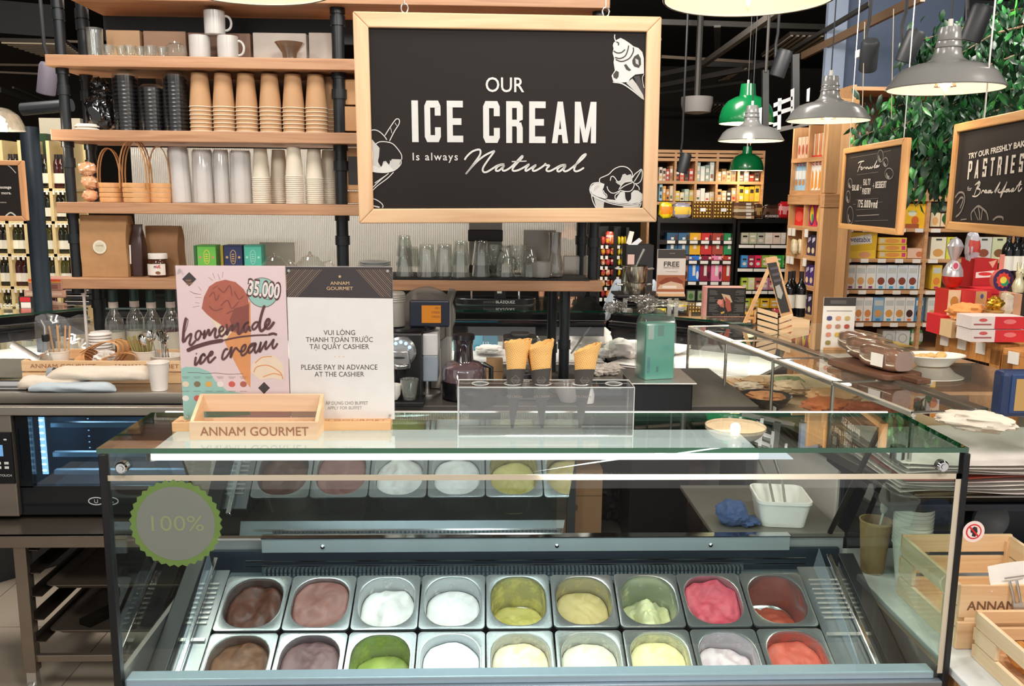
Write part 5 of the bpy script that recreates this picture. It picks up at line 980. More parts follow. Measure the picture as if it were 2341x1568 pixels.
for k in range(5): an = R(150 - k * 30); MB().lathe([(.0065, 0), (.005, .002), (0, .002)], 14, X=T(cx + .036 * math.cos(an), Y + .010, cz + .036 * math.sin(an), R(90))).build('button', glow('bcd8ff', 1.6), cm)
m = MB(); m.prism([(-.030, .0), (.030, .0), (.036, -.050), (-.036, -.050)], -.05, .0, X=T(cx, Y + .012, cz + .012)).lathe([(.035, -.064), (.038, -.05), (.030, -.048)], 24, X=T(cx, Y - .012, cz + .012)); m.build('spout_head', mat('c2c4c6', .22, .9), cm, bevel=.004)
m = MB().tube([(cx, Y - .02, cz - .05), (cx, Y - .02, cz - .075)], [.022, .015], 12); m.build('nozzle', BLACK, cm); MB().disc(cx - .002, cz - .012, .021, .004, 0, 0).build('logo_slot', mat('2a2a2a', .4), cm, (0, Y - .0395, 0), smooth=0)
MB().text('NESPRESSO', 0, 0, .0045, 0).build('maker_text', mat('d8d8d8', .5), cm, (cx - .01, Y + .029, zt - .032), smooth=0)
bx('drip_tray', mat('18181a', .3), a, b + .012, Y - .085, Y + .04, Z, Z + .016, cm, .003)
g5 = tumbler(.075, .023, .034, 18, .02); place(g5, (sx(936, 3.03, 905), 3.03, Z + .018), 'short ribbed glass on the coffee machine drip tray', first=True)
cp_ = MB().lathe([(0, .003), (.020, .002), (.030, .02), (.033, .055), (.031, .055), (.028, .02), (0, .008)], 24); tag(cp_.build('espresso_cup', mat('e4e0da', .2), None, (sx(896, 3.02, 915), 3.03, Z + .018)), 'white espresso cup on the drip tray beside the poster', 'cup')
a = sx(900, 3.18, 720); gc = thing('steel_canister', 'grey ribbed canister standing on the coffee machine', 'canister', (a, 3.20, zt + .002))
MB().lathe([(0, 0), (.038, 0), (.040, .004), (.040, .085)] + [(.040 + (.002 if k % 2 else 0), .088 + k * .004) for k in range(9)] + [(.036, .125), (0, .125)], 26).build('canister_body', mat('aaa59d', .4, .3), gc)
# scale display on a post
Y = 3.18; a, b = sx(936, Y, 715), sx(1027, Y, 715); z0_, z1_ = at(980, 748, Y).z, at(980, 687, Y).z
sd = thing('scale_display', 'dark blue pole display with an orange number screen', 'display')
bx('display_housing', mat('1a2030', .35), a, b, Y, Y + .03, z0_, z1_, sd, .006); a2, b2 = sx(964, Y, 715), sx(1008, Y, 715); zz0, zz1 = at(980, 738, Y).z, at(980, 698, Y).z
m = MB().box(a2, b2, Y - .002, Y, zz0, zz1, 0)
for k, s_ in enumerate(('001', '19000', '19000')): m.text(s_, b2 - .004, zz1 - .014 - k * .016, .009, .0005 - (Y - .002) - 0, 1, align='RIGHT', bold=.01)
m.v = [(x, y if y > 0 else Y - .0026, z) for x, y, z in m.v]; m.build('number_screen', [glow('e08a34', .75), mat('7a4416', .6)], sd, smooth=0)
MB().tube([(a + .06, Y + .02, Z), (a + .06, Y + .02, z0_ + .01)], .010, 10).lathe([(0, 0), (.05, 0), (.05, .008), (0, .010)], 20, X=T(a + .06, Y + .02, Z)).build('display_post', STEEL, sd)
# slicer with a round clear guard
sl = thing('meat_slicer', 'steel meat slicer with a round clear guard', 'slicer'); c = at(975, 722, 3.34)
MB().lathe([(0, 0), (.108, 0), (.112, .004), (.108, .008), (0, .010)], 40, X=T(c.x, 3.36, c.z, R(90))).build('round_guard', glass('cfcac4', .1, .14, .22, 'bdb6ae', name='guard_plastic', p=2), sl)
bx('slicer_body', STEEL, c.x - .16, c.x + .09, 3.40, 3.60, Z, c.z - .06, sl, .012); MB().lathe([(0, 0), (.085, 0), (.085, .02), (0, .03)], 36, X=T(c.x - .01, 3.40, c.z - .005, R(90))).build('blade_cover', mat('aaa29a', .3, .8), sl)
m = MB().tube([(c.x + .085, 3.35, c.z - .08), (c.x + .085, 3.35, c.z + .05), (c.x + .10, 3.34, c.z + .10)], .016, 10); m.build('guard_arm', mat('8d8882', .3, .7), sl)
# food processor
Y = 3.14; x = sx(1060, Y, 850); fp = thing('food_processor', 'black food processor with a smoky purple bowl and tall feed tube', 'food processor', (x, Y, Z)); hz = lambda py: at(1060, py, Y).z - Z
PUR = glass('8f7d86', .08, .12, .45, '8a7078', name='smoky_bowl', p=2)
MB().lathe([(0, 0), (.075, 0), (.078, .006), (.078, hz(922)), (.078, hz(868)), (0, hz(868))], 30).build('base_body', mat('141416', .15), fp)
MB().lathe([(.078, hz(868)), (.079, hz(850)), (.076, hz(838)), (.060, hz(828)), (.036, hz(824)), (0, hz(824))], 30).build('bowl_lid', PUR, fp)
MB().lathe([(.036, hz(826)), (.034, hz(790)), (.038, hz(775))], 24).build('feed_tube', glass('4a4048', .06, .14, .5, '3a3038', name='dark_plastic', p=2), fp)
MB().lathe([(.030, hz(824)), (.032, hz(776)), (.041, hz(775)), (.041, hz(764)), (0, hz(763))], 12).build('pusher', mat('1f1b20', .3), fp)
MB().lathe([(.0785, hz(952)), (.0787, hz(922))], 30).build('yellow_label', mat('d2b53c', .5), fp); MB().tube([(.07, 0, hz(915)), (.1, 0, hz(905)), (.1, 0, hz(840)), (.07, 0, hz(832))], .009, 8).build('handle', BLACK, fp)
# round dark lid box and black container before it
x = sx(1098, 3.05, 930); t = MB().lathe([(0, 0), (.058, 0), (.060, .035), (.060, .038), (.045, .042), (.012, .046), (.02, .065), (0, .09)], 28); tag(t.build('black_canister', mat('2a2a2c', .35), None, (x, 3.055, Z)), 'low dark canister with a sloping top before the food processor', 'canister')
# blender
Y = 3.22; x = sx(1188, Y, 850); bl = thing('blender', 'black based blender with a clear square jug', 'blender', (x, Y, Z)); hz = lambda py: at(1188, py, Y).z - Z
MB().prism(rrect(.13, .14, .03), 0, .05, plane='xy').prism(rrect(.10, .11, .03), .05, .085, plane='xy').build('motor_base', mat('161618', .25), bl, bevel=.004)
bx('control_panel', STEELR, -.035, .035, -.0745, -.070, .035, .062, bl, .002)
for k in range(4): bx('button', mat('e8e8e8', .4), -.024 + k * .013, -.016 + k * .013, -.0765, -.0745, .044, .053, bl)
m = MB(); rings(m, [(rrect(.085, .085, .02), .09), (rrect(.115, .115, .025), hz(775))]); m.build('jug', glass('dcdad6', .04, .12, .06, p=2, name='jug_plastic'), bl)
MB().prism(rrect(.125, .125, .028), hz(778), hz(768), plane='xy').prism(rrect(.07, .07, .02), hz(768), hz(760), plane='xy').build('jug_lid', mat('3a3a3a', .4), bl, bevel=.003)
MB().tube([(.055, 0, hz(778)), (.092, 0, hz(782)), (.088, 0, hz(830)), (.05, 0, hz(870))], .007, 8).build('handle', glass('dedcd8', .04, .2, .1, p=2, name='handle_plastic'), bl)
m = MB().tube([(x + .05, 3.14, Z + .02), (x + .10, 3.10, Z + .035), (x + .14, 3.12, Z + .015), (x + .17, 3.16, Z + .004), (x + .10, 3.09, Z + .004), (x - .02, 3.10, Z + .004)], .005, 8); tag(m.build('power_cord', BLACK, None), 'black power cord looping before the blender', 'cord')
# kraft boxes and cartons standing behind
for a, b, pyt, Y, col, lab in ((985, 1006, 800, 3.30, 'c8c2ba', 'narrow pale carton beside the coffee machine'), (940, 985, 905, 3.20, 'a9835c', 'open kraft carton flap behind the small glass'), (1112, 1150, 822, 3.40, 'a98660', 'brown cardboard box behind the food processor'), (1230, 1262, 812, 3.42, 'a07e5c', 'brown cardboard box beside the blender'), (1010, 1030, 815, 3.44, 'b59a78', 'small tan box behind the feed tube')):
    xa_, xb_, zt_ = px_box(a, b, Y, Z, pyt); m = MB().box(xa_, xb_, Y, Y + .05, Z, zt_).box(xa_, xb_, Y - .001, Y, (Z + zt_) / 2 - .001, (Z + zt_) / 2 + .001, 1); tag(m.build('carton', [mat(col, .7), mat('7a5c3e', .8)], None, smooth=0, bevel=.002), lab, 'box')
# white bowl, squeeze bottle, dark marbled block, paper lined steel tray
x = sx(1300, 3.06, 930); m = MB().lathe([(0, .003), (.03, .002), (.052, .05), (.055, .065), (.053, .065), (.03, .01), (0, .01)], 26); tag(m.build('mixing_bowl', glass('d8d4d2', .2, .1, .5, 'cfcac8', name='cloudy'), None, (x, 3.08, Z)), 'cloudy plastic bowl between the paper cones', 'bowl')
x = sx(1341, 3.06, 930); m = MB().lathe([(0, 0), (.026, .002), (.028, .03), (.02, .06), (.006, .09), (.003, .11), (0, .11)], 20); tag(m.build('squeeze_bottle', mat('dcd8d6', .3), None, (x, 3.06, Z)), 'white pointed squeeze bottle beside the dark stone block', 'bottle')
a, b = sx(1346, 3.12, 910), sx(1442, 3.12, 910); m = MB().box(a, b, 3.10, 3.30, Z, at(1390, 887, 3.1).z); tag(m.build('stone_block', mat('1c1d20', .15, 0, .5, 9), None, smooth=0, bevel=.004), 'dark veined stone slab on the work counter', 'slab')
Y = 3.20; a, b = sx(1345, Y, 870), sx(1490, Y, 870); zt_ = at(1400, 868, Y).z; t = thing('steel_tray', 'sloping steel tray with crumpled white paper', 'tray', (a, Y, zt_)); m = MB()
m.grid(12, 3, lambda u, v: (u * (b - a), v * .16, .012 * math.sin(u * 3.1) - .03 * u + .01 * v)); m.build('tray_sheet', STEEL, t, smooth=80)
for u in (.03, b - a - .03): MB().tube([(u, .08, -.17), (u, .08, -.01 - .02 * (u > .1))], .006, 8).build('tray_leg', STEEL, t)
for i, (dx, r, s_) in enumerate(((.035, .034, 3), (.09, .038, 8), (.055, .03, 14))):
    m = blob(r * 1.3, r, r * .5, .5, 3.2, s_, 30, 18); tag(m.build('crumpled_paper', mat('dcd2c8', .7), None, (a + dx, Y + .06 + i * .02, zt_ + .008)), 'crumpled sheet of white paper on the sloping tray, %s' % ('near its end', 'the widest one', 'between the others')[i], 'paper')
# black block with tissue pack
a, b = sx(1448, 2.98, 900), sx(1584, 2.98, 900); zt_ = at(1500, 874, 2.98).z; kb = thing('black_cabinet', 'black cabinet with a steel top beside the bakery case', 'cabinet'); bx('cabinet_body', mat('131214', .35), a, b, 2.98, 3.22, 0, zt_ - .006, kb, .006); bx('steel_top', STEEL, a - .01, b + .01, 2.965, 3.23, zt_ - .006, zt_, kb, .002)
Y = 3.03; xa_, xb_ = sx(1464, Y, 820), sx(1541, Y, 820); w = xb_ - xa_; tp = thing('tissue_pack', 'tall turquoise tissue pack in a clear wrapper on the black cabinet', 'tissue pack', (xa_ + w / 2, Y + .04, zt_ + .001), rz=.25); hz = lambda py: at(1500, py, Y).z - zt_
m = MB().prism(rrect(w * .93, .085, .006), 0, hz(742), plane='xy'); m.build('tissue_box', mat('3da08f', .5, 0, .08, 14), tp, bevel=.002)
m = MB().box(-.05, -.028, -.0438, -.0428, hz(775), hz(744), 0).box(-.012, .010, -.0438, -.0428, hz(768), hz(744), 1).box(-.014, -.006, -.0438, -.0428, hz(850), hz(838), 1); m.build('print_panel', [mat('9fb5b0', .5), mat('2f7d74', .5)], tp, smooth=0)
m = MB().text('KLEENEX', 0, 0, .012, 0, width=.055, bold=.01); m.build('brand_text', mat('2c6c9c', .5), tp, (-.040, -.0445, .055), (0, R(-90), 0), smooth=0); m = MB().text('KLEENEX', 0, 0, .014, 0, width=.065, bold=.01); m.build('brand_text', mat('2c6c9c', .5), tp, (w * .467, .005, .075), (0, R(-90), R(90)), smooth=0)
m = MB(); rings(m, [([(x_ * s_, y_ * s2) for x_, y_ in rrect(w * .99, .092, .008)], z_) for s_, s2, z_ in ((1, 1, 0), (1.02, 1.03, .06), (1.0, 1.02, hz(745)), (.98, .7, hz(730)), (1.0, .25, hz(716)))])
m.v = [(x_, y_, z_ + (.010 * math.cos(x_ * 60) if z_ > hz(720) else 0)) for x_, y_, z_ in m.v]; m.build('wrapper', glass('f2f6f4', .18, .07, .07, 'f0efe8', name='wrapper_film', p=2.6), tp, smooth=60)
# ---------------------------------------------------------------- deli counter running across behind
DZ = 1.216
def deli(name, label, A, B, mats=None):
    A, B = Vector(A), Vector(B); L_ = (B - A).length; an = math.atan2(B.y - A.y, B.x - A.x); t = thing(name, label, 'counter', (A.x, A.y, 0), an)
    bx('top_glass', TOPG, 0, L_, .02, .62, DZ - .008, DZ, t); bx('top_glass_edge', glass('3fa387', .05, .1, .3, '1f6a54', name='edge'), 0, L_, .018, .022, DZ - .008, DZ, t)
    bx('black_rail', mat('101114', .18), 0, L_, .02, .10, DZ - .055, DZ - .012, t, .006); bx('black_rail', mat('15171b', .25), 0, L_, .0, .05, DZ - .075, DZ - .058, t, .004)
    MB().tube([(0, .01, DZ - .047), (L_, .01, DZ - .047)], .004, 8).build('chrome_line', mat('8a8c90', .2, .9), t)
    MB().add([(0, .03, DZ - .08), (L_, .03, DZ - .08), (L_, -.0, .98), (0, -.0, .98)], [(0, 1, 2, 3)]).build('rear_pane', glass('e2e4e6', .03, .08, .04, p=3, name='grey_pane'), t, smooth=0)
    bx('case_floor', mat('d9d4cf', .5), 0, L_, .0, .62, .95, .965, t); bx('base_cabinet', mat('34363a', .4), 0, L_, .02, .60, 0, .95, t, .004); bx('lower_lip', STEEL, 0, L_, -.02, .02, .94, .965, t, .003)
    MB().add([(0, .62, .965), (L_, .62, .965), (L_, .60, DZ - .01), (0, .60, DZ - .01)], [(0, 1, 2, 3)]).build('front_pane', PANE, t, smooth=0)
    lamp('AREA', (A.x + (B.x - A.x) / 2 - math.sin(an) * .3, A.y + (B.y - A.y) / 2 + math.cos(an) * .3, DZ - .06), 5, (1, .93, .84), L_ * .9, sy=.1, name='case_light').rotation_euler = (0, 0, an)  # unseen area light added to brighten the dark deli interior
    bx('hood_panel', mat('2b2f36', .35), 0, L_, .06, .12, DZ - .13, DZ - .078, t, .003); return t
P0 = atz(-60, 727, DZ); P1 = atz(205, 704, DZ); P2 = atz(650, 690, DZ); P3 = atz(1386, 712, DZ); P4 = atz(1716, 741, DZ)
g_ = lambda p: (p.x, p.y, 0)
deli('deli_counter', 'black topped glass deli counter behind the long crate', g_(P0), g_(P1)); deli('deli_counter', 'black topped glass deli counter behind the blender', (P1.x + .02, P1.y, 0), g_(P3)); deli('deli_counter', 'black topped glass deli counter behind the tissue pack', (P3.x + .01, P3.y, 0), g_(P4))
def boxy(name, lab, cat, pxa, pxb, pyb, pyt, Y, dep, col, art=None, rz=0, z=None, group=None, rough=.5, sidec=None, bevel=.002, topc=None):
    p = at((pxa + pxb) / 2, pyb, Y); w = sx(pxb, Y, (pyb + pyt) / 2) - sx(pxa, Y, (pyb + pyt) / 2); z0 = z if z is not None else p.z; h = at((pxa + pxb) / 2, pyt, Y).z - z0
    mats = [mat(col, rough), mat(sidec or col, rough)]; m = MB().box(-w / 2, w / 2, 0, dep, 0, h, 1).poly([(-w / 2, 0), (w / 2, 0), (w / 2, h), (-w / 2, h)], .0005, 0)
    if art: art(m, mats, w, h)
    return tag(m.build(name, mats, None, (p.x, Y, z0), (0, 0, rz), smooth=0), lab, cat, group)
def A(*items):       # art: ('r',x0,z0,x1,z1,col) ('d',cx,cz,rx,rz,col) ('t',text,cx,cz,h,w,col) in fractions of the face
    def f(m, mats, w, h):
        for k, it in enumerate(items):
            c = mat(it[-1], .5)
            if c not in mats: mats.append(c)
            i = mats.index(c); d = .0009 + .0004 * k
            if it[0] == 'r': m.poly([(-w / 2 + it[1] * w, it[2] * h), (-w / 2 + it[3] * w, it[2] * h), (-w / 2 + it[3] * w, it[4] * h), (-w / 2 + it[1] * w, it[4] * h)], d, i)
            elif it[0] == 'd': m.disc(-w / 2 + it[1] * w, it[2] * h, it[3] * w, it[4] * h, d, i, seg=14)
            elif it[0] == 'p': m.poly([(-w / 2 + a * w, b * h) for a, b in it[1]], d, i)
            else: m.text(it[1], -w / 2 + it[2] * w, it[3] * h, it[4] * h, d, i, width=it[5] * w, bold=.01)
    return f
# things on and in the deli counter
Y = P3.y + .16
hs = thing('ham_stand', 'black oval ham stand with a whole cured ham', 'ham stand', (sx(1132, 4.4, 695), 4.40, DZ + .001)); m = MB().prism(rrect(.41, .16, .078, 8), 0, .032, plane='xy'); m.build('stand_base', mat('101012', .25), hs, bevel=.004); MB().text('BLÁZQUEZ', .05, .011, .013, .0815, bold=.01).build('base_text', mat('d8d8d8', .5), hs, smooth=0); MB().text('JAMONES', -.03, .012, .010, .0815).build('base_text', mat('6a6660', .5), hs, smooth=0)
m = MB().tube([(-.17, 0, .09), (-.10, 0, .10), (.02, 0, .11), (.14, 0, .10)], [.016, .03, .05, .02], 14); m.build('cured_ham', mat('6e3f20', .35, 0, .4, 14), hs, smooth=80); [MB().tube([(u, 0, .03), (u, 0, .09)], .006, 8).build('clamp_post', CHROME, hs) for u in (.12, -.12)]
boxy('sauce_box', 'small black box with a white sticker on the ham stand', 'box', 1130, 1156, 688, 656, 4.33, .05, '17171a', A(('r', .25, .45, .65, .85, 'dcd8d0')), z=DZ + .034)
DF = DZ; ZF = .966
boxy('gift_box', 'turquoise blue box marked Singleton 12 inside the deli case', 'box', 1106, 1138, 800, 738, 4.42, .07, '3f86a4', A(('t', 'SINGLETON', .5, .78, .08, .9, 'dfe8ec'), ('t', '12', .25, .22, .12, .25, 'dfe8ec'), ('r', .15, .16, .85, .18, 'dfe8ec')), z=ZF)
boxy('gift_box', 'wide pale blue box beside the Singleton box in the deli case', 'box', 1036, 1104, 778, 738, 4.45, .07, '58aecb', A(('r', 0, 0, .3, 1, '74bdd2')), z=ZF)
boxy('gift_box', 'dusky pink boxes edge in the deli case above the blender', 'box', 1150, 1225, 775, 738, 4.5, .06, '9a6f70', A(('r', .5, 0, .52, 1, '7c5556')), z=ZF)
for i, (a, b, pyb, pyt, r_, s_) in enumerate(((1085, 1150, 835, 795, .6, 2), (1190, 1235, 800, 770, .5, 11), (1300, 1398, 852, 745, .9, 4), (1385, 1480, 850, 780, .8, 7), (1480, 1580, 860, 775, .8, 9), (1365, 1410, 860, 800, .7, 13))):
    Yb = 4.30 - .1 * (i % 2); q_ = at((a + b) / 2, pyb, Yb); w = (sx(b, Yb, 800) - sx(a, Yb, 800)) / 2; h = (at(a, pyt, Yb).z - max(q_.z, ZF)) / 2; m = blob(w, .08, abs(h), .25, 2.2, s_, 34, 20); tag(m.build('cloth_bundle', mat('e6ded6', .75, 0, .06, 20, .3), None, (q_.x, Yb + .06, max(q_.z, ZF) + .002)), 'white cloth wrapped bundle in the deli case, %s from the blue box' % ORD[i], 'bundle', 'white bundles in the deli case')
p = at(1305, 808, 4.18); q_ = at(1352, 742, 4.18); m = MB().tube([p, q_], .006, 8); n_ = q_ + Vector((.02, 0, .012)); tag(m.build('tong_rod', mat('a8a29c', .3, .7), None), 'grey rod with dark grips standing against the deli pane', 'rod')
# pots on a black stand, sign, ham box, easel board
Ys = 4.12; za = at(1500, 676, Ys).z; ws = thing('waffle_stand', 'black shelf stand on steel legs carrying steel pots', 'stand'); xa_, xb_ = sx(1412, Ys, 680), sx(1568, Ys, 680)
bx('stand_shelf', mat('1a1a1c', .4), xa_, xb_, Ys, Ys + .22, za - .012, za, ws, .003)
for x in (xa_ + .03, sx(1528, Ys, 700), xb_ - .05): bx('stand_leg', STEEL, x, x + .02, Ys + .02, Ys + .05, DZ, za - .012, ws)
for k in range(4): bx('black_slat', mat('1c1c1e', .4), xa_ + .01, xb_ - .08, Ys + .03, Ys + .20, DZ + .012 + k * .016, DZ + .020 + k * .016, ws)
def pot(px, pyb, pyt, r, lab, z=None):
    p = at(px, pyb, Ys + .08); z0 = z or p.z; h = at(px, pyt, Ys + .08).z - z0; t = thing('steel_pot', lab, 'pot', (p.x, Ys + .09, z0)); MB().lathe([(0, .002), (r * .96, 0), (r, .006), (r, h), (r * 1.04, h + .002), (r * .97, h), (r * .96, .008), (0, .008)], 30).build('pot_body', mat('c0b8ac', .18, 1), t)
    for s_ in (-1, 1): MB().tube([(s_ * r, -.02, h * .8), (s_ * (r + .028), -.015, h * .84), (s_ * (r + .028), .015, h * .84), (s_ * r, .02, h * .8)], .004, 6).build('handle', STEEL, t)
    return t, h
t, h = pot(1450, 672, 646, .058, 'lower steel pot on the black stand', za + .001); t2, h2 = pot(1450, 645, 608, .063, 'upper steel pot holding black and clear ladles', za + .004 + h)
m = MB().tube([(0, 0, 0), (.02, 0, .05), (.045, 0, .105)], [.012, .014, .02], 10, flat=.3); tag(m.build('plastic_ladle', glass('dadada', .1, .15, .3, 'c8c8c8', name='ladle'), None, (sx(1458, Ys, 600), Ys + .09, za + h + h2 - .02)), 'clear flat ladle sticking out of the upper pot', 'ladle')
m = MB().lathe([(0, -.03), (.03, -.025), (.045, 0), (.03, .03), (0, .035)], 20); 
for k, (px_, py_, w_, h_) in enumerate(((1405, 715, .05, .05), (1478, 725, .045, .08), (1520, 700, .09, .03), (1465, 690, .06, .03))):
    q_ = at(px_, py_, Ys - .04); m = blob(w_, .02, h_ * .5, .6, 4, k, 30, 18); tag(m.build('clear_wrap', glass('e8e6e2', .08, .10, .03, p=1.6, name='wrap_film'), None, (q_.x, Ys - .04, max(DZ + .002, q_.z))), 'crumpled clear plastic wrap hanging at the black stand, %s piece' % ORD[k], 'plastic wrap', 'clear wraps on the stand')
fs = boxy('counter_sign', 'upright sign reading FREE over a cheese photograph', 'sign', 1501, 1565, 664, 570, Ys - .01, .012, 'dcd2ca', A(('r', 0, .80, 1, 1, '3a3432'), ('r', 0, .04, 1, .42, 'a8623c'), ('p', [(.02, .10), (.2, .3), (.5, .36), (.85, .3), (.98, .1)], 'd8b89a'), ('p', [(.05, .25), (.3, .36), (.7, .38), (.95, .28), (.9, .22), (.5, .28), (.15, .2)], '8a3a20'), ('r', .2, .12, .7, .18, 'efe4d8'), ('t', 'FREE', .5, .62, .105, .55, '35302e'), ('t', 'RENTAL SERVICE', .5, .575, .03, .55, '8a7f78'), ('r', .28, .50, .74, .505, '8a7f78'), ('t', 'ANNAM', .5, .90, .025, .2, 'a89a88')), z=za + .012)
bx('sign_foot', FO, fs.location.x - .062, fs.location.x + .065, Ys - .03, Ys + .03, za, za + .012).parent = None
o = bpy.data.objects['sign_foot']; o.parent = fs; o.location = tuple(-v for v in fs.location)
def hamart(m, mats, w, h):
    A(('r', .03, .04, .97, .96, '1c1a19'), ('p', [(.25, .5), (.42, .62), (.45, .3), (.35, .34)], 'b86a58'), ('p', [(.36, .8), (.58, .74), (.66, .5), (.5, .45)], 'c9a888'), ('p', [(.46, .7), (.6, .55), (.64, .2), (.55, .15), (.48, .35)], 'a8503e'), ('d', .33, .5, .07, .1, 'd8877a'), ('p', [(.36, .14), (.46, .18), (.46, .12), (.38, .08)], 'd8a03a'))(m, mats, w, h)
    mats.append(mat('6e6a66', .6)); i = len(mats) - 1; rnd = random.Random(3)
    for s_ in (0, 1):
        for k in range(22):
            if k in (5, 6, 12, 13): continue
            z = h * (.90 - k * .035); l = w * rnd.uniform(.12, .27); x0 = -w / 2 + w * .05 if s_ == 0 else w / 2 - w * .05 - l; m.poly([(x0, z), (x0 + l, z), (x0 + l, z + h * .016), (x0, z + h * .016)], .0045, i)
    m.text('JAMON DE ESPAÑA', 0, h * .09, h * .07, .0048, i, width=-w * .72, rot=math.pi)
boxy('ham_box', 'black box with a picture of sliced ham, printed upside down', 'box', 1614, 1702, 736, 658, 3.95, .10, '131214', hamart, z=DZ + .002, sidec='c88a80')
eb = thing('easel_board', 'narrow leaning chalkboard on a wooden A frame', 'easel', (0, 0, 0)); Ye = 3.72
def quadpx(name, pts, Y, th, mt, par):
    P = [at(a, b, Y) for a, b in pts]; n = len(P); vs = [tuple(p) for p in P] + [(p.x, p.y + th, p.z) for p in P]; return MB().add(vs, [tuple(range(n)), tuple(range(2 * n - 1, n - 1, -1))] + [(i, i + n, (i + 1) % n + n, (i + 1) % n) for i in range(n)]).build(name, mt, par, smooth=0)
quadpx('easel_leg', [(1756, 612), (1762, 616), (1708, 738), (1700, 738)], Ye, .012, FO, eb); quadpx('board_frame', [(1750, 590), (1776, 586), (1814, 722), (1788, 728)], Ye, .012, FO, eb); quadpx('board_panel', [(1754, 602), (1775, 599), (1806, 712), (1786, 716)], Ye - .003, .002, mat('33302f', .5), eb)
quadpx('chalk_shape', [(1772, 655), (1782, 650), (1790, 670), (1786, 684), (1778, 680)], Ye - .005, .001, mat('a8a49e', .6), eb)
for k in range(3): quadpx('chalk_line', [(1760 + k * 4, 612 + k * 14), (1778 + k * 4, 608 + k * 14), (1780 + k * 4, 614 + k * 14), (1762 + k * 4, 618 + k * 14)], Ye - .005, .001, mat('56525a', .6), eb)
# slatted crates under it (stacked, turned)
ck = thing('slatted_crate', 'pale slatted crate under the leaning chalkboard', 'crate')
for k in range(5): quadpx('slat', [(1733, 703 + k * 14), (1778, 716 + k * 14), (1778, 727 + k * 14), (1733, 713 + k * 14)], 3.55, .01, PINE, ck)
for k in range(4): quadpx('slat', [(1782, 728 + k * 14), (1812, 718 + k * 14), (1812, 728 + k * 14), (1782, 739 + k * 14)], 3.55, .01, PINE, ck)
quadpx('back_board', [(1810, 722), (1852, 732), (1850, 750), (1812, 757)], 3.70, .01, PINE, ck)
# ---------------------------------------------------------------- bakery glass case along the staff side
BZ0, BZ1 = .995, 1.200
F0, F1 = Vector((.905, 3.74, 0)), Vector((1.135, 2.20, 0))         # staff-side plane, far and near
V = (F1 - F0); LB = V.length; ab = math.atan2(V.y, V.x)            # local x runs from far to near, local +y toward the customers
bc = thing('bakery_case', 'long low glass bakery case with lit rails beside the gelato case', 'display case', (F0.x, F0.y, 0), ab)
Wb = .62; top = .20
bx('base_cabinet', mat('b9b4ae', .5), 0, LB - .34, .01, Wb, 0, BZ0 - .03, bc, .004); bx('steel_ledge', mat('6e6860', .3, .8), -.01, LB, -.012, .03, BZ0 - .03, BZ0, bc, .003)
bx('case_floor', mat('c0a684', .5), 0, LB, .03, Wb, BZ0 - .03, BZ0 - .02, bc)
G2 = glass('eef2ee', .012, .05, .02, p=3.4, name='case_glass')
for i in range(4): x0, x1 = LB * i / 4, LB * (i + 1) / 4; MB().add([(x0 + .004, 0, BZ0), (x1 - .004, 0, BZ0), (x1 - .004, 0, BZ1), (x0 + .004, 0, BZ1)], [(0, 1, 2, 3)]).build('side_pane', G2, bc, smooth=0)
MB().add([(0, 0, BZ0), (0, Wb, BZ0), (0, Wb, BZ1), (0, 0, BZ1)], [(0, 1, 2, 3)]).build('end_pane', G2, bc, smooth=0)
MB().add([(0, 0, BZ1), (LB, 0, BZ1), (LB, top, BZ1), (0, top, BZ1)], [(0, 1, 2, 3)]).build('hood_pane', G2, bc, smooth=0)
MB().box(0, LB, top + .02, Wb + .04, BZ1 - .004, BZ1 + .004).build('top_shelf', glass('dfe8e2', .006, .12, .12, 'cfc8bc', name='shelf_glass', p=3.5), bc, smooth=0)
bx('steel_rail', mat('8a847c', .3, .8), -.01, LB, top - .012, top + .03, BZ1 - .02, BZ1 + .006, bc, .004); bx('light_rail', mat('d9d4c8', .3, .5), 0, LB, .0, .014, BZ1 - .012, BZ1 + .002, bc, .002)
bx('light_strip', glow('fff0cf', 8), .05, LB - .4, .058, .072, BZ1 - .016, BZ1 - .010, bc)
for i in range(5): MB().tube([(LB * i / 4, .004, BZ0), (LB * i / 4, .004, BZ1 - .01)], .006, 8).tube([(LB * i / 4, .0, BZ1), (LB * i / 4, top, BZ1)], .004, 6).build('chrome_post', mat('c8c2b8', .15, .9), bc)
MB().add([(0, Wb, BZ0), (LB, Wb, BZ0), (LB, Wb, BZ1), (0, Wb, BZ1)], [(0, 1, 2, 3)]).build('customer_pane', G2, bc, smooth=0)
Mb = Matrix.Translation((F0.x, F0.y, 0)) @ Matrix.Rotation(ab, 4, 'Z')
bw_ = lambda x, y, z: tuple(Mb @ Vector((x, y, z)))
zf = BZ0 - .019
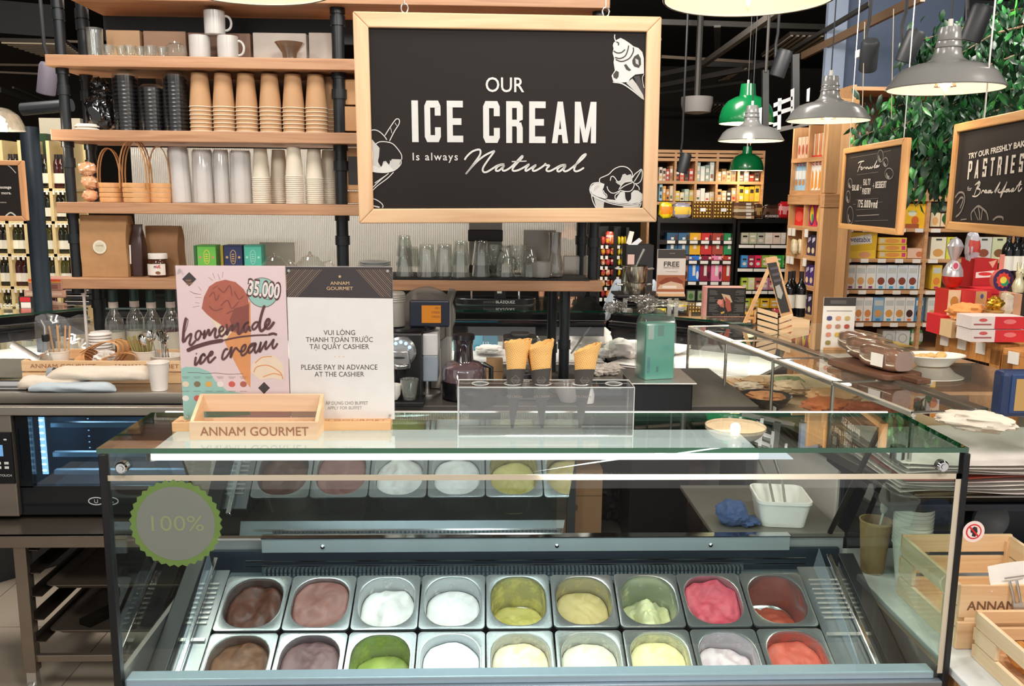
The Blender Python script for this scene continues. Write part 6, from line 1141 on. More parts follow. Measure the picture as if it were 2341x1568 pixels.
# wood slatted boards and food inside
for i, (x, y) in enumerate(((.10, .08), (.90, .08), (1.20, .09))):
    t = thing('wooden_board', 'slatted wooden board inside the bakery case, %s from the far end' % ORD[i], 'board', bw_(x, y, zf), ab)
    for k in range(6): bx('slat', FO, 0, .26, k * .05, k * .05 + .04, 0, .012, t, .001)
pn = thing('food_pan', 'black round pan of baked food in the bakery case', 'pan', bw_(.55, .10, zf + .002)); MB().lathe([(0, .003), (.07, 0), (.095, .035), (.098, .04), (.093, .038), (.07, .008), (0, .008)], 30).build('pan_body', mat('24211f', .3), pn); m = blob(.07, .07, .018, .3, 4, 5, 34, 18); m.build('baked_food', mat('c88a58', .6, 0, .3, 40), pn, (0, 0, .012))
for i, (x, y, r, col) in enumerate(((.28, .20, .05, 'd9b490'), (.30, .32, .05, '9aa878'), (.42, .28, .06, 'e0c4a4'), (.62, .34, .075, 'd8a878'), (.75, .24, .07, 'c8713f'), (.88, .34, .08, 'b05a34'), (.36, .12, .045, 'dcc8b4'), (1.02, .26, .08, 'c0714a'), (1.15, .3, .07, 'a8543a'), (1.30, .25, .07, 'd8b088'))):
    m = blob(r * 1.3, r, r * .4, .3, 3.5, i + 40, 30, 16); tag(m.build('pastry', mat(col, .6, 0, .35, 25, .3), None, bw_(x, y, zf + .014)), '%s pastry inside the bakery case, %s from its far end' % ({'d9b490': 'pale', '9aa878': 'greenish', 'e0c4a4': 'cream', 'd8a878': 'golden', 'c8713f': 'orange brown', 'b05a34': 'reddish brown', 'dcc8b4': 'whitish', 'c0714a': 'copper', 'a8543a': 'dark red', 'd8b088': 'light brown'}[col], ORD[i]), 'pastry', 'pastries in the bakery case')
for i, (x, y) in enumerate(((.70, .05), (1.10, .05))): 
    t = thing('price_card', 'black price tag with a white label in the bakery case, %s' % ('beside the pan', 'nearer the gelato case')[i], 'price tag', bw_(x, y, zf), ab); bx('card', BLACK, 0, .045, 0, .004, 0, .05, t); bx('paper_label', PAPER, .012, .034, -.001, 0, .012, .038, t)
# on top of the case
tz_ = BZ1 + .0045
def rounded(w, d, h, r=.01): return MB().prism(rrect(w, d, r, 4), 0, h, plane='xy')
c = atz(1995, 848, tz_); bd = thing('bread_board', 'dark walnut serving board with a handle under the loaves', 'board', (c.x, c.y, tz_), rz=ab + .12)
MB().prism(rrect(.30, .15, .03), 0, .018, plane='xy').prism([(.14, -.02), (.20, -.015), (.22, -.02), (.22, .03), (.20, .025), (.14, .03)], .001, .017, plane='xy').build('board_plank', wood('6b4632', '4c2f20', 'x', .5), bd, bevel=.003)
def loaf(px, py, lab, k):
    c = atz(px, py, tz_ + .0185); t = thing('bread_loaf', lab, 'bread', (c.x, c.y, tz_ + .0185), rz=ab + .15, group='film wrapped loaves'); m = MB(); rs = []
    for j in range(9):
        v = j / 8; e = 1 - .18 * (2 * v - 1) ** 4; o = []
        for i in range(20):
            a = 2 * math.pi * i / 20; ca, sa = math.cos(a), math.sin(a); o.append((-.075 + .15 * v, math.copysign(abs(ca) ** .5, ca) * .042 * e, .036 + math.copysign(abs(sa) ** .6, sa) * .036 * e * (1 + .06 * noise.noise(Vector((v * 4, sa * 3, k))))))
        rs.append(o)
    m.add([p for o in rs for p in o], [(j * 20 + i, j * 20 + (i + 1) % 20, (j + 1) * 20 + (i + 1) % 20, (j + 1) * 20 + i) for j in range(8) for i in range(20)] + [tuple(range(20))[::-1], tuple(range(160, 180))])
    m.build('crust', mat('9a6238', .5, 0, .3, 14, .3), t, smooth=50); 
    f_ = MB().add([(x * 1.06, y * 1.07, z * 1.05) for x, y, z in m.v], m.f); f_.build('film', glass('efe6dc', .12, .14, .14, 'efe0d0', name='bread_film', p=2), t, smooth=60)
    if k == 2: bx('price_label', PAPER, -.01, .04, -.052, -.049, .015, .055, t)
loaf(1968, 806, 'film wrapped brown loaf farthest along the walnut board', 0); loaf(1990, 823, 'film wrapped brown loaf in the middle of the walnut board', 1); loaf(2024, 843, 'film wrapped brown loaf with a white label, on the walnut board', 2)
c = atz(2133, 836, tz_); t = thing('oval_platter', 'white oval platter of golden cookies on the glass top', 'platter', (c.x, c.y, tz_)); MB().lathe([(0, .004), (.055, .002), (.075, .022), (.105, .036), (.104, .039), (.075, .026), (.05, .008), (0, .008)], 40, sx=1.0, sy=.62).build('platter_body', mat('e9e2d8', .2), t)
for i in range(11):
    m = blob(.017, .015, .010, .3, 3, i, 16, 10); a = i * 2.4; r_ = .012 * math.sqrt(i) ; tag(m.build('cookie', mat('d9b070', .6, 0, .25, 60), None, (c.x - .02 + r_ * 1.6 * math.cos(a), c.y + r_ * .8 * math.sin(a), tz_ + .014 + .006 * (i % 3))), 'small golden cookie piled on the white oval platter', 'cookie', 'cookies on the platter')
def macs(m, mats, w, h):
    cols = ['4a4f7a', 'd9a07a', 'c9b070', 'd98f70', 'b98a70', 'b0503f', 'd99080', 'dcb850', 'b0402f', '9a8a50']
    A(('r', 0, .84, 1, 1, '3a3432'), ('r', .2, .88, .7, .95, '5a5450'), ('r', .1, .74, .9, .755, '9a948e'))(m, mats, w, h)
    for k in range(10):
        mats.append(mat(cols[k], .5)); cx = -w / 2 + w * (.2 + .28 * (k % 3)); cz = h * (.61 - .155 * (k // 3)); i = len(mats) - 1; m.disc(cx, cz + h * .012, w * .085, h * .03, .004, i, seg=12).disc(cx, cz - h * .014, w * .085, h * .03, .0036, i, seg=12)
c = atz(1911, 800, tz_); boxy('macaron_card', 'white card printed with ten coloured macarons on the glass top', 'sign', 1876, 1949, 797, 680, c.y, .004, 'ece6dc', macs, z=tz_)
bx('card_foot', FO, -.05, .05, -.012, .016, .0, .010).parent = bpy.data.objects['macaron_card']
m = blob(.085, .04, .024, .25, 2.2, 77, 44, 20); c = atz(2228, 985, tz_); tag(m.build('paper_bag', mat('d8cdbc', .7, 0, .06, 20), None, (c.x, c.y, tz_), (0, 0, -.5)), 'crumpled translucent white bag lying on the glass top', 'bag')
Y = 2.18; a, b = sx(2290, Y, 900), sx(2290, Y, 900) + .22; z0_, z1_ = at(2300, 955, Y).z, at(2300, 850, Y).z; t = thing('scale_display', 'navy blue scale display with an amber screen at the picture edge', 'display'); bx('display_housing', mat('27365a', .4), a, b, Y, Y + .05, z0_, z1_, t, .012); bx('display_bezel', mat('2c4470', .4), a + .022, b - .02, Y - .004, Y + .002, z0_ + .012, z1_ - .006, t, .003); bx('amber_screen', glow('d8a868', .8), a + .034, b - .03, Y - .006, Y - .003, z0_ + .02, z1_ - .018, t)
MB().tube([((a + b) / 2, Y + .03, tz_), ((a + b) / 2, Y + .03, z0_ + .01)], .012, 10).build('display_post', STEEL, t)
# ---------------------------------------------------------------- paper stacked baking tray on a dark cart
Y = 2.16; tz0 = at(2280, 1152, Y).z; cx0 = 1.085; t = thing('tray_cart', 'dark blue black cart beside the display case corner', 'cart'); bx('cart_body', mat('191e28', .35), cx0 + .02, 1.95, Y + .36, 2.75, .1, tz0 - .02, t, .006); bx('cart_top', mat('22262e', .3, .5), cx0, 1.97, Y, 2.64, tz0 - .02, tz0 - .002, t, .003)
MB().lathe([(0, 0), (.05, 0), (.055, .02), (.03, .05), (0, .06)], 24, X=T(at(2290, 1200, 2.4).x, 2.47, at(2290, 1205, 2.4).z, R(90))).build('grey_handle', mat('77797c', .4), t)
m = MB(); O_ = [(rrect(.62, .40, .035), 0), (rrect(.66, .44, .04), .020), (rrect(.67, .45, .042), .021), (rrect(.67, .45, .042), .025), (rrect(.655, .435, .04), .024), (rrect(.62, .40, .035), .004)]; rings(m, O_, cap1=True); tag(m.build('baking_tray', mat('8a8680', .25, .9), None, (cx0 + .345, Y + .215, tz0), smooth=40), 'steel baking tray stacked with parchment sheets', 'baking tray')
for k in range(9):
    m = MB().grid(16, 8, lambda u, v: ((u - .5) * .63, (v - .5) * .40, .004 * math.sin(u * 9 + k) * (abs(u - .5) + abs(v - .5)) + .006 * noise.noise(Vector((u * 3, v * 3, k)))))
    tag(m.build('parchment_sheet', mat('e3dcd6', .7) if k != 4 else mat('a8503f', .6), None, (cx0 + .345 + random.uniform(-.006, .006), Y + .215, tz0 + .026 + k * .0095), (0, 0, random.uniform(-.02, .02)), smooth=80), '%s sheet of the parchment pile on the steel tray, counted from below' % ORD[k], 'paper', 'parchment pile')
# ---------------------------------------------------------------- white ledge, cups and bread crates
LZ = .70; lg = thing('side_ledge', 'white topped wooden ledge beside the display case', 'ledge'); 
bx('ledge_top', mat('d9dcdc', .4), 1.075, 1.95, 1.30, 2.50, LZ - .02, LZ, lg, .003); bx('ledge_panel', wood('c99a6c', '9a6c42', 'z', .5), 1.085, 1.95, 1.32, 2.48, 0, LZ - .02, lg)
Lz = LZ + .001
def stackcup(x, y, z, r0, r1, h, name, lab, mt, grp=None, ribs=0):
    t = thing(name, lab, 'paper cup', (x, y, z), group=grp); prof = [(0, .003), (r0, 0)] + ([(r0 + (r1 - r0) * k / 24 + (.0006 if k % 2 else 0), h * k / 24) for k in range(1, 24)] if ribs else []) + [(r1, h - .004), (r1 + .0025, h - .004), (r1 + .0025, h), (r1 - .001, h), (r0 - .001, .006), (0, .006)]; MB().lathe(prof, 32).build('cup_body', mt, t); return t
cxp = at(2012, 1395, 1.95).x + .04
c0 = stackcup(1.126, 2.33, Lz, .030, .0425, .155, 'paper_cup', 'brown ribbed paper cup holding a plastic spoon', mat('b79468', .7), None)
m = MB()
for k in range(72): a = 2 * math.pi * k / 72; m.tube([((.0303) * math.cos(a), .0303 * math.sin(a), .002), (.0418 * math.cos(a), .0418 * math.sin(a), .145)], .0011, 4, caps=False)
m.build('corrugation', mat('a98458', .7), c0)
spn = spoon('plastic_spoon'); spn.location = (1.118, 2.31, Lz + .06); spn.rotation_euler = (R(-8), R(22), R(25)); spn['label'] = 'clear white plastic spoon standing in the brown cup'; spn.scale = (1.2, 1.2, 1.0)
for ch in spn.children: ch.data = ch.data.copy(); ch.data.materials.clear(); ch.data.materials.append(mat('e8e4dc', .25))
for k in range(10):
    o = stackcup(1.200, 2.265, Lz, .034, .0495, .115, 'paper_cup', '', mat('ece9e0', .55)) if k == 0 else dup(o0, (1.200, 2.265, Lz + k * .0115), '')
    if k == 0: o0 = o
    o['label'] = 'white paper cup beside the brown cup, %s up in the nested stack' % ORD[k]; o['group'] = 'nested white cups'
# crates
def crate2(label, x0, x1, y0, y1, z, h, hf, rz, text=None):
    t = thing('bread_crate', label, 'crate', (x0, y0, z), rz); w, l = x1 - x0, y1 - y0; th = .010
    n = 3; sh = (h - .012 * 2) / 3
    for k in range(n):
        a = k * (sh + .012); bx('back_slat', PINE, 0, w, l - th, l, a, a + sh, t, .0015)
    for x in (0, w - th):
        for k in range(3):
            za_, zb_ = k * .333, k * .333 + .31; P = [(th, hf * za_ / 1), (l - th, h * za_), (l - th, h * zb_), (th, hf * zb_)]
            if k == 1:
                P1 = [P[0], (l * .25, hf * za_ + (h - hf) * za_ * .25), (l * .25, hf * zb_ + (h - hf) * zb_ * .25), P[3]]; P2 = [(l * .75, hf * za_ + (h - hf) * za_ * .75), P[1], P[2], (l * .75, hf * zb_ + (h - hf) * zb_ * .75)]
                for Q in (P1, P2): MB().prism(Q, x, x + th, plane='yz').build('side_slat', wood('e8d3b0', 'd9bc92', 'y', .5, .6), t, smooth=0)
            else: MB().prism(P, x, x + th, plane='yz').build('side_slat', wood('e8d3b0', 'd9bc92', 'y', .5, .6), t, smooth=0)
    bx('front_slat', PINE, 0, w, 0, th, 0, hf * .42, t, .0015); bx('front_slat', PINE, 0, w, 0, th, hf * .50, hf, t, .0015); bx('base_board', PINE, th, w - th, th, l - th, 0, .008, t)
    for x in (th, w - 2 * th):
        for y in (th, l - 2 * th): bx('corner_post', PINEZ, x, x + th, y, y + th, 0, hf * .9 if y < l / 2 else h * .9, t)
    if text: MB().text(text, .018, hf * .62, .022, .0008, align='LEFT', bold=.02).build('lettering', mat('7d5a44', .6), t, smooth=0)
    return t
cr1 = crate2('pale pine bread crate lettered ANNAM with a slot handle, back one', 1.130, 1.43, 1.89, 2.19, Lz, .168, .160, 0, 'ANNAM')
cr2 = crate2('pale pine bread crate full of rolls, nearest the corner', 1.150, 1.52, 1.50, 1.86, Lz, .115, .110, 0)
for i, (x, y, z, r_) in enumerate(((1.22, 1.76, .05, .04), (1.21, 1.64, .04, .04), (1.30, 1.75, .05, .042), (1.30, 1.62, .045, .04), (1.38, 1.72, .05, .04))):
    m = blob(r_ * .8, r_ * 1.6, r_ * .75, .12, 2.5, i, 34, 20); m.v = [(x_, y_, z_ + (.004 if abs(math.sin(y_ * 60)) > .9 else 0)) for x_, y_, z_ in m.v]; tag(m.build('bread_roll', mat('c8843f', .4, 0, .35, 12, .3), None, (x, y, Lz + .012 + .03 * (i % 2)), (0, 0, .2 * i)), 'golden baguette roll, %s in the nearest bread crate' % ORD[i], 'bread roll', 'rolls in the crate')
t = thing('price_card', 'white price card clipped to the crate rim', 'price card', (1.205, 1.885, Lz + .125), rot=(R(-12), R(-8), 0)); m = MB().grid(8, 4, lambda u, v: (u * .14, .008 * math.sin(u * 4), .02 + v * .06)); m.build('paper_card', PAPER, t, smooth=80); bx('card_print', mat('9a948e', .6), .035, .085, -.0015, -.001, .045, .049, t)
m = MB().tube([(.045, -.002, .04), (.047, -.004, .01), (.047, -.004, -.02)], .003, 6).tube([(.062, -.002, .04), (.062, -.004, .01), (.062, -.004, -.02)], .003, 6).box(.042, .066, -.008, .0, -.028, -.012); m.build('metal_clip', STEEL, t)
# ---------------------------------------------------------------- things on the rear work shelf of the gelato case
wz = .801; c = atz(1800, 1208, wz); bt = thing('plastic_box', 'white plastic box holding steel tongs behind the tubs', 'box', (c.x, c.y + .075, wz), rz=-.12); m = MB(); rings(m, [(rrect(.125, .135, .02), 0), (rrect(.150, .165, .024), .072), (rrect(.158, .172, .026), .073), (rrect(.158, .172, .026), .082), (rrect(.148, .162, .023), .082), (rrect(.122, .132, .019), .003)], cap0=True, cap1=True); m.build('box_body', mat('e4e2de', .4), bt, smooth=40)
for i in range(2): m = MB().tube([(0, 0, 0), (.012, .03, .10), (.002, .05, .19)], [.010, .009, .012], 10, flat=.4); tag(m.build('steel_tongs', STEEL, None, (c.x - .015 + i * .03, c.y + .05, wz + .015), (R(-14), R(-14 + 6 * i), 0)), 'steel serving tong arm leaning in the white plastic box, %s' % ('dark side', 'bright side')[i], 'tongs')
c = atz(1682, 1212, wz); m = blob(.045, .05, .036, .22, 1.8, 21, 40, 24); m.add([(x + .045, y - .01, z * .45) for x, y, z in blob(.035, .03, .03, .4, 3, 5, 24, 14).v], blob(.035, .03, .03, .4, 3, 5, 24, 14).f); tag(m.build('blue_cloth', mat('42557f', .9, 0, .1, 90, .4), None, (c.x, c.y + .05, wz)), 'crumpled blue cleaning cloth beside the white plastic box', 'cloth')
# boxes on the lower shelf of the work counter, seen through the case
boxy('cardboard_box', 'brown cardboard box on the low shelf of the work counter', 'box', 1272, 1375, 1200, 1075, 3.08, .28, '8a6a50', A(('r', 0, .62, 1, .63, '5e4632'), ('d', .42, .45, .05, .05, '5a4638'), ('r', .1, .66, .35, .9, '9a7a5c')), z=.502)
boxy('printed_box', 'dark box printed with a pink woven loaf on the low shelf', 'box', 1470, 1606, 1210, 1068, 3.00, .25, '2a1c1c', A(('d', .5, .62, .26, .2, '8a3a48'), ('r', .32, .6, .42, .72, 'b8a098'), ('r', .45, .62, .56, .75, 'b8a098'), ('r', .40, .46, .5, .58, 'b8a098'), ('r', .53, .48, .63, .6, 'b8a098'), ('p', [(.02, .8), (.2, .8), (.12, .4), (.06, .42)], '5c4036')), z=.502)
m = blob(.10, .10, .09, .5, 3, 51, 34, 20); tag(m.build('black_bin_bag', mat('1b1b22', .25, coat=.4), None, (sx(1420, 3.2, 1150), 3.3, .502)), 'dark crumpled bin bag between the two low boxes', 'bag')
# ---------------------------------------------------------------- angled hanging chalkboards
def angled(name, label, pxl, pxr, ytl, ytr, ybl, ybr, Yl, fw):
    zl = (at(pxl, ytl, Yl).z, at(pxl, ybl, Yl).z); hl = zl[0] - zl[1]; lo, hi = 1.0, 9.0
    zc_ = at(pxl, ytl, Yl).z; d = ray(pxr, ytr); Yr = (zc_ - CAMZ) / d.z * d.y; Pl, Pr = at(pxl, (ytl + ybl) / 2, Yl), at(pxr, (ytr + ybr) / 2, Yr)
    rz = math.atan2(Pr.y - Pl.y, Pr.x - Pl.x); W_ = math.hypot(Pr.x - Pl.x, Pr.y - Pl.y); c = Vector(((Pl.x + Pr.x) / 2, (Pl.y + Pr.y) / 2, (zl[0] + zl[1]) / 2))
    M = Matrix.Translation(c) @ Matrix.Rotation(rz, 4, 'Z'); Mi = M.inverted(); n = M.to_3x3() @ Vector((0, 1, 0))
    def f(x, y): dd = ray(x, y); q = Mi @ (EYE + dd * ((c - EYE).dot(n) / dd.dot(n))); return (q.x, q.z)
    YW, YWZ = wood('d9a468', 'c28a50', 'x', .5), wood('d9a468', 'c28a50', 'z', .5)
    t = framed(name, label, 'sign', tuple(c), (0, 0, rz), -W_ / 2, W_ / 2, -hl / 2, hl / 2, fw, (YW, YWZ), .03, '2d2826')
    return t, f, W_, hl, c
t, f, W_, hl, c = angled('menu_board', 'angled chalkboard reading Formula salad pastry dessert 175.000vnd', 1928, 2068, 340, 314, 522, 525, 4.3, .026)
q = crop(f, 1920, 300, 2080, 1091); m = MB(); D = .006
for s in ([(305, 500), (340, 475), (400, 465)], [(358, 478), (322, 560), (298, 635)], [(310, 565), (362, 550)], [(372, 562), (350, 575), (352, 598), (374, 588), (378, 564)], [(385, 592), (396, 562), (412, 566)], [(414, 590), (430, 560), (437, 586), (453, 556), (462, 584)], [(472, 560), (468, 582), (486, 576), (494, 554), (494, 580)], [(508, 550), (504, 574), (522, 570), (532, 546), (532, 572)], [(545, 565), (604, 452), (568, 540), (562, 570), (578, 560)], [(612, 530), (586, 545), (592, 566), (614, 545), (622, 530), (612, 560), (642, 528)]): m.stroke(q(s), .0048, D)
bk(m, f, 'SALAD', 1959, 429, 13, 15, D); bk(m, f, 'SALTY', 1985, 416, 14, 16, D); bk(m, f, 'PASTRY', 1984, 437, 14, 19, D); bk(m, f, 'DESSERT', 2017, 422, 15, 25, D); bk(m, f, '175.000vnd', 1986, 466, 17, 45, D)
for cx, cy in ((1971, 429), (2000, 425)): a_, b_ = f(cx, cy); m.stroke([(a_ - .011, b_), (a_ + .011, b_)], .005, D, smooth=False).stroke([(a_, b_ - .012), (a_, b_ + .012)], .005, D, smooth=False)
for s in ([(190, 415), (600, 345)], [(700, 325), (820, 298)], [(290, 680), (620, 635)], [(275, 1070), (620, 1045)], [(275, 1225), (620, 1205)], [(285, 1318), (630, 1300)], [(250, 1400), (780, 1385)], [(225, 1140), (270, 1135)], [(620, 1110), (690, 1100)]): m.stroke(q(s), .002 if s[0] != (285, 1318) else .006, D, 1, smooth=False)
for cx, cy, rx, ry in ((655, 385, 45, 95), (735, 480, 40, 70), (790, 660, 65, 85), (180, 810, 32, 75), (150, 1020, 32, 92), (180, 1310, 48, 140)):
    P = [(cx + rx * math.cos(R(k * 24)), cy + ry * math.sin(R(k * 24))) for k in range(16)]; m.stroke(q(P), .0035, D, 1, smooth=False, taper=False); m.stroke(q([(cx - rx * .6, cy - ry * .1), (cx - rx * .4, cy + ry * .5), (cx + rx * .1, cy + ry * .7)]), .010, D, 1)
m.build('chalk_lettering', [mat('e0d8cc', .6), mat('958e86', .6)], t, smooth=0)
MB().tube([(-W_ / 2 + .05, 0, hl / 2), (-W_ / 2 + .05, 0, 3.9 - c.z)], .0025, 6).tube([(W_ / 2 - .05, 0, hl / 2), (W_ / 2 - .05, 0, 3.9 - c.z)], .0025, 6).build('hanging_wire', STEEL, t)
t, f, W_, hl, c = angled('pastry_board', 'angled chalkboard reading try our freshly baked pastries for breakfast', 2180, 2420, 284, 231, 525, 531, 3.1, .030)
q = crop(f, 2170, 230, 2341, 894); m = MB()
tx(m, f, 'TRY OUR FRESHLY BAKED', 2292, 341, 13, 146, D, rot=.045, bold=.03)
for s_, xc, yc in (('P', 2222, 389), ('A', 2238, 386.5), ('S', 2256, 383), ('T', 2273, 381), ('R', 2290, 379), ('I', 2306, 377), ('E', 2321, 375), ('S', 2340, 372)): bk(m, f, s_, xc, yc, 42, 9 if s_ != 'I' else 5, D)
tx(m, f, 'for', 2221, 431, 10, 11, D)
for s in ([(330, 1010), (385, 966), (350, 1050), (322, 1132)], [(340, 1000), (392, 976), (376, 1030), (345, 1050), (392, 1062), (384, 1112), (340, 1145), (298, 1140)], [(402, 1112), (424, 1074), (442, 1084)], [(446, 1100), (474, 1082), (458, 1072), (444, 1096), (484, 1100)], [(524, 1074), (492, 1080), (492, 1102), (516, 1090), (526, 1074), (522, 1102), (548, 1092)], [(562, 1092), (634, 974), (600, 1050), (572, 1106)], [(604, 1078), (628, 1058), (604, 1080), (628, 1100), (652, 1086)], [(652, 1086), (700, 1006), (716, 968), (690, 1040), (640, 1155), (656, 1092), (702, 1086)], [(738, 1058), (706, 1068), (706, 1092), (730, 1076), (744, 1058), (738, 1088), (762, 1076)], [(764, 1074), (792, 1048), (790, 1074), (764, 1086), (802, 1080)], [(804, 1080), (886, 960), (852, 1056), (862, 1082), (896, 1042)], [(830, 1020), (894, 1000)]): m.stroke(q(s), .0048, D)
for P in ([(90, 1160), (140, 1100), (195, 1110), (205, 1200), (160, 1330), (100, 1390)], [(110, 1230), (160, 1160), (190, 1180), (150, 1290)], [(290, 1430), (285, 1350), (320, 1300), (370, 1260), (420, 1290), (470, 1340), (490, 1430)], [(320, 1310), (370, 1430)], [(370, 1270), (385, 1350), (385, 1430)], [(420, 1300), (410, 1380), (400, 1430)], [(545, 1430), (600, 1390), (660, 1395), (670, 1430)], [(160, 1425), (230, 1415)]): m.stroke(q(P), .007, D, 1)
m.build('chalk_lettering', [mat('ddd3c6', .6), mat('8a8178', .6)], t, smooth=0)
MB().tube([(-W_ / 2 + .22, 0, hl / 2), (-W_ / 2 + .22, 0, 3.9 - c.z)], .003, 6).build('hanging_wire', STEEL, t)
# ---------------------------------------------------------------- pendant lamps
def pendant(name, lab, px, py, Y, r, col, shape='wide', pw=5, cordz=3.9, group='grey pendant lamps'):
    p = at(px, py, Y); t = thing(name, lab, 'pendant lamp', tuple(p), group=group); s = r / .19
    if shape == 'wide': pr = [(.19, 0), (.192, .004), (.180, .022), (.165, .048), (.140, .070), (.105, .082), (.070, .090), (.050, .104), (.044, .12), (.042, .135), (.046, .138), (.042, .142), (.040, .158), (.043, .161), (.038, .166), (.036, .19), (.033, .205), (.0, .207)]
    else: pr = [(.19, 0), (.192, .006), (.188, .05), (.170, .11), (.135, .155), (.085, .182), (.058, .19), (.055, .21), (.050, .27), (.0, .275)]
    k = 7 if shape == 'wide' else 7; pr = [(a * s, b * s) for a, b in pr]; m = MB().lathe(pr, 40, 0); inn = [(a * .985, b + .0 - .001 if i else b) for i, (a, b) in enumerate(pr[:k + 1])]; m.lathe([(a * .98, b * .97 + .001) for a, b in pr[:k]] + [(.0, pr[k][1] * .93)], 40, 1)
    m.build('shade', [mat(col, .25, coat=.3), mat('f3ece0', .5)], t, smooth=50)
    MB().lathe([(.012 * s, .02 * s), (.030 * s, .01 * s), (.036 * s, -.01 * s + .02 * s), (.022 * s, .055 * s), (.012 * s, .07 * s)][::-1] + [(.0, -.028 * s)], 18).build('bulb', glass('fff4e0', .02, .15, .0, p=2, name='bulb_glass'), t)
    MB().lathe([(0, .008 * s), (.012 * s, .016 * s), (.013 * s, .03 * s), (0, .05 * s)], 10).build('filament', glow('ffe2b0', 14), t)
    MB().tube([(0, 0, pr[-1][1]), (0, 0, pr[-1][1] + .025)], .008 * s, 8).build('cord_grip', mat('c8c4bc', .5), t); MB().tube([(0, 0, pr[-1][1] + .02), (0, 0, cordz - p.z)], .003, 6).build('cord', mat('2a2a2c', .6), t)
    lamp('POINT', (p.x, p.y, p.z + .015), pw, (1, .84, .66), .03, name='pendant_light')
GR = '777775'
pendant('pendant_lamp', 'nearest grey pendant lamp, mostly cut off above the display case end', 1711, 0, 2.02, .187, GR, pw=2.2)
pendant('pendant_lamp', 'grey pendant lamp cut off above the shelves with mugs', 571, -28, 2.06, .187, GR, pw=2.2)
pendant('pendant_lamp', 'grey pendant lamp hanging over the pastries chalkboard', 2160, 205, 3.02, .187, GR, pw=3)
pendant('pendant_lamp', 'grey pendant lamp hanging before the wooden end shelves', 1893, 277, 4.20, .190, GR, pw=3)
pendant('pendant_lamp', 'smallest grey pendant lamp before the green one', 1716, 323, 5.25, .190, GR, pw=3.5)
pendant('green_pendant_lamp', 'large deep green pendant lamp behind the grey one', 1706, 283, 6.6, .20, '0d6b3a', 'deep', 8, group='green pendant lamps')
pendant('green_pendant_lamp', 'small green dome pendant lamp before the far wooden shelves', 1706, 390, 8.8, .165, '0d6b3a', 'deep', 8, group='green pendant lamps')
p = at(-2, 298, 3.4); t = thing('glass_pendant_lamp', 'clear glass dome pendant lamp at the picture edge over the wine shelves', 'pendant lamp', tuple(p)); MB().lathe([(.088, 0), (.086, .02), (.070, .055), (.04, .078), (.012, .084)], 30).build('shade', glass('e8e4dc', .03, .16, .12, 'efe6d8', name='shade_glass', p=2), t); MB().lathe([(0, .015), (.02, .02), (.024, .04), (0, .06)], 14).build('bulb', glow('ffe6bc', 9), t); MB().tube([(0, 0, .08), (0, 0, 3.9 - p.z)], .003, 6).build('cord', BLACK, t); lamp('POINT', (p.x, p.y, p.z - .02), 4, (1, .85, .66), .03, name='pendant_light')
# ---------------------------------------------------------------- ceiling services
def strut(name, lab, a, b, w, h, m, kind=True, cat='beam'):
    a, b = Vector(a), Vector(b); L_ = (b - a).length; q = (b - a).to_track_quat('X', 'Z'); o = MB().box(0, L_, -w / 2, w / 2, -h / 2, h / 2).build(name, m, None, tuple(a), smooth=0); o.rotation_euler = q.to_euler()
    if kind: o['kind'] = 'structure'
    else: tag(o, lab, cat)
    return o
GY = mat('4a4845', .5, .2); GY2 = mat('7a6a5c', .5)
for i, (x1, y1, x2, y2, z, w, h, m) in enumerate(((1480, 128, 1720, 142, 3.2, .03, .03, GY2), (1500, 198, 1815, 135, 3.0, .04, .05, GY), (1500, 172, 1600, 152, 3.1, .03, .05, GY), (1600, 152, 1790, 18, 3.1, .05, .05, mat('6f6a64', .5, .2)), (1835, 128, 2110, -8, 3.0, .03, .06, mat('8a6f58', .5)), (1815, 112, 1990, 8, 3.1, .03, .03, GY), (1480, 50, 2000, 66, 3.4, .05, .05, GY), (1600, 145, 1820, 148, 3.25, .06, .08, mat('2a2928', .6)),
        (1500, 215, 1700, 188, 3.05, .03, .03, GY), (1510, 248, 1760, 262, 3.1, .05, .05, mat('232221', .7)), (1500, 276, 1640, 280, 3.1, .05, .08, mat('26211d', .7)), (0, 148, 150, 150, 3.0, .02, .02, GY2), (0, 165, 160, 172, 3.0, .02, .02, GY2), (0, 90, 190, 96, 3.1, .03, .02, GY2), (0, 50, 150, 62, 3.4, .6, .3, mat('1e2026', .6)), (1510, 90, 1510, 190, 3.2, .02, .02, GY), (1990, 30, 2341, 42, 3.3, .3, .2, mat('24272c', .6)), (1640, 60, 1640, 130, 3.3, .06, .02, GY), (0, 205, 150, 260, 2.7, .02, .05, mat('2c2a28', .6)), (30, 200, 150, 250, 2.8, .02, .02, GY))):
    strut('ceiling_beam', '', atz(x1, y1, z), atz(x2, y2, z), w, h, m)
def grille(lab, P, z, n):
    t = thing('ceiling_vent', lab, 'vent'); c = [atz(a, b, z) for a, b in P]; fr = mat('b8aa98', .5); MB().add([tuple(v) for v in c] + [tuple(v + Vector((0, 0, .03))) for v in c], [(0, 1, 2, 3), (7, 6, 5, 4), (0, 4, 5, 1), (1, 5, 6, 2), (2, 6, 7, 3), (3, 7, 4, 0)]).build('vent_body', mat('3a342e', .7), t, smooth=0)
    for k in range(n):
        u0, u1 = (k + .2) / n, (k + .62) / n; L = lambda a, b, u: a + (b - a) * u; q_ = [L(c[0], c[1], u0), L(c[0], c[1], u1), L(c[3], c[2], u1), L(c[3], c[2], u0)]; MB().add([tuple(v - Vector((0, 0, .012))) for v in q_] + [tuple(v) for v in q_], [(0, 1, 2, 3), (7, 6, 5, 4), (0, 4, 5, 1), (1, 5, 6, 2), (2, 6, 7, 3), (3, 7, 4, 0)]).build('slat', fr, t, smooth=0)
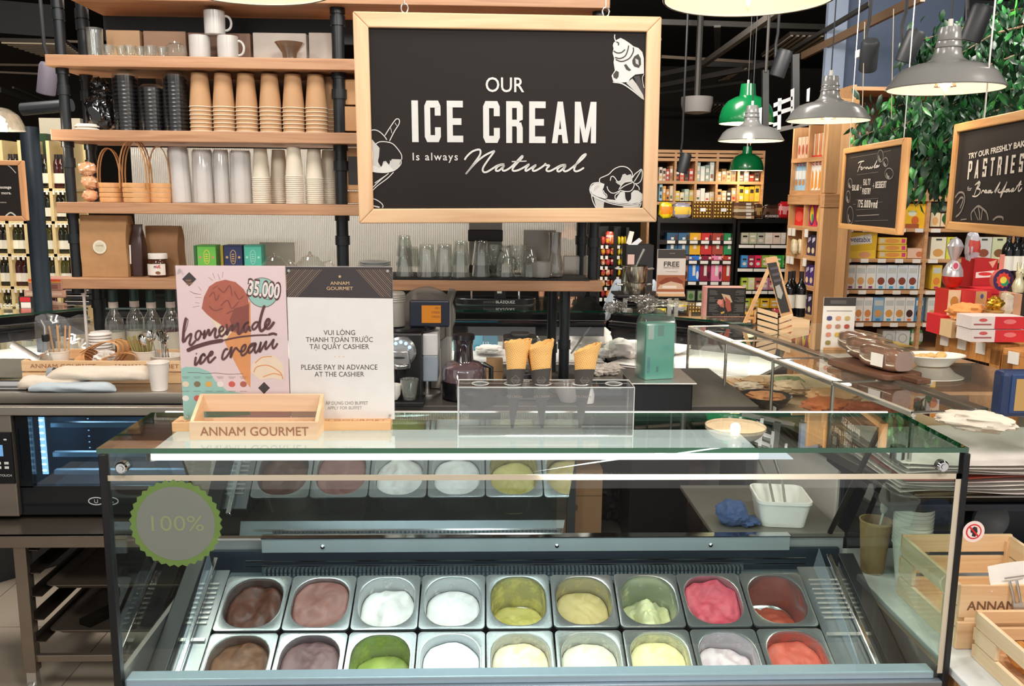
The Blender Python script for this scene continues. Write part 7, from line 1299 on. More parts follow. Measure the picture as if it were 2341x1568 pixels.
grille('slatted ceiling vent above the smallest grey pendant', [(1740, 128), (1850, 128), (1930, 82), (1805, 80)], 3.25, 9); grille('slatted ceiling vent beside the large green pendant', [(1596, 256), (1668, 257), (1690, 240), (1622, 238)], 3.0, 7); grille('slatted ceiling vent under the large grey pendant', [(1640, 184), (1690, 160), (1712, 152), (1664, 180)], 3.0, 5); grille('long slatted ceiling vent over the wine shelves', [(0, 95), (100, 128), (190, 128), (150, 98)], 3.0, 8)
t = thing('round_duct', 'pale round ceiling duct end hung beside a vent', 'duct', tuple(at(1592, 262, 8.5))); MB().lathe([(.02, 0), (.13, .02), (.15, .10), (.15, .16), (.03, .17)], 24).build('duct_end', mat('8f8a88', .6), t); MB().tube([(0, 0, .15), (0, 0, 1.4)], .03, 8).build('hanger', GY, t)
for i, (px, py, Y, ax, az, br, lab) in enumerate(((1983, 160, 4.9, -.2, .5, 30, 'glaring ceiling spotlight beside the white box'), (2066, 143, 4.7, .25, .25, 9, 'dark cylinder spotlight tilted over the menu chalkboard'), (2216, 95, 4.2, .2, .25, 12, 'dark cylinder spotlight above the large grey lamp'), (1775, 175, 5.6, .25, .2, 0, 'unlit dark spotlight beside the green lamp'), (105, 215, 5.0, .25, .15, 0, 'unlit dark spotlight over the wine shelves'), (1558, 395, 7.5, .2, .1, 0, 'small dark spotlight hung before the far shelves'))):
    p = at(px, py, Y); t = thing('spotlight', lab, 'spotlight', tuple(p)); hh_ = MB().lathe([(.045, 0), (.048, .004), (.048, .15), (.04, .165), (0, .168)], 22).build('housing', mat('26282c' if i not in (4,) else '5c5662', .5), t, rot=(az, ax, 0)); MB().lathe([(.040, .006), (0, .006)], 20).build('lens', glow('fff6e6', br) if br else mat('4a4a4a', .3), t, rot=(az, ax, 0)); MB().tube([(0, .03, .08), (0, .05, .20), (0, .02, .26), (0, 0, 3.9 - p.z)], .010, 8).build('arm', mat('202124', .5), t)
boxy('junction_box', 'small white box on a wire above the glaring spotlight', 'box', 1963, 1988, 130, 113, 4.9, .05, 'd8d6d2')
for px, y0_, y1_, Y in ((1977, 50, 265, 4.85), (2043, 20, 300, 4.5)): tag(MB().tube([at(px, y0_, Y), at(px - 6, y1_, Y)], .0022, 6).build('hanging_wire', mat('a89c88', .5), None), 'thin wire hanging beside the %s' % ('white box' if px < 2000 else 'tilted dark spotlight'), 'wire')
# hanging sign frame with reversed letters
t = thing('hanging_sign_frame', 'dark hanging frame with white letters seen from behind', 'sign'); Ys = 5.9
MB().tube([at(1751, 165, Ys), at(1751, 165, Ys) + Vector((0, 0, 1.2))], .01, 6).build('hanger', GY, t); quadpx('frame_post', [(1744, 160), (1758, 160), (1758, 292), (1744, 292)], Ys, .03, mat('2b2b2c', .5), t); quadpx('frame_post', [(1812, 125), (1828, 122), (1828, 285), (1812, 290)], Ys, .03, mat('2b2b2c', .5), t); quadpx('frame_base', [(1730, 300), (1860, 276), (1862, 284), (1732, 312)], Ys, .05, mat('6a6662', .5), t)
LT = mat('c9ccd0', .5)
for P in ([(1779, 225), (1787, 224), (1785, 296), (1777, 297)], [(1769, 236), (1812, 220), (1812, 228), (1769, 246)], [(1768, 256), (1812, 243), (1812, 252), (1768, 267)], [(1768, 281), (1778, 279), (1778, 286), (1768, 290)], [(1808, 205), (1816, 201), (1815, 262), (1808, 264)], [(1845, 204), (1852, 200), (1850, 232), (1844, 232)], [(1734, 248), (1742, 245), (1741, 285), (1734, 286)]): quadpx('letter_bar', P, Ys - .01, .008, LT, t)
struct(MB().box(0, 1.1, 0, .1, 0, .9).build('wall_upper', mat('55627a', .8), None, tuple(at(1890, 212, 7.4)), smooth=0)); struct(MB().box(0, .16, 0, .05, 0, .8).build('wall_upper', mat('8b98ae', .8), None, tuple(at(1882, 212, 7.3)), smooth=0))
# ---------------------------------------------------------------- shop shelving
PT = mat('efeae2', .5)
def unit_(name, lab, Y, x0, x1, boards, divs, dep, m, top, bot, back=None, tags=(), bt=.022, rough=None):
    t = thing(name, lab, 'shelving'); xm_2 = (x0 + x1) / 2; X0_, X1_ = sx(x0, Y, 500), sx(x1, Y, 500); zt_ = at(xm_2, top, Y).z; zb_ = at(xm_2, bot, Y).z if bot else 0
    for b in boards: z = at(xm_2, b, Y).z; bx('shelf_board', m, X0_, X1_, Y, Y + dep, z - bt, z, t)
    for d_ in divs: x = sx(d_, Y, 500); bx('divider', m, x - .012, x + .012, Y + .002, Y + dep, zb_, zt_, t)
    bx('back_board', back or m, X0_, X1_, Y + dep, Y + dep + .01, zb_, zt_, t)
    for a, b, py in tags: z = at(xm_2, py, Y).z; bx('price_tag', PT, sx(a, Y, 500), sx(b, Y, 500), Y - .006, Y - .001, z - .012 - .008, z + .008, t)
    return t
def row(name, cat, desc, pxs, pyb, pyt, Y, dep, cols, art=None, grp=None, zm=None, rough=.5, topc=None, wfrac=.94):
    z = at(zm, pyb, Y).z + .001 if zm else None; n = len(pxs) - 1; rnd = random.Random(pyb)
    for i in range(n):
        c = cols[i % len(cols)]; a, b = pxs[i], pxs[i + 1]; g_2 = (b - a) * (1 - wfrac) / 2
        boxy(name, desc + (', %s along its row' % ORD[i] if n > 1 else ''), cat, a + g_2, b - g_2, pyb, pyt + rnd.uniform(-1, 1), Y, dep, c[0] if isinstance(c, tuple) else c, (art(*c) if isinstance(c, tuple) and art else (art() if art else None)), z=z, group=grp, rough=rough)
# far wooden cubbies
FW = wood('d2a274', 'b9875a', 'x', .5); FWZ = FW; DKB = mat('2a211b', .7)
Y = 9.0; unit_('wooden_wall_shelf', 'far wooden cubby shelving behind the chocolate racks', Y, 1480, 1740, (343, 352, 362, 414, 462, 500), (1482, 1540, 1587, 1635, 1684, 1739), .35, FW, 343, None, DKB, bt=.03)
def spk(*cs): return lambda: A(*cs)
import itertools
pal = ['d8b890', 'c8442c', 'e8e0d4', '8a5a3c', 'b8c8c8', 'e8c040', 'c0a888', '5a7a50', 'd8a070', 'f0e8dc', 'a06a48', '3a3a3a', 'e07040', 'cfd8d8', 'd8c8a8']
rnd = random.Random(5)
cells = [((1506, 1538), 412, 372), ((1543, 1585), 412, 385), ((1590, 1632), 412, 366), ((1638, 1682), 412, 384), ((1688, 1736), 412, 392), ((1506, 1538), 458, 420), ((1543, 1585), 458, 428), ((1590, 1632), 458, 430), ((1638, 1682), 458, 426), ((1688, 1736), 458, 422)]
cn = ['cream and pink', 'dark red', 'pale grey green', 'tan', 'brown', 'orange', 'pale yellow', 'white', 'kraft', 'bright yellow']
cc = [['e8d8c8', 'e0c8b0', 'c8403a', 'b88a60'], ['3a2a26', 'e0583a', '3c302c', 'c84434'], ['a8b8b0', 'dfe4dc', '8fa098', 'c8d4cc'], ['c8a478', 'b08858', 'd0ac80', 'a87c50'], ['7a5a48', 'a8a098', '8a2c24', '6a4a3c'], ['9cc8dc', 'e8a04c', 'e0903c', 'e8d8b8'], ['e8c84c', 'e8dcb0', 'b8d4c4', 'd8c070'], ['e8e4dc', 'f0ece4', 'e8e4dc', 'd8c8b0'], ['d8ac78', 'e0b888', '3a2c34', 'c8a070'], ['e8c030', 'e8b828', 'e0b020', 'e8c84c']]
for j, ((a, b), pb, pt) in enumerate(cells):
    n = 4; xs_ = [a + (b - a) * k / n for k in range(n + 1)]
    for k in range(n):
        h_ = rnd.uniform(0, (pb - pt) * .4); boxy('carton', '%s carton, %s in the %s cubby of the far shelving' % (cn[j], ORD[k], ORD[j]), 'box', xs_[k] + .5, xs_[k + 1] - .5, pb, pt + h_, Y + .03, .15, cc[j][k], A(('r', .15, .55, .85, .8, rnd.choice(['f0ece4', 'e8e0d0', '2c2624'])), ('r', .2, .15, .8, .35, rnd.choice(pal))), z=at(1610, pb + 2, Y).z + .001, group='cartons in the far cubbies')
# dark chocolate racks
RK = mat('141312', .4); Y = 8.0; TG = []
rows1 = (500, 549, 595, 643, 690, 740); 
for r_ in rows1[1:5]: TG += [(1527 + k * 26, 1545 + k * 26, r_ + 3) for k in range(6)]
unit_('chocolate_rack', 'black metal rack of bright chocolate boxes behind the FREE sign', Y, 1505, 1682, rows1, (1507, 1680), .35, RK, 497, None, RK, TG, bt=.04)
TG = [(1692 + k * 37, 1727 + k * 37, r_ + 3) for r_ in (559, 613, 664, 706) for k in range(3)]
unit_('chocolate_rack', 'black metal rack of pastel chocolate bars beside the wooden end shelves', Y + .05, 1688, 1806, (500, 558, 612, 663, 705, 745), (1690, 1804), .35, RK, 497, None, RK, TG, bt=.04)
def choc(c, c2): return A(('r', 0, .52, 1, .56, '1c1816'), ('r', .38, .15, .62, .42, 'e8e4dc'), ('r', .38, .66, .62, .92, 'e8e4dc'), ('d', .82, .2, .12, .12, c2))
CH = {549: [('2c5878', '5a3828', 'dark blue'), ('3a6a90', '4a3828', 'steel blue'), ('e8b028', 'd8a048', 'amber yellow'), ('c83030', '4a2020', 'red'), ('a8483a', '4a2820', 'brick red'), ('2f8c54', '5a3020', 'green')], 595: [('a02c38', '40201c', 'dark red'), ('d86a28', '4a2c1c', 'orange'), ('303868', '8a4a30', 'navy'), ('a8c838', '7a2848', 'lime'), ('e02840', '8a2020', 'scarlet'), ('f0b020', '5a3020', 'golden yellow'), ('18a8a8', '3a5a50', 'turquoise')], 643: [('8a5a4a', '3a241c', 'brown'), ('9a6a58', '4a2c20', 'light brown'), ('2878d8', 'e8e8f0', 'bright blue'), ('881838', '481020', 'wine red'), ('f088b0', '6a3040', 'pink'), ('b83828', '5a2018', 'rust red')]}
for pb, cols in CH.items():
    n = len(cols); w_ = 156 / 6 if n == 6 else 156 / 7
    for lv in range(2):
        for k, (c, c2, nm) in enumerate(cols):
            a = 1522 + k * w_; hh = 19.5; z0 = at(1593, pb, Y).z + .001 + lv * (at(1593, 0, Y).z - at(1593, 19.5, Y).z) * .86; boxy('chocolate_box', '%s %s chocolate box on the %s shelf of the black rack' % (('lower', 'upper')[lv], nm, {549: 'top', 595: 'second', 643: 'third'}[pb]), 'chocolate box', a + .7, a + w_ - .7, 600, 600 - 18, Y + .02 + .04 * lv, .15, c, A(('r', 0, .80, 1, 1, '000000' if 0 else c), ('r', .38, .2, .64, .6, 'e4e0d8'), ('d', .84, .22, .12, .16, c2)), z=z0, group='chocolate boxes in the black rack')
for k, (c, nm) in enumerate((('3b8f6a', 'green'), ('c8d048', 'lime'), ('5a2c50', 'plum'), ('e03850', 'red'))): boxy('chocolate_box', '%s chocolate box near the floor of the black rack' % nm, 'chocolate box', 1576 + k * 23, 1597 + k * 23, 740, 722, Y + .02, .15, c, A(('r', .4, .3, .7, .7, 'e4e0d8')), z=at(1593, 740, Y).z + .001, group='chocolate boxes in the black rack')
for k in range(2): boxy('cookie_box', 'black box with a green leaf picture, %s beside the ham box' % ('first', 'second')[k], 'box', 1568 + k * 24, 1590 + k * 24, 688, 662, Y + .02, .1, '20241e', A(('r', .12, .1, .88, .9, '8a9a78'), ('d', .5, .45, .25, .25, '4a7a3c')), z=at(1593, 690, Y).z + .001)
z8 = at(1593, 500, Y).z + .001
def bag(name, lab, cat, pxa, pxb, pyb, pyt, Y, col, col2, dep=.06, z=None, grp=None, amp=.2, seed=0, rough=.25):
    w = (sx(pxb, Y, pyb) - sx(pxa, Y, pyb)) / 2; q_ = at((pxa + pxb) / 2, pyb, Y); z0 = z if z is not None else q_.z; h = (at((pxa + pxb) / 2, pyt, Y).z - z0) / 2; m = blob(w, dep / 2, h, amp, 2.5, seed, 18, 10, .6); k = [i for i, f_ in enumerate(m.f) if all(m.v[v][1] < 0 for v in f_) and .5 * h < m.v[f_[0]][2] < 1.3 * h]
    for i in k: m.m[i] = 1
    return tag(m.build(name, [mat(col, rough, coat=.4), mat(col2, .4)], None, (q_.x, Y + dep / 2, z0), smooth=60), lab, cat, grp)
bag('snack_bag', 'glossy yellow snack bag on top of the black rack', 'snack bag', 1507, 1538, 500, 463, Y + .02, 'e8d020', 'e88a20', z=z8); bag('gummy_bag', 'clear bag of gummies with a round yellow label', 'snack bag', 1539, 1580, 500, 464, Y + .02, '9a96a8', 'f0c848', z=z8)
for k in range(2):
    o = boxy('praline_box', 'clear box of gold wrapped chocolate balls, %s on the rack top' % ('first', 'second')[k], 'chocolate box', 1582 + k * 47, 1627 + k * 47, 500, 460, Y + .05, .06, '7a5428', None, z=z8); bb = (sx(1627, Y, 480) - sx(1582, Y, 480)); hh = .16
    for i in range(6):
        for j in range(5):
            if 1 < i < 4 and j == 2: continue
            s_ = MB().lathe([(0, -.0135), (.010, -.010), (.0135, 0), (.010, .010), (0, .0135)], 10) if (k, i, j) == (0, 0, 0) else None
            if s_: g0 = s_.build('gold_ball', mat('d8a850', .25, .8), o); g0.location = (-bb / 2 + .017 + i * .0285, -.012, .018 + j * .031)
            else: g1_ = g0.copy(); C.objects.link(g1_); g1_.parent = o; g1_.location = (-bb / 2 + .017 + i * .0285, -.012, .018 + j * .031)
    bx('white_label', PAPER, -.025, .025, -.03, -.026, .065, .095, o)
for k in range(5): boxy('biscuit_tin', 'pale gold striped packet, %s of the pile on the rack top' % ORD[k], 'packet', 1678, 1724, 500 - k * 7.6, 493.5 - k * 7.6, Y + .02, .12, ('b08a60', '6a4a34', 'd8c8a8')[k % 3], A(('r', .6, .1, .85, .9, 'e8e0d4')), group='packets on the rack top')
bag('candy_bag', 'brown candy bag lettered Kisses on the second rack', 'snack bag', 1742, 1792, 500, 468, Y + .06, '3a241c', '5a3a2c', seed=4); boxy('bag_label', 'narrow lettered strip of the brown candy bag', 'label', 1748, 1782, 498, 490, Y + .045, .003, '3a241c', A(('t', 'KISSES', .5, .2, .6, .9, 'e8e4e0'))); bag('candy_bag', 'dark brown and gold candy bag beside the striped packets', 'snack bag', 1722, 1744, 500, 466, Y + .06, '5a3c28', 'b89458', seed=7); bag('candy_bag', 'shiny red candy bag at the end of the second rack', 'snack bag', 1780, 1806, 500, 462, Y + .03, 'c8202c', 'e8a0a0', seed=9)
PB = {558: (532, ['c8c4b0', 'c0c4a0', 'b8b8a8', 'f0e0d0', 'e8d0c0', 'f0e4d8'], 'clear bag of sweets'), 612: (584, ['4a98d8', '9a2840', 'e83058', '98b848', 'a8c860', '38a848', '5ab858'], 'pastel chocolate bar'), 663: (635, ['b8d048', 'e8e8a8', 'b85850', 'c8a0b0', 'c87888', '48a8c8', '70a8c0'], 'slim chocolate bar'), 705: (682, ['b8c848', 'e8b828', 'f0c030', 'e8a828', 'd8b040'], 'yellow sweets box')}
nmc = {'4a98d8': 'blue', '9a2840': 'maroon', 'e83058': 'hot pink', '98b848': 'olive', 'a8c860': 'pale green', '38a848': 'green', '5ab858': 'mid green', 'b8d048': 'lime', 'e8e8a8': 'cream', 'b85850': 'brick', 'c8a0b0': 'mauve', 'c87888': 'rose', '48a8c8': 'cyan', '70a8c0': 'slate blue'}
for pb, (pt, cols, d_) in PB.items():
    n = len(cols)
    for k, c in enumerate(cols): boxy('chocolate_bar' if pb != 558 else 'sweets_bag', '%s %s on the pastel rack, %s in its row' % (nmc.get(c, ''), d_, ORD[k]) if c in nmc else '%s on the pastel rack, %s in its row' % (d_, ORD[k]), 'chocolate' if pb != 558 else 'sweets', 1694 + k * 109 / n, 1694 + (k + .93) * 109 / n, pb, pt, Y + .08, .05, c, A(('d', .5, .3, .3, .14, 'e8d8c8'), ('r', .2, .6, .8, .75, 'f0ece8' if k % 2 else '3a2a28')), z=at(1747, pb, Y + .05).z + .001, group='bars on the pastel rack')
# left snack racks seen past the black posts
for (pa, pb_, Y2, lab, cols) in ((1372, 1408, 7.2, 'black rack of small snack packets behind the shelf posts', ['c84838', 'e8a838', 'd86848', 'b83848', 'e8c8a8', 'a83828', 'e88030']), (1410, 1436, 7.6, 'rack of yellow snack packets beside the snack packets', ['e8d030', 'e0c828', 'd8c020', 'e8b828', 'e8d850', 'c8d8e0', 'e8c020'])):
    unit_('snack_rack', lab, Y2, pa, pb_, [560 + 24 * k for k in range(7)], (pa, pb_), .3, RK, 520, None, RK, [(pa + 3 + 11 * j, pa + 9 + 11 * j, 563 + 24 * k) for k in range(6) for j in range(2)], bt=.02)
    for r_ in range(6):
        for k in range(3): w_ = (pb_ - pa - 3) / 3; bag('snack_packet', '%s snack packet, %s on row %s of the %s' % (['red', 'orange', 'mixed'][k] if pa < 1400 else ['yellow', 'lime', 'golden'][k], ORD[k], ORD[r_], 'small snack rack' if pa < 1400 else 'yellow snack rack'), 'snack bag', pa + 2 + k * w_, pa + 1 + (k + 1) * w_, 560 + 24 * r_, 541 + 24 * r_, Y2 + .01, cols[(r_ * 2 + k * 3) % len(cols)], cols[(r_ + k) % len(cols)], z=at((pa + pb_) / 2, 560 + 24 * r_, Y2).z + .001, grp='snack packets', seed=r_ * 3 + k)
bag('candy_packet', 'coral and white sweets bag at the top of the snack rack', 'snack bag', 1384, 1408, 560, 530, 7.22, 'e85840', 'f0d8c8')
for k, (P, c, lab) in enumerate((([(1432, 556), (1440, 528), (1450, 530), (1442, 562)], 'e8e0d8', 'leaning white and orange leaflet behind the ladle'), ([(1438, 562), (1462, 544), (1468, 550), (1448, 568)], 'd8dce4', 'blue edged booklet lying behind the ladle'))): o = quadpx('leaflet', P, 6.52, .02, mat(c, .5), None); tag(o, lab, 'leaflet')
boxy('magazine_stand', 'black stand holding the leaflets behind the pots', 'stand', 1428, 1490, 700, 560, 6.5, .2, '17181a', A(('r', .05, .6, .3, .95, 'c8a8a0')), z=0.0)
# wooden end shelves (facing the aisle at an angle)
t = thing('end_shelf', 'tall wooden end shelves of cereal and biscuits with a side panel', 'shelving'); Pn = at(1877, 432, 6.0); Pf = at(1805, 434, 6.45); dv = Pn - Pf; dv.z = 0; Ld = dv.length; ae = math.atan2(dv.y, dv.x); t.location = (Pf.x, Pf.y, 0); t.rotation_euler = (0, 0, ae)
zt_ = at(1840, 285, 6.2).z; ez = [at(1840, y, 6.2).z for y in (360, 435, 517, 583, 650, 715, 780)]
Wd_ = wood('d8a876', 'cb9c6a', 'z', .5)
for i, z in enumerate(ez): bx('shelf_board', FW, 0, Ld - .01, 0, .22, z - .03, z, t)
bx('shelf_board', FW, 0, Ld - .01, -.01, .22, ez[1] - .10, ez[1] - .03, t)
for x in (0, Ld / 2, Ld - .02): bx('divider', Wd_, x, x + .02, .002, .22, 0, zt_, t)
bx('back_board', mat('a87848', .6), 0, Ld - .01, .22, .23, 0, zt_, t)
for z in ez[2:]:
    for x in (.03, .09, Ld / 2 + .05): bx('price_tag', PT, x, x + .045, -.008, -.002, z - .075, z - .02, t)
sp2 = thing('side_panel_tower', 'broad plain wooden panel between the end shelves and biscuit shelves', 'panel'); q0, q1 = at(1877, 500, 6.0), at(1943, 500, 6.15); 
a_ = math.atan2(q1.y - q0.y, q1.x - q0.x); sp2.location = (q0.x - .01, q0.y - .05, 0); sp2.rotation_euler = (0, 0, a_); Lq = math.hypot(q1.x - q0.x, q1.y - q0.y); bx('upper_panel', Wd_, 0, Lq, 0, .02, ez[1] - .02, at(1900, 225, 6.05).z, sp2, .003); bx('lower_panel', Wd_, -.005, Lq, -.01, .02, 0, ez[1] - .12, sp2, .003); bx('panel_band', FW, -.01, Lq + .02, -.015, .02, ez[1] - .115, ez[1] - .025, sp2, .002)
Me = Matrix.Translation(t.location) @ Matrix.Rotation(ae, 4, 'Z')
def eb_(name, lab, cat, x, w, z, h, d, col, art=None, grp=None):
    m = MB().box(0, w, 0, d, 0, h, 0); mats = [mat(col, .5)]
    if art: 
        m2 = MB(); art(m2, mats, w, h); m.add([(x_ + w / 2, y_, z_) for x_, y_, z_ in m2.v], m2.f); m.m[-len(m2.m):] = m2.m
    return tag(m.build(name, mats, None, tuple(Me @ Vector((x, .03, z))), (0, 0, ae), smooth=0), lab, cat, grp)
EA = A(('t', 'E', .5, .78, .16, .6, 'e8402c'), ('r', 0, .35, 1, .62, 'e8f0f4'), ('d', .5, .25, .3, .1, 'd88838'), ('r', 0, .92, 1, 1, 'd83028')); EB = A(('t', 'E', .5, .72, .16, .6, 'e8402c'), ('p', [(.1, 0), (.3, .6), (.7, .5), (.9, .1)], 'e89838'), ('r', 0, .93, 1, 1, 'd83028'))
for k in range(4): eb_('cereal_box', 'white and blue cereal box lettered E, %s in the upper end shelf cubby' % ORD[k], 'cereal box', .020 + k * .050, .047, ez[1] + .001, .225, .17, '9cc8e8', EA, 'cereal boxes'); eb_('cereal_box', 'white and orange cereal box lettered E, %s beside the blue ones' % ORD[k], 'cereal box', Ld / 2 + .022 + k * .050, .047, ez[1] + .001, .24, .17, 'f4f0ea', EB, 'cereal boxes')
for k in range(3): eb_('biscuit_packet', 'cream and red biscuit packet, %s at the top of the end shelves' % ORD[k], 'packet', .03 + k * .055, .05, ez[0] + .001, .15, .1, 'd8b8a0', A(('d', .5, .4, .3, .25, 'a84c38')), 'packets on the end shelf'); eb_('biscuit_packet', 'orange striped biscuit packet, %s at the top of the end shelves' % ORD[k], 'packet', Ld / 2 + .03 + k * .055, .05, ez[0] + .001, .16, .1, 'd88850', A(('r', .2, 0, .5, 1, 'e8dcc8')), 'packets on the end shelf')
eb_('red_packet', 'red sweets packet in the middle of the end shelves', 'packet', .05, .13, ez[2] + .001, .13, .1, 'd82c28', A(('d', .5, .5, .4, .3, 'e85848')))
for k in range(2): eb_('round_box', 'round rainbow sweets box, %s on the end shelves' % ('first', 'second')[k], 'sweets box', Ld / 2 + .03 + k * .09, .085, ez[2] + .001, .17, .05, 'd83848', A(('d', .5, .5, .48, .48, '4a2c78'), ('d', .5, .5, .36, .38, 'e85030'), ('d', .5, .5, .27, .3, 'f0d030'), ('d', .6, .35, .16, .18, '30a868')))
for r_ in (3, 4, 5, 6):
    for k in range(3): eb_('wafer_packet', 'purple wafer packet, %s on end shelf %s' % (ORD[k], ORD[r_ - 3]), 'packet', Ld / 2 + .03 + k * .06, .055, ez[r_] + .001, .145, .08, ('4a3478', '38304a')[r_ % 2], A(('d', .5, .25, .35, .15, 'e8d0a8'), ('p', [(.2, .6), (.9, .75), (.9, .9), (.2, .85)], 'd8d0e8')), 'purple wafer packets')
for k in range(2): bag('nut_bag', 'small clear bag of cream sweets, %s on the end shelves' % ('first', 'second')[k], 'snack bag', 1812 + k * 14, 1825 + k * 14, 580, 548, 6.25, 'd8c8a0', 'e8dcc0', z=ez[3] + .001)
# biscuit shelves facing us
Y = 6.25; bxs = [200, 350, 430, 522, 592, 664, 738, 800]
TG = [(1934 + k * 40, 1952 + k * 40, y + 3) for y in (522, 592, 664, 738) for k in range(5)] + [(2130, 2152, y + 3) for y in (522, 592, 664, 738)]
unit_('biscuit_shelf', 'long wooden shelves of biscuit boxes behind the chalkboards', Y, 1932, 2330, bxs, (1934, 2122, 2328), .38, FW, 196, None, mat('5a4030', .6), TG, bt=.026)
zc_ = at(2131, 436, Y).z; bx('thick_band', FW, sx(1932, Y, 500), sx(2330, Y, 500), Y - .012, Y + .05, zc_ - .075, zc_ - .002, bpy.data.objects['biscuit_shelf'])
bis = lambda c, d, e: A(('d', .5, .33, .36, .16, d), ('r', .1, .66, .9, .88, 'c8ccc8'), ('r', .3, .02, .7, .12, e))
def bisrow(pyb, pyt, items, desc):
    for k, (c, d, e, a, b, nm) in enumerate(items): boxy('biscuit_box', '%s biscuit box, %s on the %s row' % (nm, ORD[k], desc), 'biscuit box', a, b, pyb, pyt, Y + .02, .12, c, bis(c, d, e), z=at(2131, pyb + 2, Y).z + .001, group='biscuit boxes in rows')
bisrow(660, 606, [('e8e4dc', 'e0a868', '8a3c68', 1932 + k * 23, 1954 + k * 23, 'white and golden round') for k in range(3)] + [('dce4ea', '8a4434', '4aa8d8', 2001 + k * 24, 2024 + k * 24, 'white and blue chocolate') for k in range(4)] + [('e4ecec', 'c8d8c0', '4aa8d8', 2098, 2112, 'narrow pale blue'), ('e8c040', 'e88838', 'c83878', 2128, 2150, 'yellow and pink')], 'upper')
bisrow(734, 680, [('ece4dc', 'd88c50', 'e87838', 1951 + k * 21, 1971 + k * 21, 'white and orange square') for k in range(2)] + [('88b0d0', 'd8a060', '3a88c8', 1994, 2018, 'blue shortbread'), ('ece8e0', 'e0a050', '4aa8d8', 2019, 2042, 'white and golden pale'), ('ece8e0', 'd89850', '4aa8d8', 2043, 2066, 'white and golden second'), ('ece8e4', '4a2820', 'e87838', 2067, 2088, 'white and dark chocolate'), ('4a88b8', '3a2018', '2a5888', 2089, 2109, 'deep blue cocoa'), ('e4e0d8', 'd8b080', 'e8d8c0', 2118, 2138, 'cream ring'), ('e8e0d4', 'd0a070', 'e8d8c0', 2139, 2158, 'cream ring wide')], 'lower')
TX = lambda s, c: ('t', s, .5, .55, .22, .8, c)
boxy('cereal_pack', 'yellow cereal pack lettered Weetabix lying on the shelf', 'cereal pack', 1934, 2002, 588, 531, Y + .03, .12, 'e0b428', A(('p', [(.03, .28), (.95, .34), (.98, .0), (.0, .0)], 'f0c83c'), ('p', [(.02, .5), (.1, .8), (.8, .95), (.84, .6)], 'e8e0d0'), ('t', 'weetabix', .42, .64, .2, .72, '28387a'), ('d', .62, .16, .2, .12, 'e0a070')), z=at(2131, 594, Y).z + .001)
for k in range(3): boxy('cookie_carton', 'yellow cookie carton with a pink end, %s of the pile of three' % ('lowest', 'middle', 'topmost')[k], 'carton', 2009, 2072, 590 - k * 16, 575 - k * 16, Y + .03, .12, 'ecc048', A(('d', .48, .5, .26, .36, 'e09848'), ('r', .82, .2, .95, .8, 'd83880'), ('r', .03, .2, .2, .85, 'd8ccb0')), group='cookie cartons')
boxy('pink_box', 'low pale pink box beside the cookie cartons', 'box', 2074, 2112, 590, 568, Y + .03, .12, 'e8c0a8', A(('d', .7, .4, .2, .3, 'c87850')))
for k, (a, b, c, d, nm) in enumerate(((2126, 2160, 'ece4cc', 'd8a058', 'cream pastry'), (2162, 2182, 'd8d848', 'e8e0a8', 'yellow green'), (2230, 2264, 'c8c8c4', '8a4c34', 'grey cookie'), (2266, 2298, 'c8cca8', '7a5434', 'pale green cookie'))): boxy('biscuit_box', '%s box beside the foil egg shelf' % nm, 'biscuit box', a, b, 590, 542, Y + .03, .1, c, A(('d', .5, .3, .35, .18, d), ('r', .3, .85, .7, .93, '3a3a38')), z=at(2131, 594, Y).z + .001)
boxy('yellow_box', 'large yellow biscuit box lettered belVita', 'biscuit box', 2064, 2112, 518, 466, Y + .03, .12, 'f0c020', A(('d', .4, .62, .2, .12, 'e8e4d0'), ('t', 'belvita', .4, .66, .09, .4, '6aa040'), ('d', .55, .33, .18, .18, 'd86a30'), ('r', .1, .03, .75, .2, 'a85830')), z=at(2131, 524, Y).z + .001)
for k, (a, b, pb, pt, c, d) in enumerate(((2126, 2148, 518, 486, 'f0e0b8', 'e8b070'), (2150, 2172, 518, 488, 'ecd8b8', 'd87858'), (2126, 2146, 484, 464, '5a5c58', '8a9a80'), (2148, 2168, 484, 464, '4a4c48', '7a8a70'))): boxy('small_box', '%s box beside the belVita box, %s one' % (('cream', 'cream', 'dark grey', 'dark grey')[k], ORD[k]), 'box', a, b, pb, pt, Y + .04, .1, c, A(('d', .5, .4, .3, .3, d)))
for k, (a, b, pt, c, d, nm) in enumerate(((2060, 2070, 368, 'e8e8e4', '5ab8d8', 'white'), (2071, 2096, 372, 'e4e4dc', '3a98d8', 'white and blue'), (2097, 2108, 360, 'd8d0c8', 'b88070', 'grey'), (2104, 2118, 385, 'c0482c', 'a83c24', 'red'), (2124, 2158, 372, 'e8c898', 'd89058', 'cream pastry'), (2159, 2180, 368, 'e8b848', 'd8a030', 'amber'))): boxy('carton', '%s carton under the hanging leaves' % nm, 'box', a, b, 426, pt, Y + .03, .1, c, A(('d', .5, .4, .35, .2, d), ('r', .3, .6, .7, .9, d if k == 1 else 'e8e4dc')), z=at(2131, 430, Y).z + .001)
for k, (a, b, c) in enumerate(((1960, 1990, 'c8988c'), (1992, 2022, 'd8c0b0'), (2130, 2165, 'd8d4b8'), (2170, 2200, 'c8c4c0'))): boxy('carton', 'pale carton half hidden by leaves, %s on the top shelves' % ORD[k], 'box', a, b, 348, 300, Y + .03, .1, c, A(('d', .5, .4, .35, .25, 'a85c48')), z=at(2131, 352, Y).z + .001)
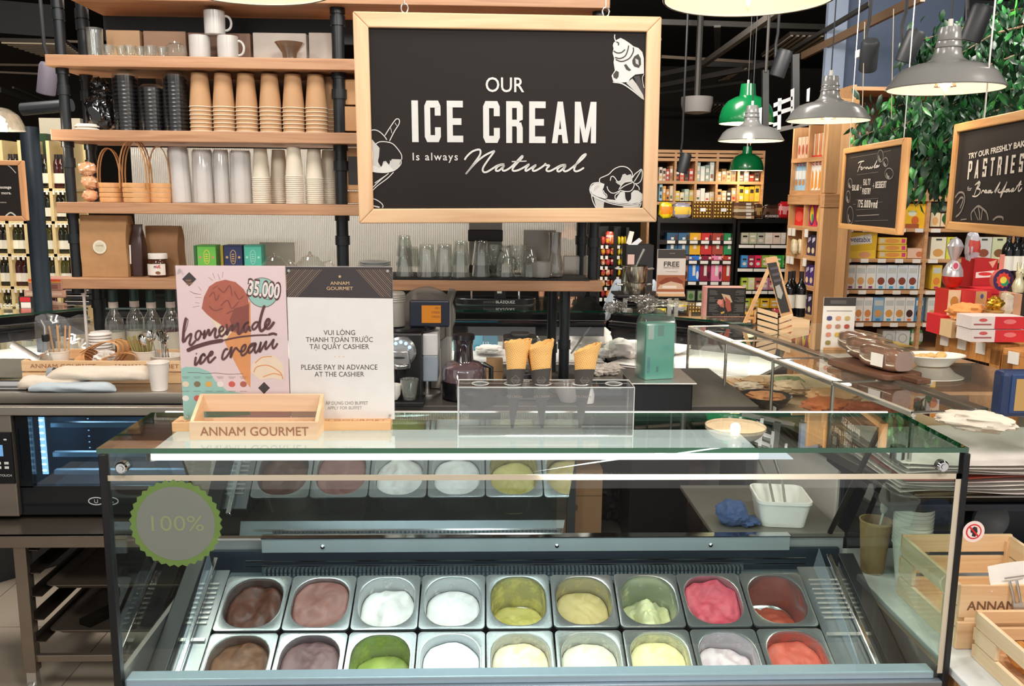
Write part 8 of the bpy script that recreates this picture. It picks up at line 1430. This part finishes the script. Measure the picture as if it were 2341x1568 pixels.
for k, (a, b, c, nm) in enumerate(((2016, 2045, 'c8c8c4', 'grey'), (2046, 2078, 'd8d8d4', 'light grey'))): boxy('stamp_box', '%s box with a round stamp behind the bread' % nm, 'box', a, b, 790, 756, Y + .03, .1, c, A(('d', .5, .5, .32, .32, 'a8a8a4'), ('d', .5, .5, .25, .25, c)))
bag('green_bag', 'green and white frozen snack bag on the lowest shelf', 'snack bag', 2080, 2110, 790, 752, Y + .04, '68b878', 'e8ece8')
# ---------------------------------------------------------------- promotional table with red boxes
OR_ = wood('cf9454', 'b87434', 'z', .5)
def tablex(lab, pa, pb_, pya, pyb2, Ya, Yb):
    a, b = at(pa, pya, Ya), at(pb_, pyb2, Yb); t = thing('wooden_table', lab, 'table'); d = Vector((b.x - a.x, b.y - a.y, 0)); L_ = d.length; t.location = (a.x, a.y, 0); t.rotation_euler = (0, 0, math.atan2(d.y, d.x)); zt_ = (a.z + b.z) / 2
    bx('table_top', OR_, 0, L_, 0, .5, zt_ - .03, zt_, t, .003); bx('apron', OR_, 0, L_, .0, .03, zt_ - .11, zt_ - .03, t)
    for x in (0, L_ - .07): bx('leg', OR_, x, x + .07, 0, .07, 0, zt_ - .03, t, .003); bx('leg', OR_, x, x + .07, .43, .50, 0, zt_ - .03, t, .003)
    for k in range(3): bx('price_tag', PT, .04 + k * .13, .10 + k * .13, -.008, -.002, zt_ - .07, zt_ - .01, t)
    bx('lower_shelf', OR_, .07, L_ - .07, .05, .48, .25, .28, t); return zt_, t
zT, tt = tablex('orange wooden table stacked with red gift boxes', 2142, 2290, 755, 790, 4.75, 4.3); zT2, t2 = tablex('second orange wooden table at the picture edge', 2293, 2400, 795, 815, 4.25, 4.0)
def tb(lab, pa, pb_, pyb, pyt, Y, col, art, z=None, cat='gift box'): return boxy('gift_box', lab, cat, pa, pb_, pyb, pyt, Y, .14, col, art, z=z)
tb('red and cream panettone box at the table end', 2160, 2206, 760, 663, 4.85, 'd83830', A(('r', 0, 0, .62, 1, 'f0dcb0'), ('d', .32, .7, .2, .14, 'c89048'), ('r', .08, .3, .5, .36, 'b07838')), zT + .001)
tb('low red carton on the table corner', 2146, 2170, 760, 722, 4.62, 'd82c34', A(('r', .2, .6, .6, .8, 'e88878')), zT + .001); tb('cream and red carton before the orange cloth', 2174, 2218, 768, 735, 4.5, 'e8c898', A(('r', .65, 0, 1, 1, 'd83030'), ('d', .35, .5, .2, .25, 'c89060')), zT + .001)
for k in range(2):
    tb('%s long box printed half white half red' % ('lower', 'upper')[k], 2219, 2341, 782 - k * 30, 754 - k * 30, 4.28, 'f0e4e0', A(('r', .44, 0, 1, 1, 'dc3038'), ('r', .05, .3, .38, .42, 'a85858'), ('d', .22, .72, .08, .14, 'd86060'), ('d', .72, .6, .12, .2, 'f08080')))
tb('tall red and gold box behind the golden bow', 2226, 2262, 722, 666, 4.7, 'd83038', A(('r', 0, 0, .7, 1, 'e8b880'), ('d', .4, .3, .3, .2, 'e8e0dc'), ('d', .4, .8, .1, .1, '4a68a8')), None); tb('big red box with a white candy banner', 2222, 2275, 660, 592, 4.95, 'b82024', A(('p', [(.1, .55), (.9, .62), (.9, .4), (.1, .36)], 'f0e8e4'), ('d', .5, .5, .3, .06, 'd83030'), ('p', [(.6, .9), (.95, .98), (.8, .7)], 'e8a890')), None)
tb('plain red carton under the candy banner box', 2222, 2275, 700, 661, 4.95, 'c02a2c', None, zT + .001); tb('plain red carton under the round rainbow box', 2238, 2302, 700, 673, 4.80, 'c83032', None, zT + .001); tb('dark crate under the bottles behind the sweets', 2288, 2345, 700, 641, 5.26, '3a2a20', None, .0); tb('flat red box under the round rainbow box', 2240, 2300, 672, 660, 4.8, 'd82c34', None, None); tb('pale wooden toned box behind the cream bag', 2314, 2332, 722, 672, 4.6, 'd8a888', None, None)
m = blob(.11, .07, .05, .3, 2.5, 66, 30, 16); q_ = at(2215, 735, 4.55); tag(m.build('orange_cloth', mat('e89c58', .8), None, (q_.x, 4.55, q_.z)), 'crumpled orange cloth bag between the red boxes', 'cloth')
q_ = at(2271, 722, 4.45); t = thing('gold_gift', 'round basket with a shiny golden bow', 'gift', (q_.x, 4.45, q_.z)); MB().lathe([(0, 0), (.04, 0), (.05, .015), (.045, .02), (.052, .03), (.0, .035)], 20).build('wicker_base', mat('b08448', .6), t); m = blob(.04, .035, .035, .5, 3.5, 8, 24, 14); m.build('gold_bow', mat('e0b040', .2, .8), t, (0, 0, .03))
bag('cream_bag', 'clear bag of cream marshmallows beside the golden bow', 'snack bag', 2294, 2318, 724, 672, 4.5, 'e8dcc0', 'f0e8d8')
# foil egg, round box, rabbit, hanging egg bag, wine bottles
q_ = at(2190, 663, 4.85); t = thing('foil_egg', 'big foil wrapped egg, white above and red below, with a twisted top', 'chocolate egg', (q_.x, 4.92, q_.z + .001)); t.scale = (.9, .9, .9); m = MB(); pr = [(.0, 0), (.035, .01), (.055, .04), (.062, .08)]; m.lathe(pr, 24, 0); m.lathe([(.062, .08), (.058, .12), (.04, .16), (.018, .18), (.035, .22), (.05, .27), (.03, .31), (.0, .33)], 24, 1); m.build('foil_wrap', [mat('d03428', .2, .3), mat('dcd8dc', .2, .5)], t); MB().disc(0, 0, .024, .03, 0, 0).disc(0, 0, .016, .02, .001, 1).build('oval_label', [mat('f0e8e8', .4), mat('d85878', .4)], t, (-.02, -.062, .15), smooth=0)
bag('foil_bag', 'silver and red foil sweets bag beside the big egg', 'snack bag', 2214, 2240, 592, 535, 4.98, 'c0c0c8', 'c85048', amp=.4, seed=3)
q_ = at(2283, 664, 4.5); t = thing('round_sweets_box', 'round purple rimmed box with a coloured star and ribbon loop', 'sweets box', (q_.x, 4.5, q_.z)); MB().lathe([(0, 0), (.055, 0), (.055, .03), (0, .03)], 30, X=T(0, 0, .058, R(90))).build('round_lid', mat('d86858', .4), t); m = MB().disc(0, 0, .053, .058, 0, 0, seg=28).poly([((.040 if k % 2 else .032) * math.cos(math.pi * k / 10), (.043 if k % 2 else .034) * math.sin(math.pi * k / 10)) for k in range(20)], .001, 1).disc(.008, -.012, .022, .02, .0015, 3).disc(0, .0, .018, .018, .002, 2); m.build('star_print', [mat('3c2458', .4), mat('e04838', .4), mat('f0dc58', .4), mat('2a9a78', .4)], t, (0, -.031, .058), smooth=0); bx('ribbon', mat('e89080', .5), -.012, .012, -.005, .0, .11, .19, t)
q_ = at(2327, 668, 4.4); t = thing('chocolate_rabbit', 'pale foil wrapped seated rabbit figure beside the round box', 'chocolate figure', (q_.x, 4.4, q_.z)); m = MB().tube([(0, 0, 0), (0, 0, .03), (0, 0, .06), (0, 0, .075), (.004, 0, .10), (0, 0, .12)], [.025, .032, .022, .016, .024, .01], 16).tube([(-.008, 0, .11), (-.012, .004, .155)], [.009, .005], 8).tube([(.008, 0, .11), (.012, .004, .155)], [.009, .005], 8); m.build('foil_body', mat('e4dcb8', .25, .3), t); MB().disc(-.009, .105, .003, d=.0, m=0).disc(.009, .105, .003, d=0, m=0).disc(0, .097, .003, .002).build('face', mat('3a2c28', .5), t, (0, -.025, 0), smooth=0)
def wineb(h=.30): return MB().lathe([(0, 0), (.034, 0), (.037, .006), (.037, .18), (.030, .21), (.015, .235), (.014, h - .005), (.0145, h), (0, h)], 14, 0)
wb_ = wineb(); wb_.lathe([(.0375, .06), (.0375, .15)], 14, 1); wb_.lathe([(.0155, .255), (.0152, .302), (0, .302)], 10, 2)
w0 = wb_.build('wine_bottle', [mat('16181a', .08), mat('e8e4d8', .6), mat('2a2224', .4)], None); tag(w0, '', 'bottle')
for i, px in enumerate((2298, 2316, 2334)): q_ = at(px, 640, 5.3); place(w0, (q_.x, 5.3, q_.z), 'dark wine bottle behind the round sweets box, %s one' % ORD[i], 'dark bottles behind the sweets', first=i == 0)
for i, px in enumerate((1801, 1814, 1827)): q_ = at(px, 724, 5.7); place(w0, (q_.x, 5.7 + .05 * (i % 2), q_.z), 'dark bottle with a grey capsule beyond the leaning chalkboard, %s one' % ORD[i], 'bottles beyond the easel')
for i, px in enumerate((2195, 2212, 2230, 2248, 2262)): q_ = at(px, 840, 4.9); place(w0, (q_.x, 4.9, q_.z), 'wine bottle on the low shelf under the red boxes, %s one' % ORD[i], 'bottles under the table')
# ---------------------------------------------------------------- wine wall
Y = 6.6; t = thing('wine_shelf', 'glowing pale yellow wall shelves of wine bottles', 'shelving'); LW = mat('e8dca8', .6); WY = mat('e0c898', .5)
wx0, wx1 = sx(-60, Y, 500), sx(172, Y, 500); wr = [430, 505, 580, 655, 735, 810]; zs = [at(60, y, Y).z for y in wr]
bx('back_board', LW, wx0, wx1, Y + .28, Y + .30, 0, zs[0] + .34, t)
for z in zs: bx('shelf_board', WY, wx0, wx1, Y, Y + .28, z - .02, z, t); bx('light_strip', glow('fff0b8', 3), wx0 + .02, wx1 - .02, Y + .04, Y + .055, z - .026, z - .021, t)
for px in (-55, -20, 15, 57, 84, 121, 158): x = sx(px, Y, 500); bx('divider', WY, x - .012, x + .012, Y + .0, Y + .28, 0, zs[0] + .34, t)
wc_ = [('1c2018', 'e8e4d8'), ('2a2c18', 'f0ecdc'), ('141418', 'e0dcd0'), ('4a4a20', 'e8e8e0'), ('3a1418', 'e8e0d8')]
pr_ = []
for a, b in wc_:
    m = wineb(.27); m.lathe([(.0375, .04), (.0375, .12)], 14, 1); m.lathe([(.0155, .23), (.0152, .272), (0, .272)], 10, 2); pr_.append(tag(m.build('wine_bottle', [mat(a, .08), mat(b, .6), mat('28242a', .4)], None), '', 'bottle'))
used_ = set(); cells_ = [(17, 55), (86, 120), (123, 156), (-18, 13)]
for r_, z in enumerate(zs):
    for ci, (a, b) in enumerate(cells_):
        for k in range(3):
            i = (r_ * 3 + ci * 2 + k // 2) % 5; px = a + (b - a) * (k + .6) / 3.2; place(pr_[i], (sx(px, Y, 500), Y + .07, z + .001), '%s wine bottle, %s in the %s bay, %s glowing shelf from the top' % (('black green', 'olive', 'black', 'amber green', 'dark red')[i], ORD[k], ('wide', 'middle', 'far', 'edge')[ci], ORD[r_]), 'wine bottles on the glowing shelves', first=i not in used_, scale=(.95, .95, .80 if r_ else .9)); used_.add(i)
        for k in range(3): bx('price_tag', PT, sx(a + (b - a) * (k + .35) / 3.2, Y, 500), sx(a + (b - a) * (k + .75) / 3.2, Y, 500), Y - .012, Y - .004, z - .045, z - .012, t)
lamp('AREA', (sx(60, Y, 400), Y - .9, 3.0), 26, (1, .93, .70), .8, (sx(60, Y, 600), Y + .2, 1.2))
t = thing('black_pipe_frame', 'thick dark pipe post and crossbar before the wine shelves', 'frame'); pp = at(66, 290, 4.4); MB().tube([(pp.x, 4.4, 0), (pp.x, 4.4, pp.z)], .042, 18).build('pipe_post', mat('2c3640', .4, .3), t); a, b = at(50, 250, 4.45), at(165, 240, 4.45); MB().tube([a, b], .030, 14).build('crossbar', mat('2e3236', .4, .3), t)
boxy('white_wall_panel', 'plain pale wall panel above the far wine shelves', 'panel', 96, 190, 372, 270, 6.9, .05, 'b8b0a4'); boxy('green_box', 'dark green box on top of the wine shelves', 'box', 80, 108, 352, 305, 6.75, .1, '18381f')
for i in range(12): q_ = at(84 + i * 6, 392, 6.75); place(pr_[i % 3], (q_.x, 6.75, q_.z), 'dark wine bottle in the crowded top row, %s along' % ORD[i], 'bottles in the top row', scale=(.6, .6, .35))
# sausage board at the picture edge
p, rot, f = plane_of(0, 435, 4.0, .05, 0); (x1, z1), (_, z0) = f(54, 367), f(54, 505); x0 = x1 - .36; tb_ = framed('deli_board', 'chalkboard about sausage cut off at the picture edge', 'sign', p, rot, x0, x1, z0, z1, .022, (wood('c9956a', 'b07c50', 'x', .5), wood('c9956a', 'b07c50', 'z', .5)), .03)
m = MB(); m.text('sausage', f(27, 427)[0], f(27, 431)[1], .012, .006, align='RIGHT', bold=.03).text('for more.', f(27, 440)[0], f(27, 444)[1], .012, .006, align='RIGHT', bold=.03).text('ingredients', f(16, 462)[0], f(16, 464)[1], .006, .006, align='RIGHT'); m.stroke([f(8, 372), f(25, 382), f(38, 396)], .003, .006, 0); m.stroke([f(14, 494), f(26, 486), f(38, 494)], .006, .006, 0); m.build('chalk_lettering', mat('c8c4bc', .6), tb_, smooth=0)
# packs on the left deli counter
Y = 4.55
for i, (a, b, pb, pt, c, lab) in enumerate(((52, 150, 700, 680, 'b8846c', 'lowest flat pink brown tray pack on the deli counter'), (56, 148, 679, 664, 'c89880', 'second flat pink tray pack on the deli counter'), (66, 140, 663, 638, 'a8786a', 'top tray pack of cold meat with an orange rim'))): boxy('meat_pack', lab, 'food pack', a, b, pb, pt, Y, .18, c, A(('r', .06, .3, .94, .7, 'd8b4a4')) if i < 2 else A(('r', 0, .78, 1, 1, 'e8502c'), ('r', 0, .68, 1, .78, 'e8a838'), ('r', .2, .1, .9, .5, '8a5044')), z=None if i else DZ + .001)
for k in range(4): t_2 = boxy('black_tub', 'black food tub with a clear lid, %s of the pile under the shelf end' % ORD[k], 'food tub', 150, 204, 698 - k * 13, 688 - k * 13, Y + .02, .14, '1c1c1e', A(('r', 0, .8, 1, 1, 'b8b0a8')), group='black food tubs')
boxy('price_sign', 'small black sign with a red top and white card on the deli counter', 'sign', 44, 76, 704, 678, 4.25, .01, '1b1918', A(('r', .1, .55, .85, .95, 'c8242c'), ('r', .15, .1, .85, .5, 'e8dcd8')))
boxy('waste_bin', 'dark cabinet block standing beyond the oven stand', 'cabinet', -40, 60, 1290, 1200, 4.6, .3, '2a2622', None, z=0.0)
# ---------------------------------------------------------------- hanging plant
FOL = [mat('2a6a34', .4), mat('1a4024', .45), mat('45963c', .4), mat('12301d', .5)]
pl_ = thing('hanging_ficus', 'leafy green artificial tree branches hanging over the chalkboards', 'plant', (0, 0, 0)); rnd = random.Random(11)
def leafm(s, i):
    m = MB(); P = [(0, 0, 0), (.018 * s, .3 * .09 * s, -.004), (.020 * s, .055 * s, -.008), (0, .095 * s, -.018), (-.020 * s, .055 * s, -.008), (-.018 * s, .027 * s, -.004)]; mid = [(0, .03 * s, .002), (0, .06 * s, -.002)]
    return m.add(P + mid, [(0, 1, 6), (1, 2, 7, 6), (2, 3, 7), (3, 4, 7), (4, 5, 6, 7), (5, 0, 6)])
BR = [((2341, 60), (2200, 120), 4.9), ((2341, 120), (2190, 200), 4.7), ((2341, 200), (2120, 260), 4.8), ((2300, 60), (2110, 90), 5.2), ((2341, 230), (2150, 330), 4.4), ((2180, 240), (1975, 310), 4.9), ((2160, 260), (2040, 300), 4.6), ((2150, 280), (2070, 330), 4.6), ((2180, 300), (2100, 390), 4.5), ((2190, 320), (2150, 400), 4.5), ((2341, 160), (2260, 200), 5.2), ((2341, 20), (2230, 60), 5.4), ((2200, 150), (2120, 110), 5.3), ((2250, 200), (2200, 300), 4.7), ((2120, 250), (2020, 250), 5.1), ((2341, 90), (2260, 260), 5.0)]
big = MB(); n_l = 0; lm = None
for bi, (a, b, Yb) in enumerate(BR):
    A0_, B0_ = at(*a, Yb), at(*b, Yb - .15); MB().tube([A0_, (A0_ + B0_) / 2 + Vector((0, 0, .03)), B0_], [.008, .006, .003], 6).build('branch', mat('5a4630', .7), pl_)
    for k in range(230):
        u = rnd.random() ** .8; P = A0_ + (B0_ - A0_) * u + Vector((rnd.gauss(0, .06), rnd.gauss(0, .09), rnd.gauss(-.03, .07))); s_ = rnd.uniform(.55, .9); E_2 = Euler((rnd.uniform(-2.2, -.6), rnd.uniform(-.7, .7), rnd.uniform(0, 6.3)))
        if k < 9:
            if lm is None or (n_l % 45 == 0): o = leafm(.85, 0).build('leaf', FOL[(n_l // 45) % 3], pl_); lm = o.data
            else: o = bpy.data.objects.new('leaf', lm); C.objects.link(o); o.parent = pl_
            o.location = P + Vector((0, -.08, 0)); o.rotation_euler = E_2; n_l += 1
        else: g_2 = leafm(s_, 0); big.add(g_2.v, g_2.f, rnd.choice((0, 0, 1, 1, 1, 2, 3) if bi in (5, 6, 7, 8, 9) else (1, 1, 3, 3, 3, 0)), Matrix.Translation(P) @ E_2.to_matrix().to_4x4())
tag(big.build('foliage', FOL, pl_, smooth=60), kind='stuff')
MB().tube([at(2341, 60, 5.0), at(2341, 60, 5.0) + Vector((.3, .2, .6)), at(2341, 60, 5.0) + Vector((.5, .3, 1.6))], .03, 8).build('trunk', mat('4a3a28', .8), pl_)
# ---------------------------------------------------------------- two people far behind
def person(lab, x, y, H_, rz, shirt, trous, hair, arms):
    t = thing('person', lab, 'person', (x, y, 0), rz); s = H_ / 1.75
    def skin(name, pts, edges, rad, m):
        me = bpy.data.meshes.new(name); me.from_pydata([(a * s, b * s, c * s) for a, b, c in pts], edges, []); o = bpy.data.objects.new(name, me); C.objects.link(o); o.parent = t; o.modifiers.new('s', 'SKIN'); sb_ = o.modifiers.new('d', 'SUBSURF'); sb_.levels = 1; sb_.render_levels = 1
        for i, r_ in enumerate(rad): me.skin_vertices[0].data[i].radius = (r_[0] * s, r_[1] * s)
        me.skin_vertices[0].data[0].use_root = True; me.materials.append(m); return o
    SK = mat('b98668', .5); L, Rr = arms
    pts = [(0, 0, .98), (0, 0, 1.2), (0, 0, 1.42), (0, 0, 1.52), (.17, 0, 1.42), L[0], L[1], L[2], (-.17, 0, 1.42), Rr[0], Rr[1], Rr[2], (.09, 0, .92), (.10, 0, .5), (.10, .02, .08), (.10, -.12, .03), (-.09, 0, .92), (-.10, 0, .5), (-.10, .02, .08), (-.10, -.12, .03), (0, -.01, 1.60)]
    ed = [(0, 1), (1, 2), (2, 3), (2, 4), (4, 5), (5, 6), (6, 7), (2, 8), (8, 9), (9, 10), (10, 11), (0, 12), (12, 13), (13, 14), (14, 15), (0, 16), (16, 17), (17, 18), (18, 19), (3, 20)]
    rd = [(.12, .09), (.10, .08), (.11, .08), (.055, .055), (.06, .06), (.042, .042), (.032, .032), (.03, .02), (.06, .06), (.042, .042), (.032, .032), (.03, .02), (.09, .09), (.06, .06), (.045, .045), (.04, .03), (.09, .09), (.06, .06), (.045, .045), (.04, .03), (.06, .06)]
    skin('body', pts, ed, rd, SK)
    e1 = lambda P, Q: tuple(P[i] + (Q[i] - P[i]) * .75 for i in range(3))
    skin('shirt', pts[:3] + [pts[4], L[0], e1(L[0], L[1]), pts[8], Rr[0], e1(Rr[0], Rr[1])], [(0, 1), (1, 2), (2, 3), (3, 4), (4, 5), (2, 6), (6, 7), (7, 8)], [(.185, .14), (.18, .14), (.19, .145), (.095, .095), (.07, .07), (.055, .055), (.095, .095), (.07, .07), (.055, .055)], mat(shirt, .8))
    skin('trousers', [(0, 0, .96), (.09, 0, .9), (.10, 0, .5), (.10, .02, .10), (-.09, 0, .9), (-.10, 0, .5), (-.10, .02, .10)], [(0, 1), (1, 2), (2, 3), (0, 4), (4, 5), (5, 6)], [(.165, .12), (.10, .10), (.075, .075), (.06, .06)] + [(.10, .10), (.075, .075), (.06, .06)], mat(trous, .8))
    for sgn, W in ((1, L[2]), (-1, Rr[2])):
        for k in range(5):
            dx = (k - 1.5) * .018 if k < 4 else .0; ln = (.075, .085, .08, .065, .055)[k]; b0 = Vector(W) + (Vector((dx * .3, dx, -.02)) if k < 4 else Vector((0, -.03, .02))); MB().tube([tuple(b0 * s), tuple((b0 + Vector((-.004 * sgn, -.006, -ln * .6))) * s), tuple((b0 + Vector((-.012 * sgn, -.014, -ln))) * s)], [.010 * s, .009 * s, .006 * s], 8).build('finger', SK, t)
    h = MB(); b_ = blob(.075, .09, .115, 0, 1, 0, 24, 16); h.add(b_.v, b_.f).lathe([(.0, -.03), (.012, -.01), (.013, .012), (.006, .02)], 8, X=T(0, -.088, .105)).lathe([(0, 0), (.018, .004), (.016, .014), (0, .016)], 10, X=T(.075, 0, .11, 0, R(90))).lathe([(0, 0), (.018, .004), (.016, .014), (0, .016)], 10, X=T(-.075, 0, .11, 0, R(-90)))
    h.v = [(a * s, b * s, c * s) for a, b, c in h.v]; h.build('head', SK, t, (0, -.005 * s, 1.53 * s)); m = MB()
    for sx_ in (-1, 1): m.disc(sx_ * .03, .125, .011, .006, .083, 0).disc(sx_ * .03, .125, .005, .005, .084, 1)
    m.disc(0, .06, .022, .006, .082, 2); m.v = [(a * s, b * s, c * s) for a, b, c in m.v]; m.build('face', [mat('e8e4e0', .4), mat('201814', .4), mat('a85c50', .5)], t, (0, -.012 * s, 1.53 * s), smooth=0)
    hb = blob(.086, .10, .10, .08, 9, 3, 28, 16); hb.v = [(a * s, (b + .014) * s, (c + .035) * s) for a, b, c in hb.v if 1]; hb.build('hair', mat(hair, .6, bump=.5), t, (0, 0, 1.53 * s))
down = lambda sg: ((sg * .24, 0, 1.16), (sg * .25, -.03, .92), (sg * .25, -.05, .84))
q_ = at(1352, 690, 7.9); person('person in dark clothes beyond the deli counter, one bare forearm hanging', q_.x - .22, 7.9, 1.68, math.pi * .0, '1c1d22', '202126', '15120f', (down(1), down(-1)))
q_ = at(1453, 600, 7.0); person('small person with black hair and a pale blue shirt behind the pots', q_.x, 7.0, 1.30, math.pi, 'c4d0de', '4a5060', '141416', (((.27, 0, 1.18), (.33, -.08, .98), (.34, -.12, .9)), ((-.27, 0, 1.18), (-.33, -.08, .98), (-.34, -.12, .9))))
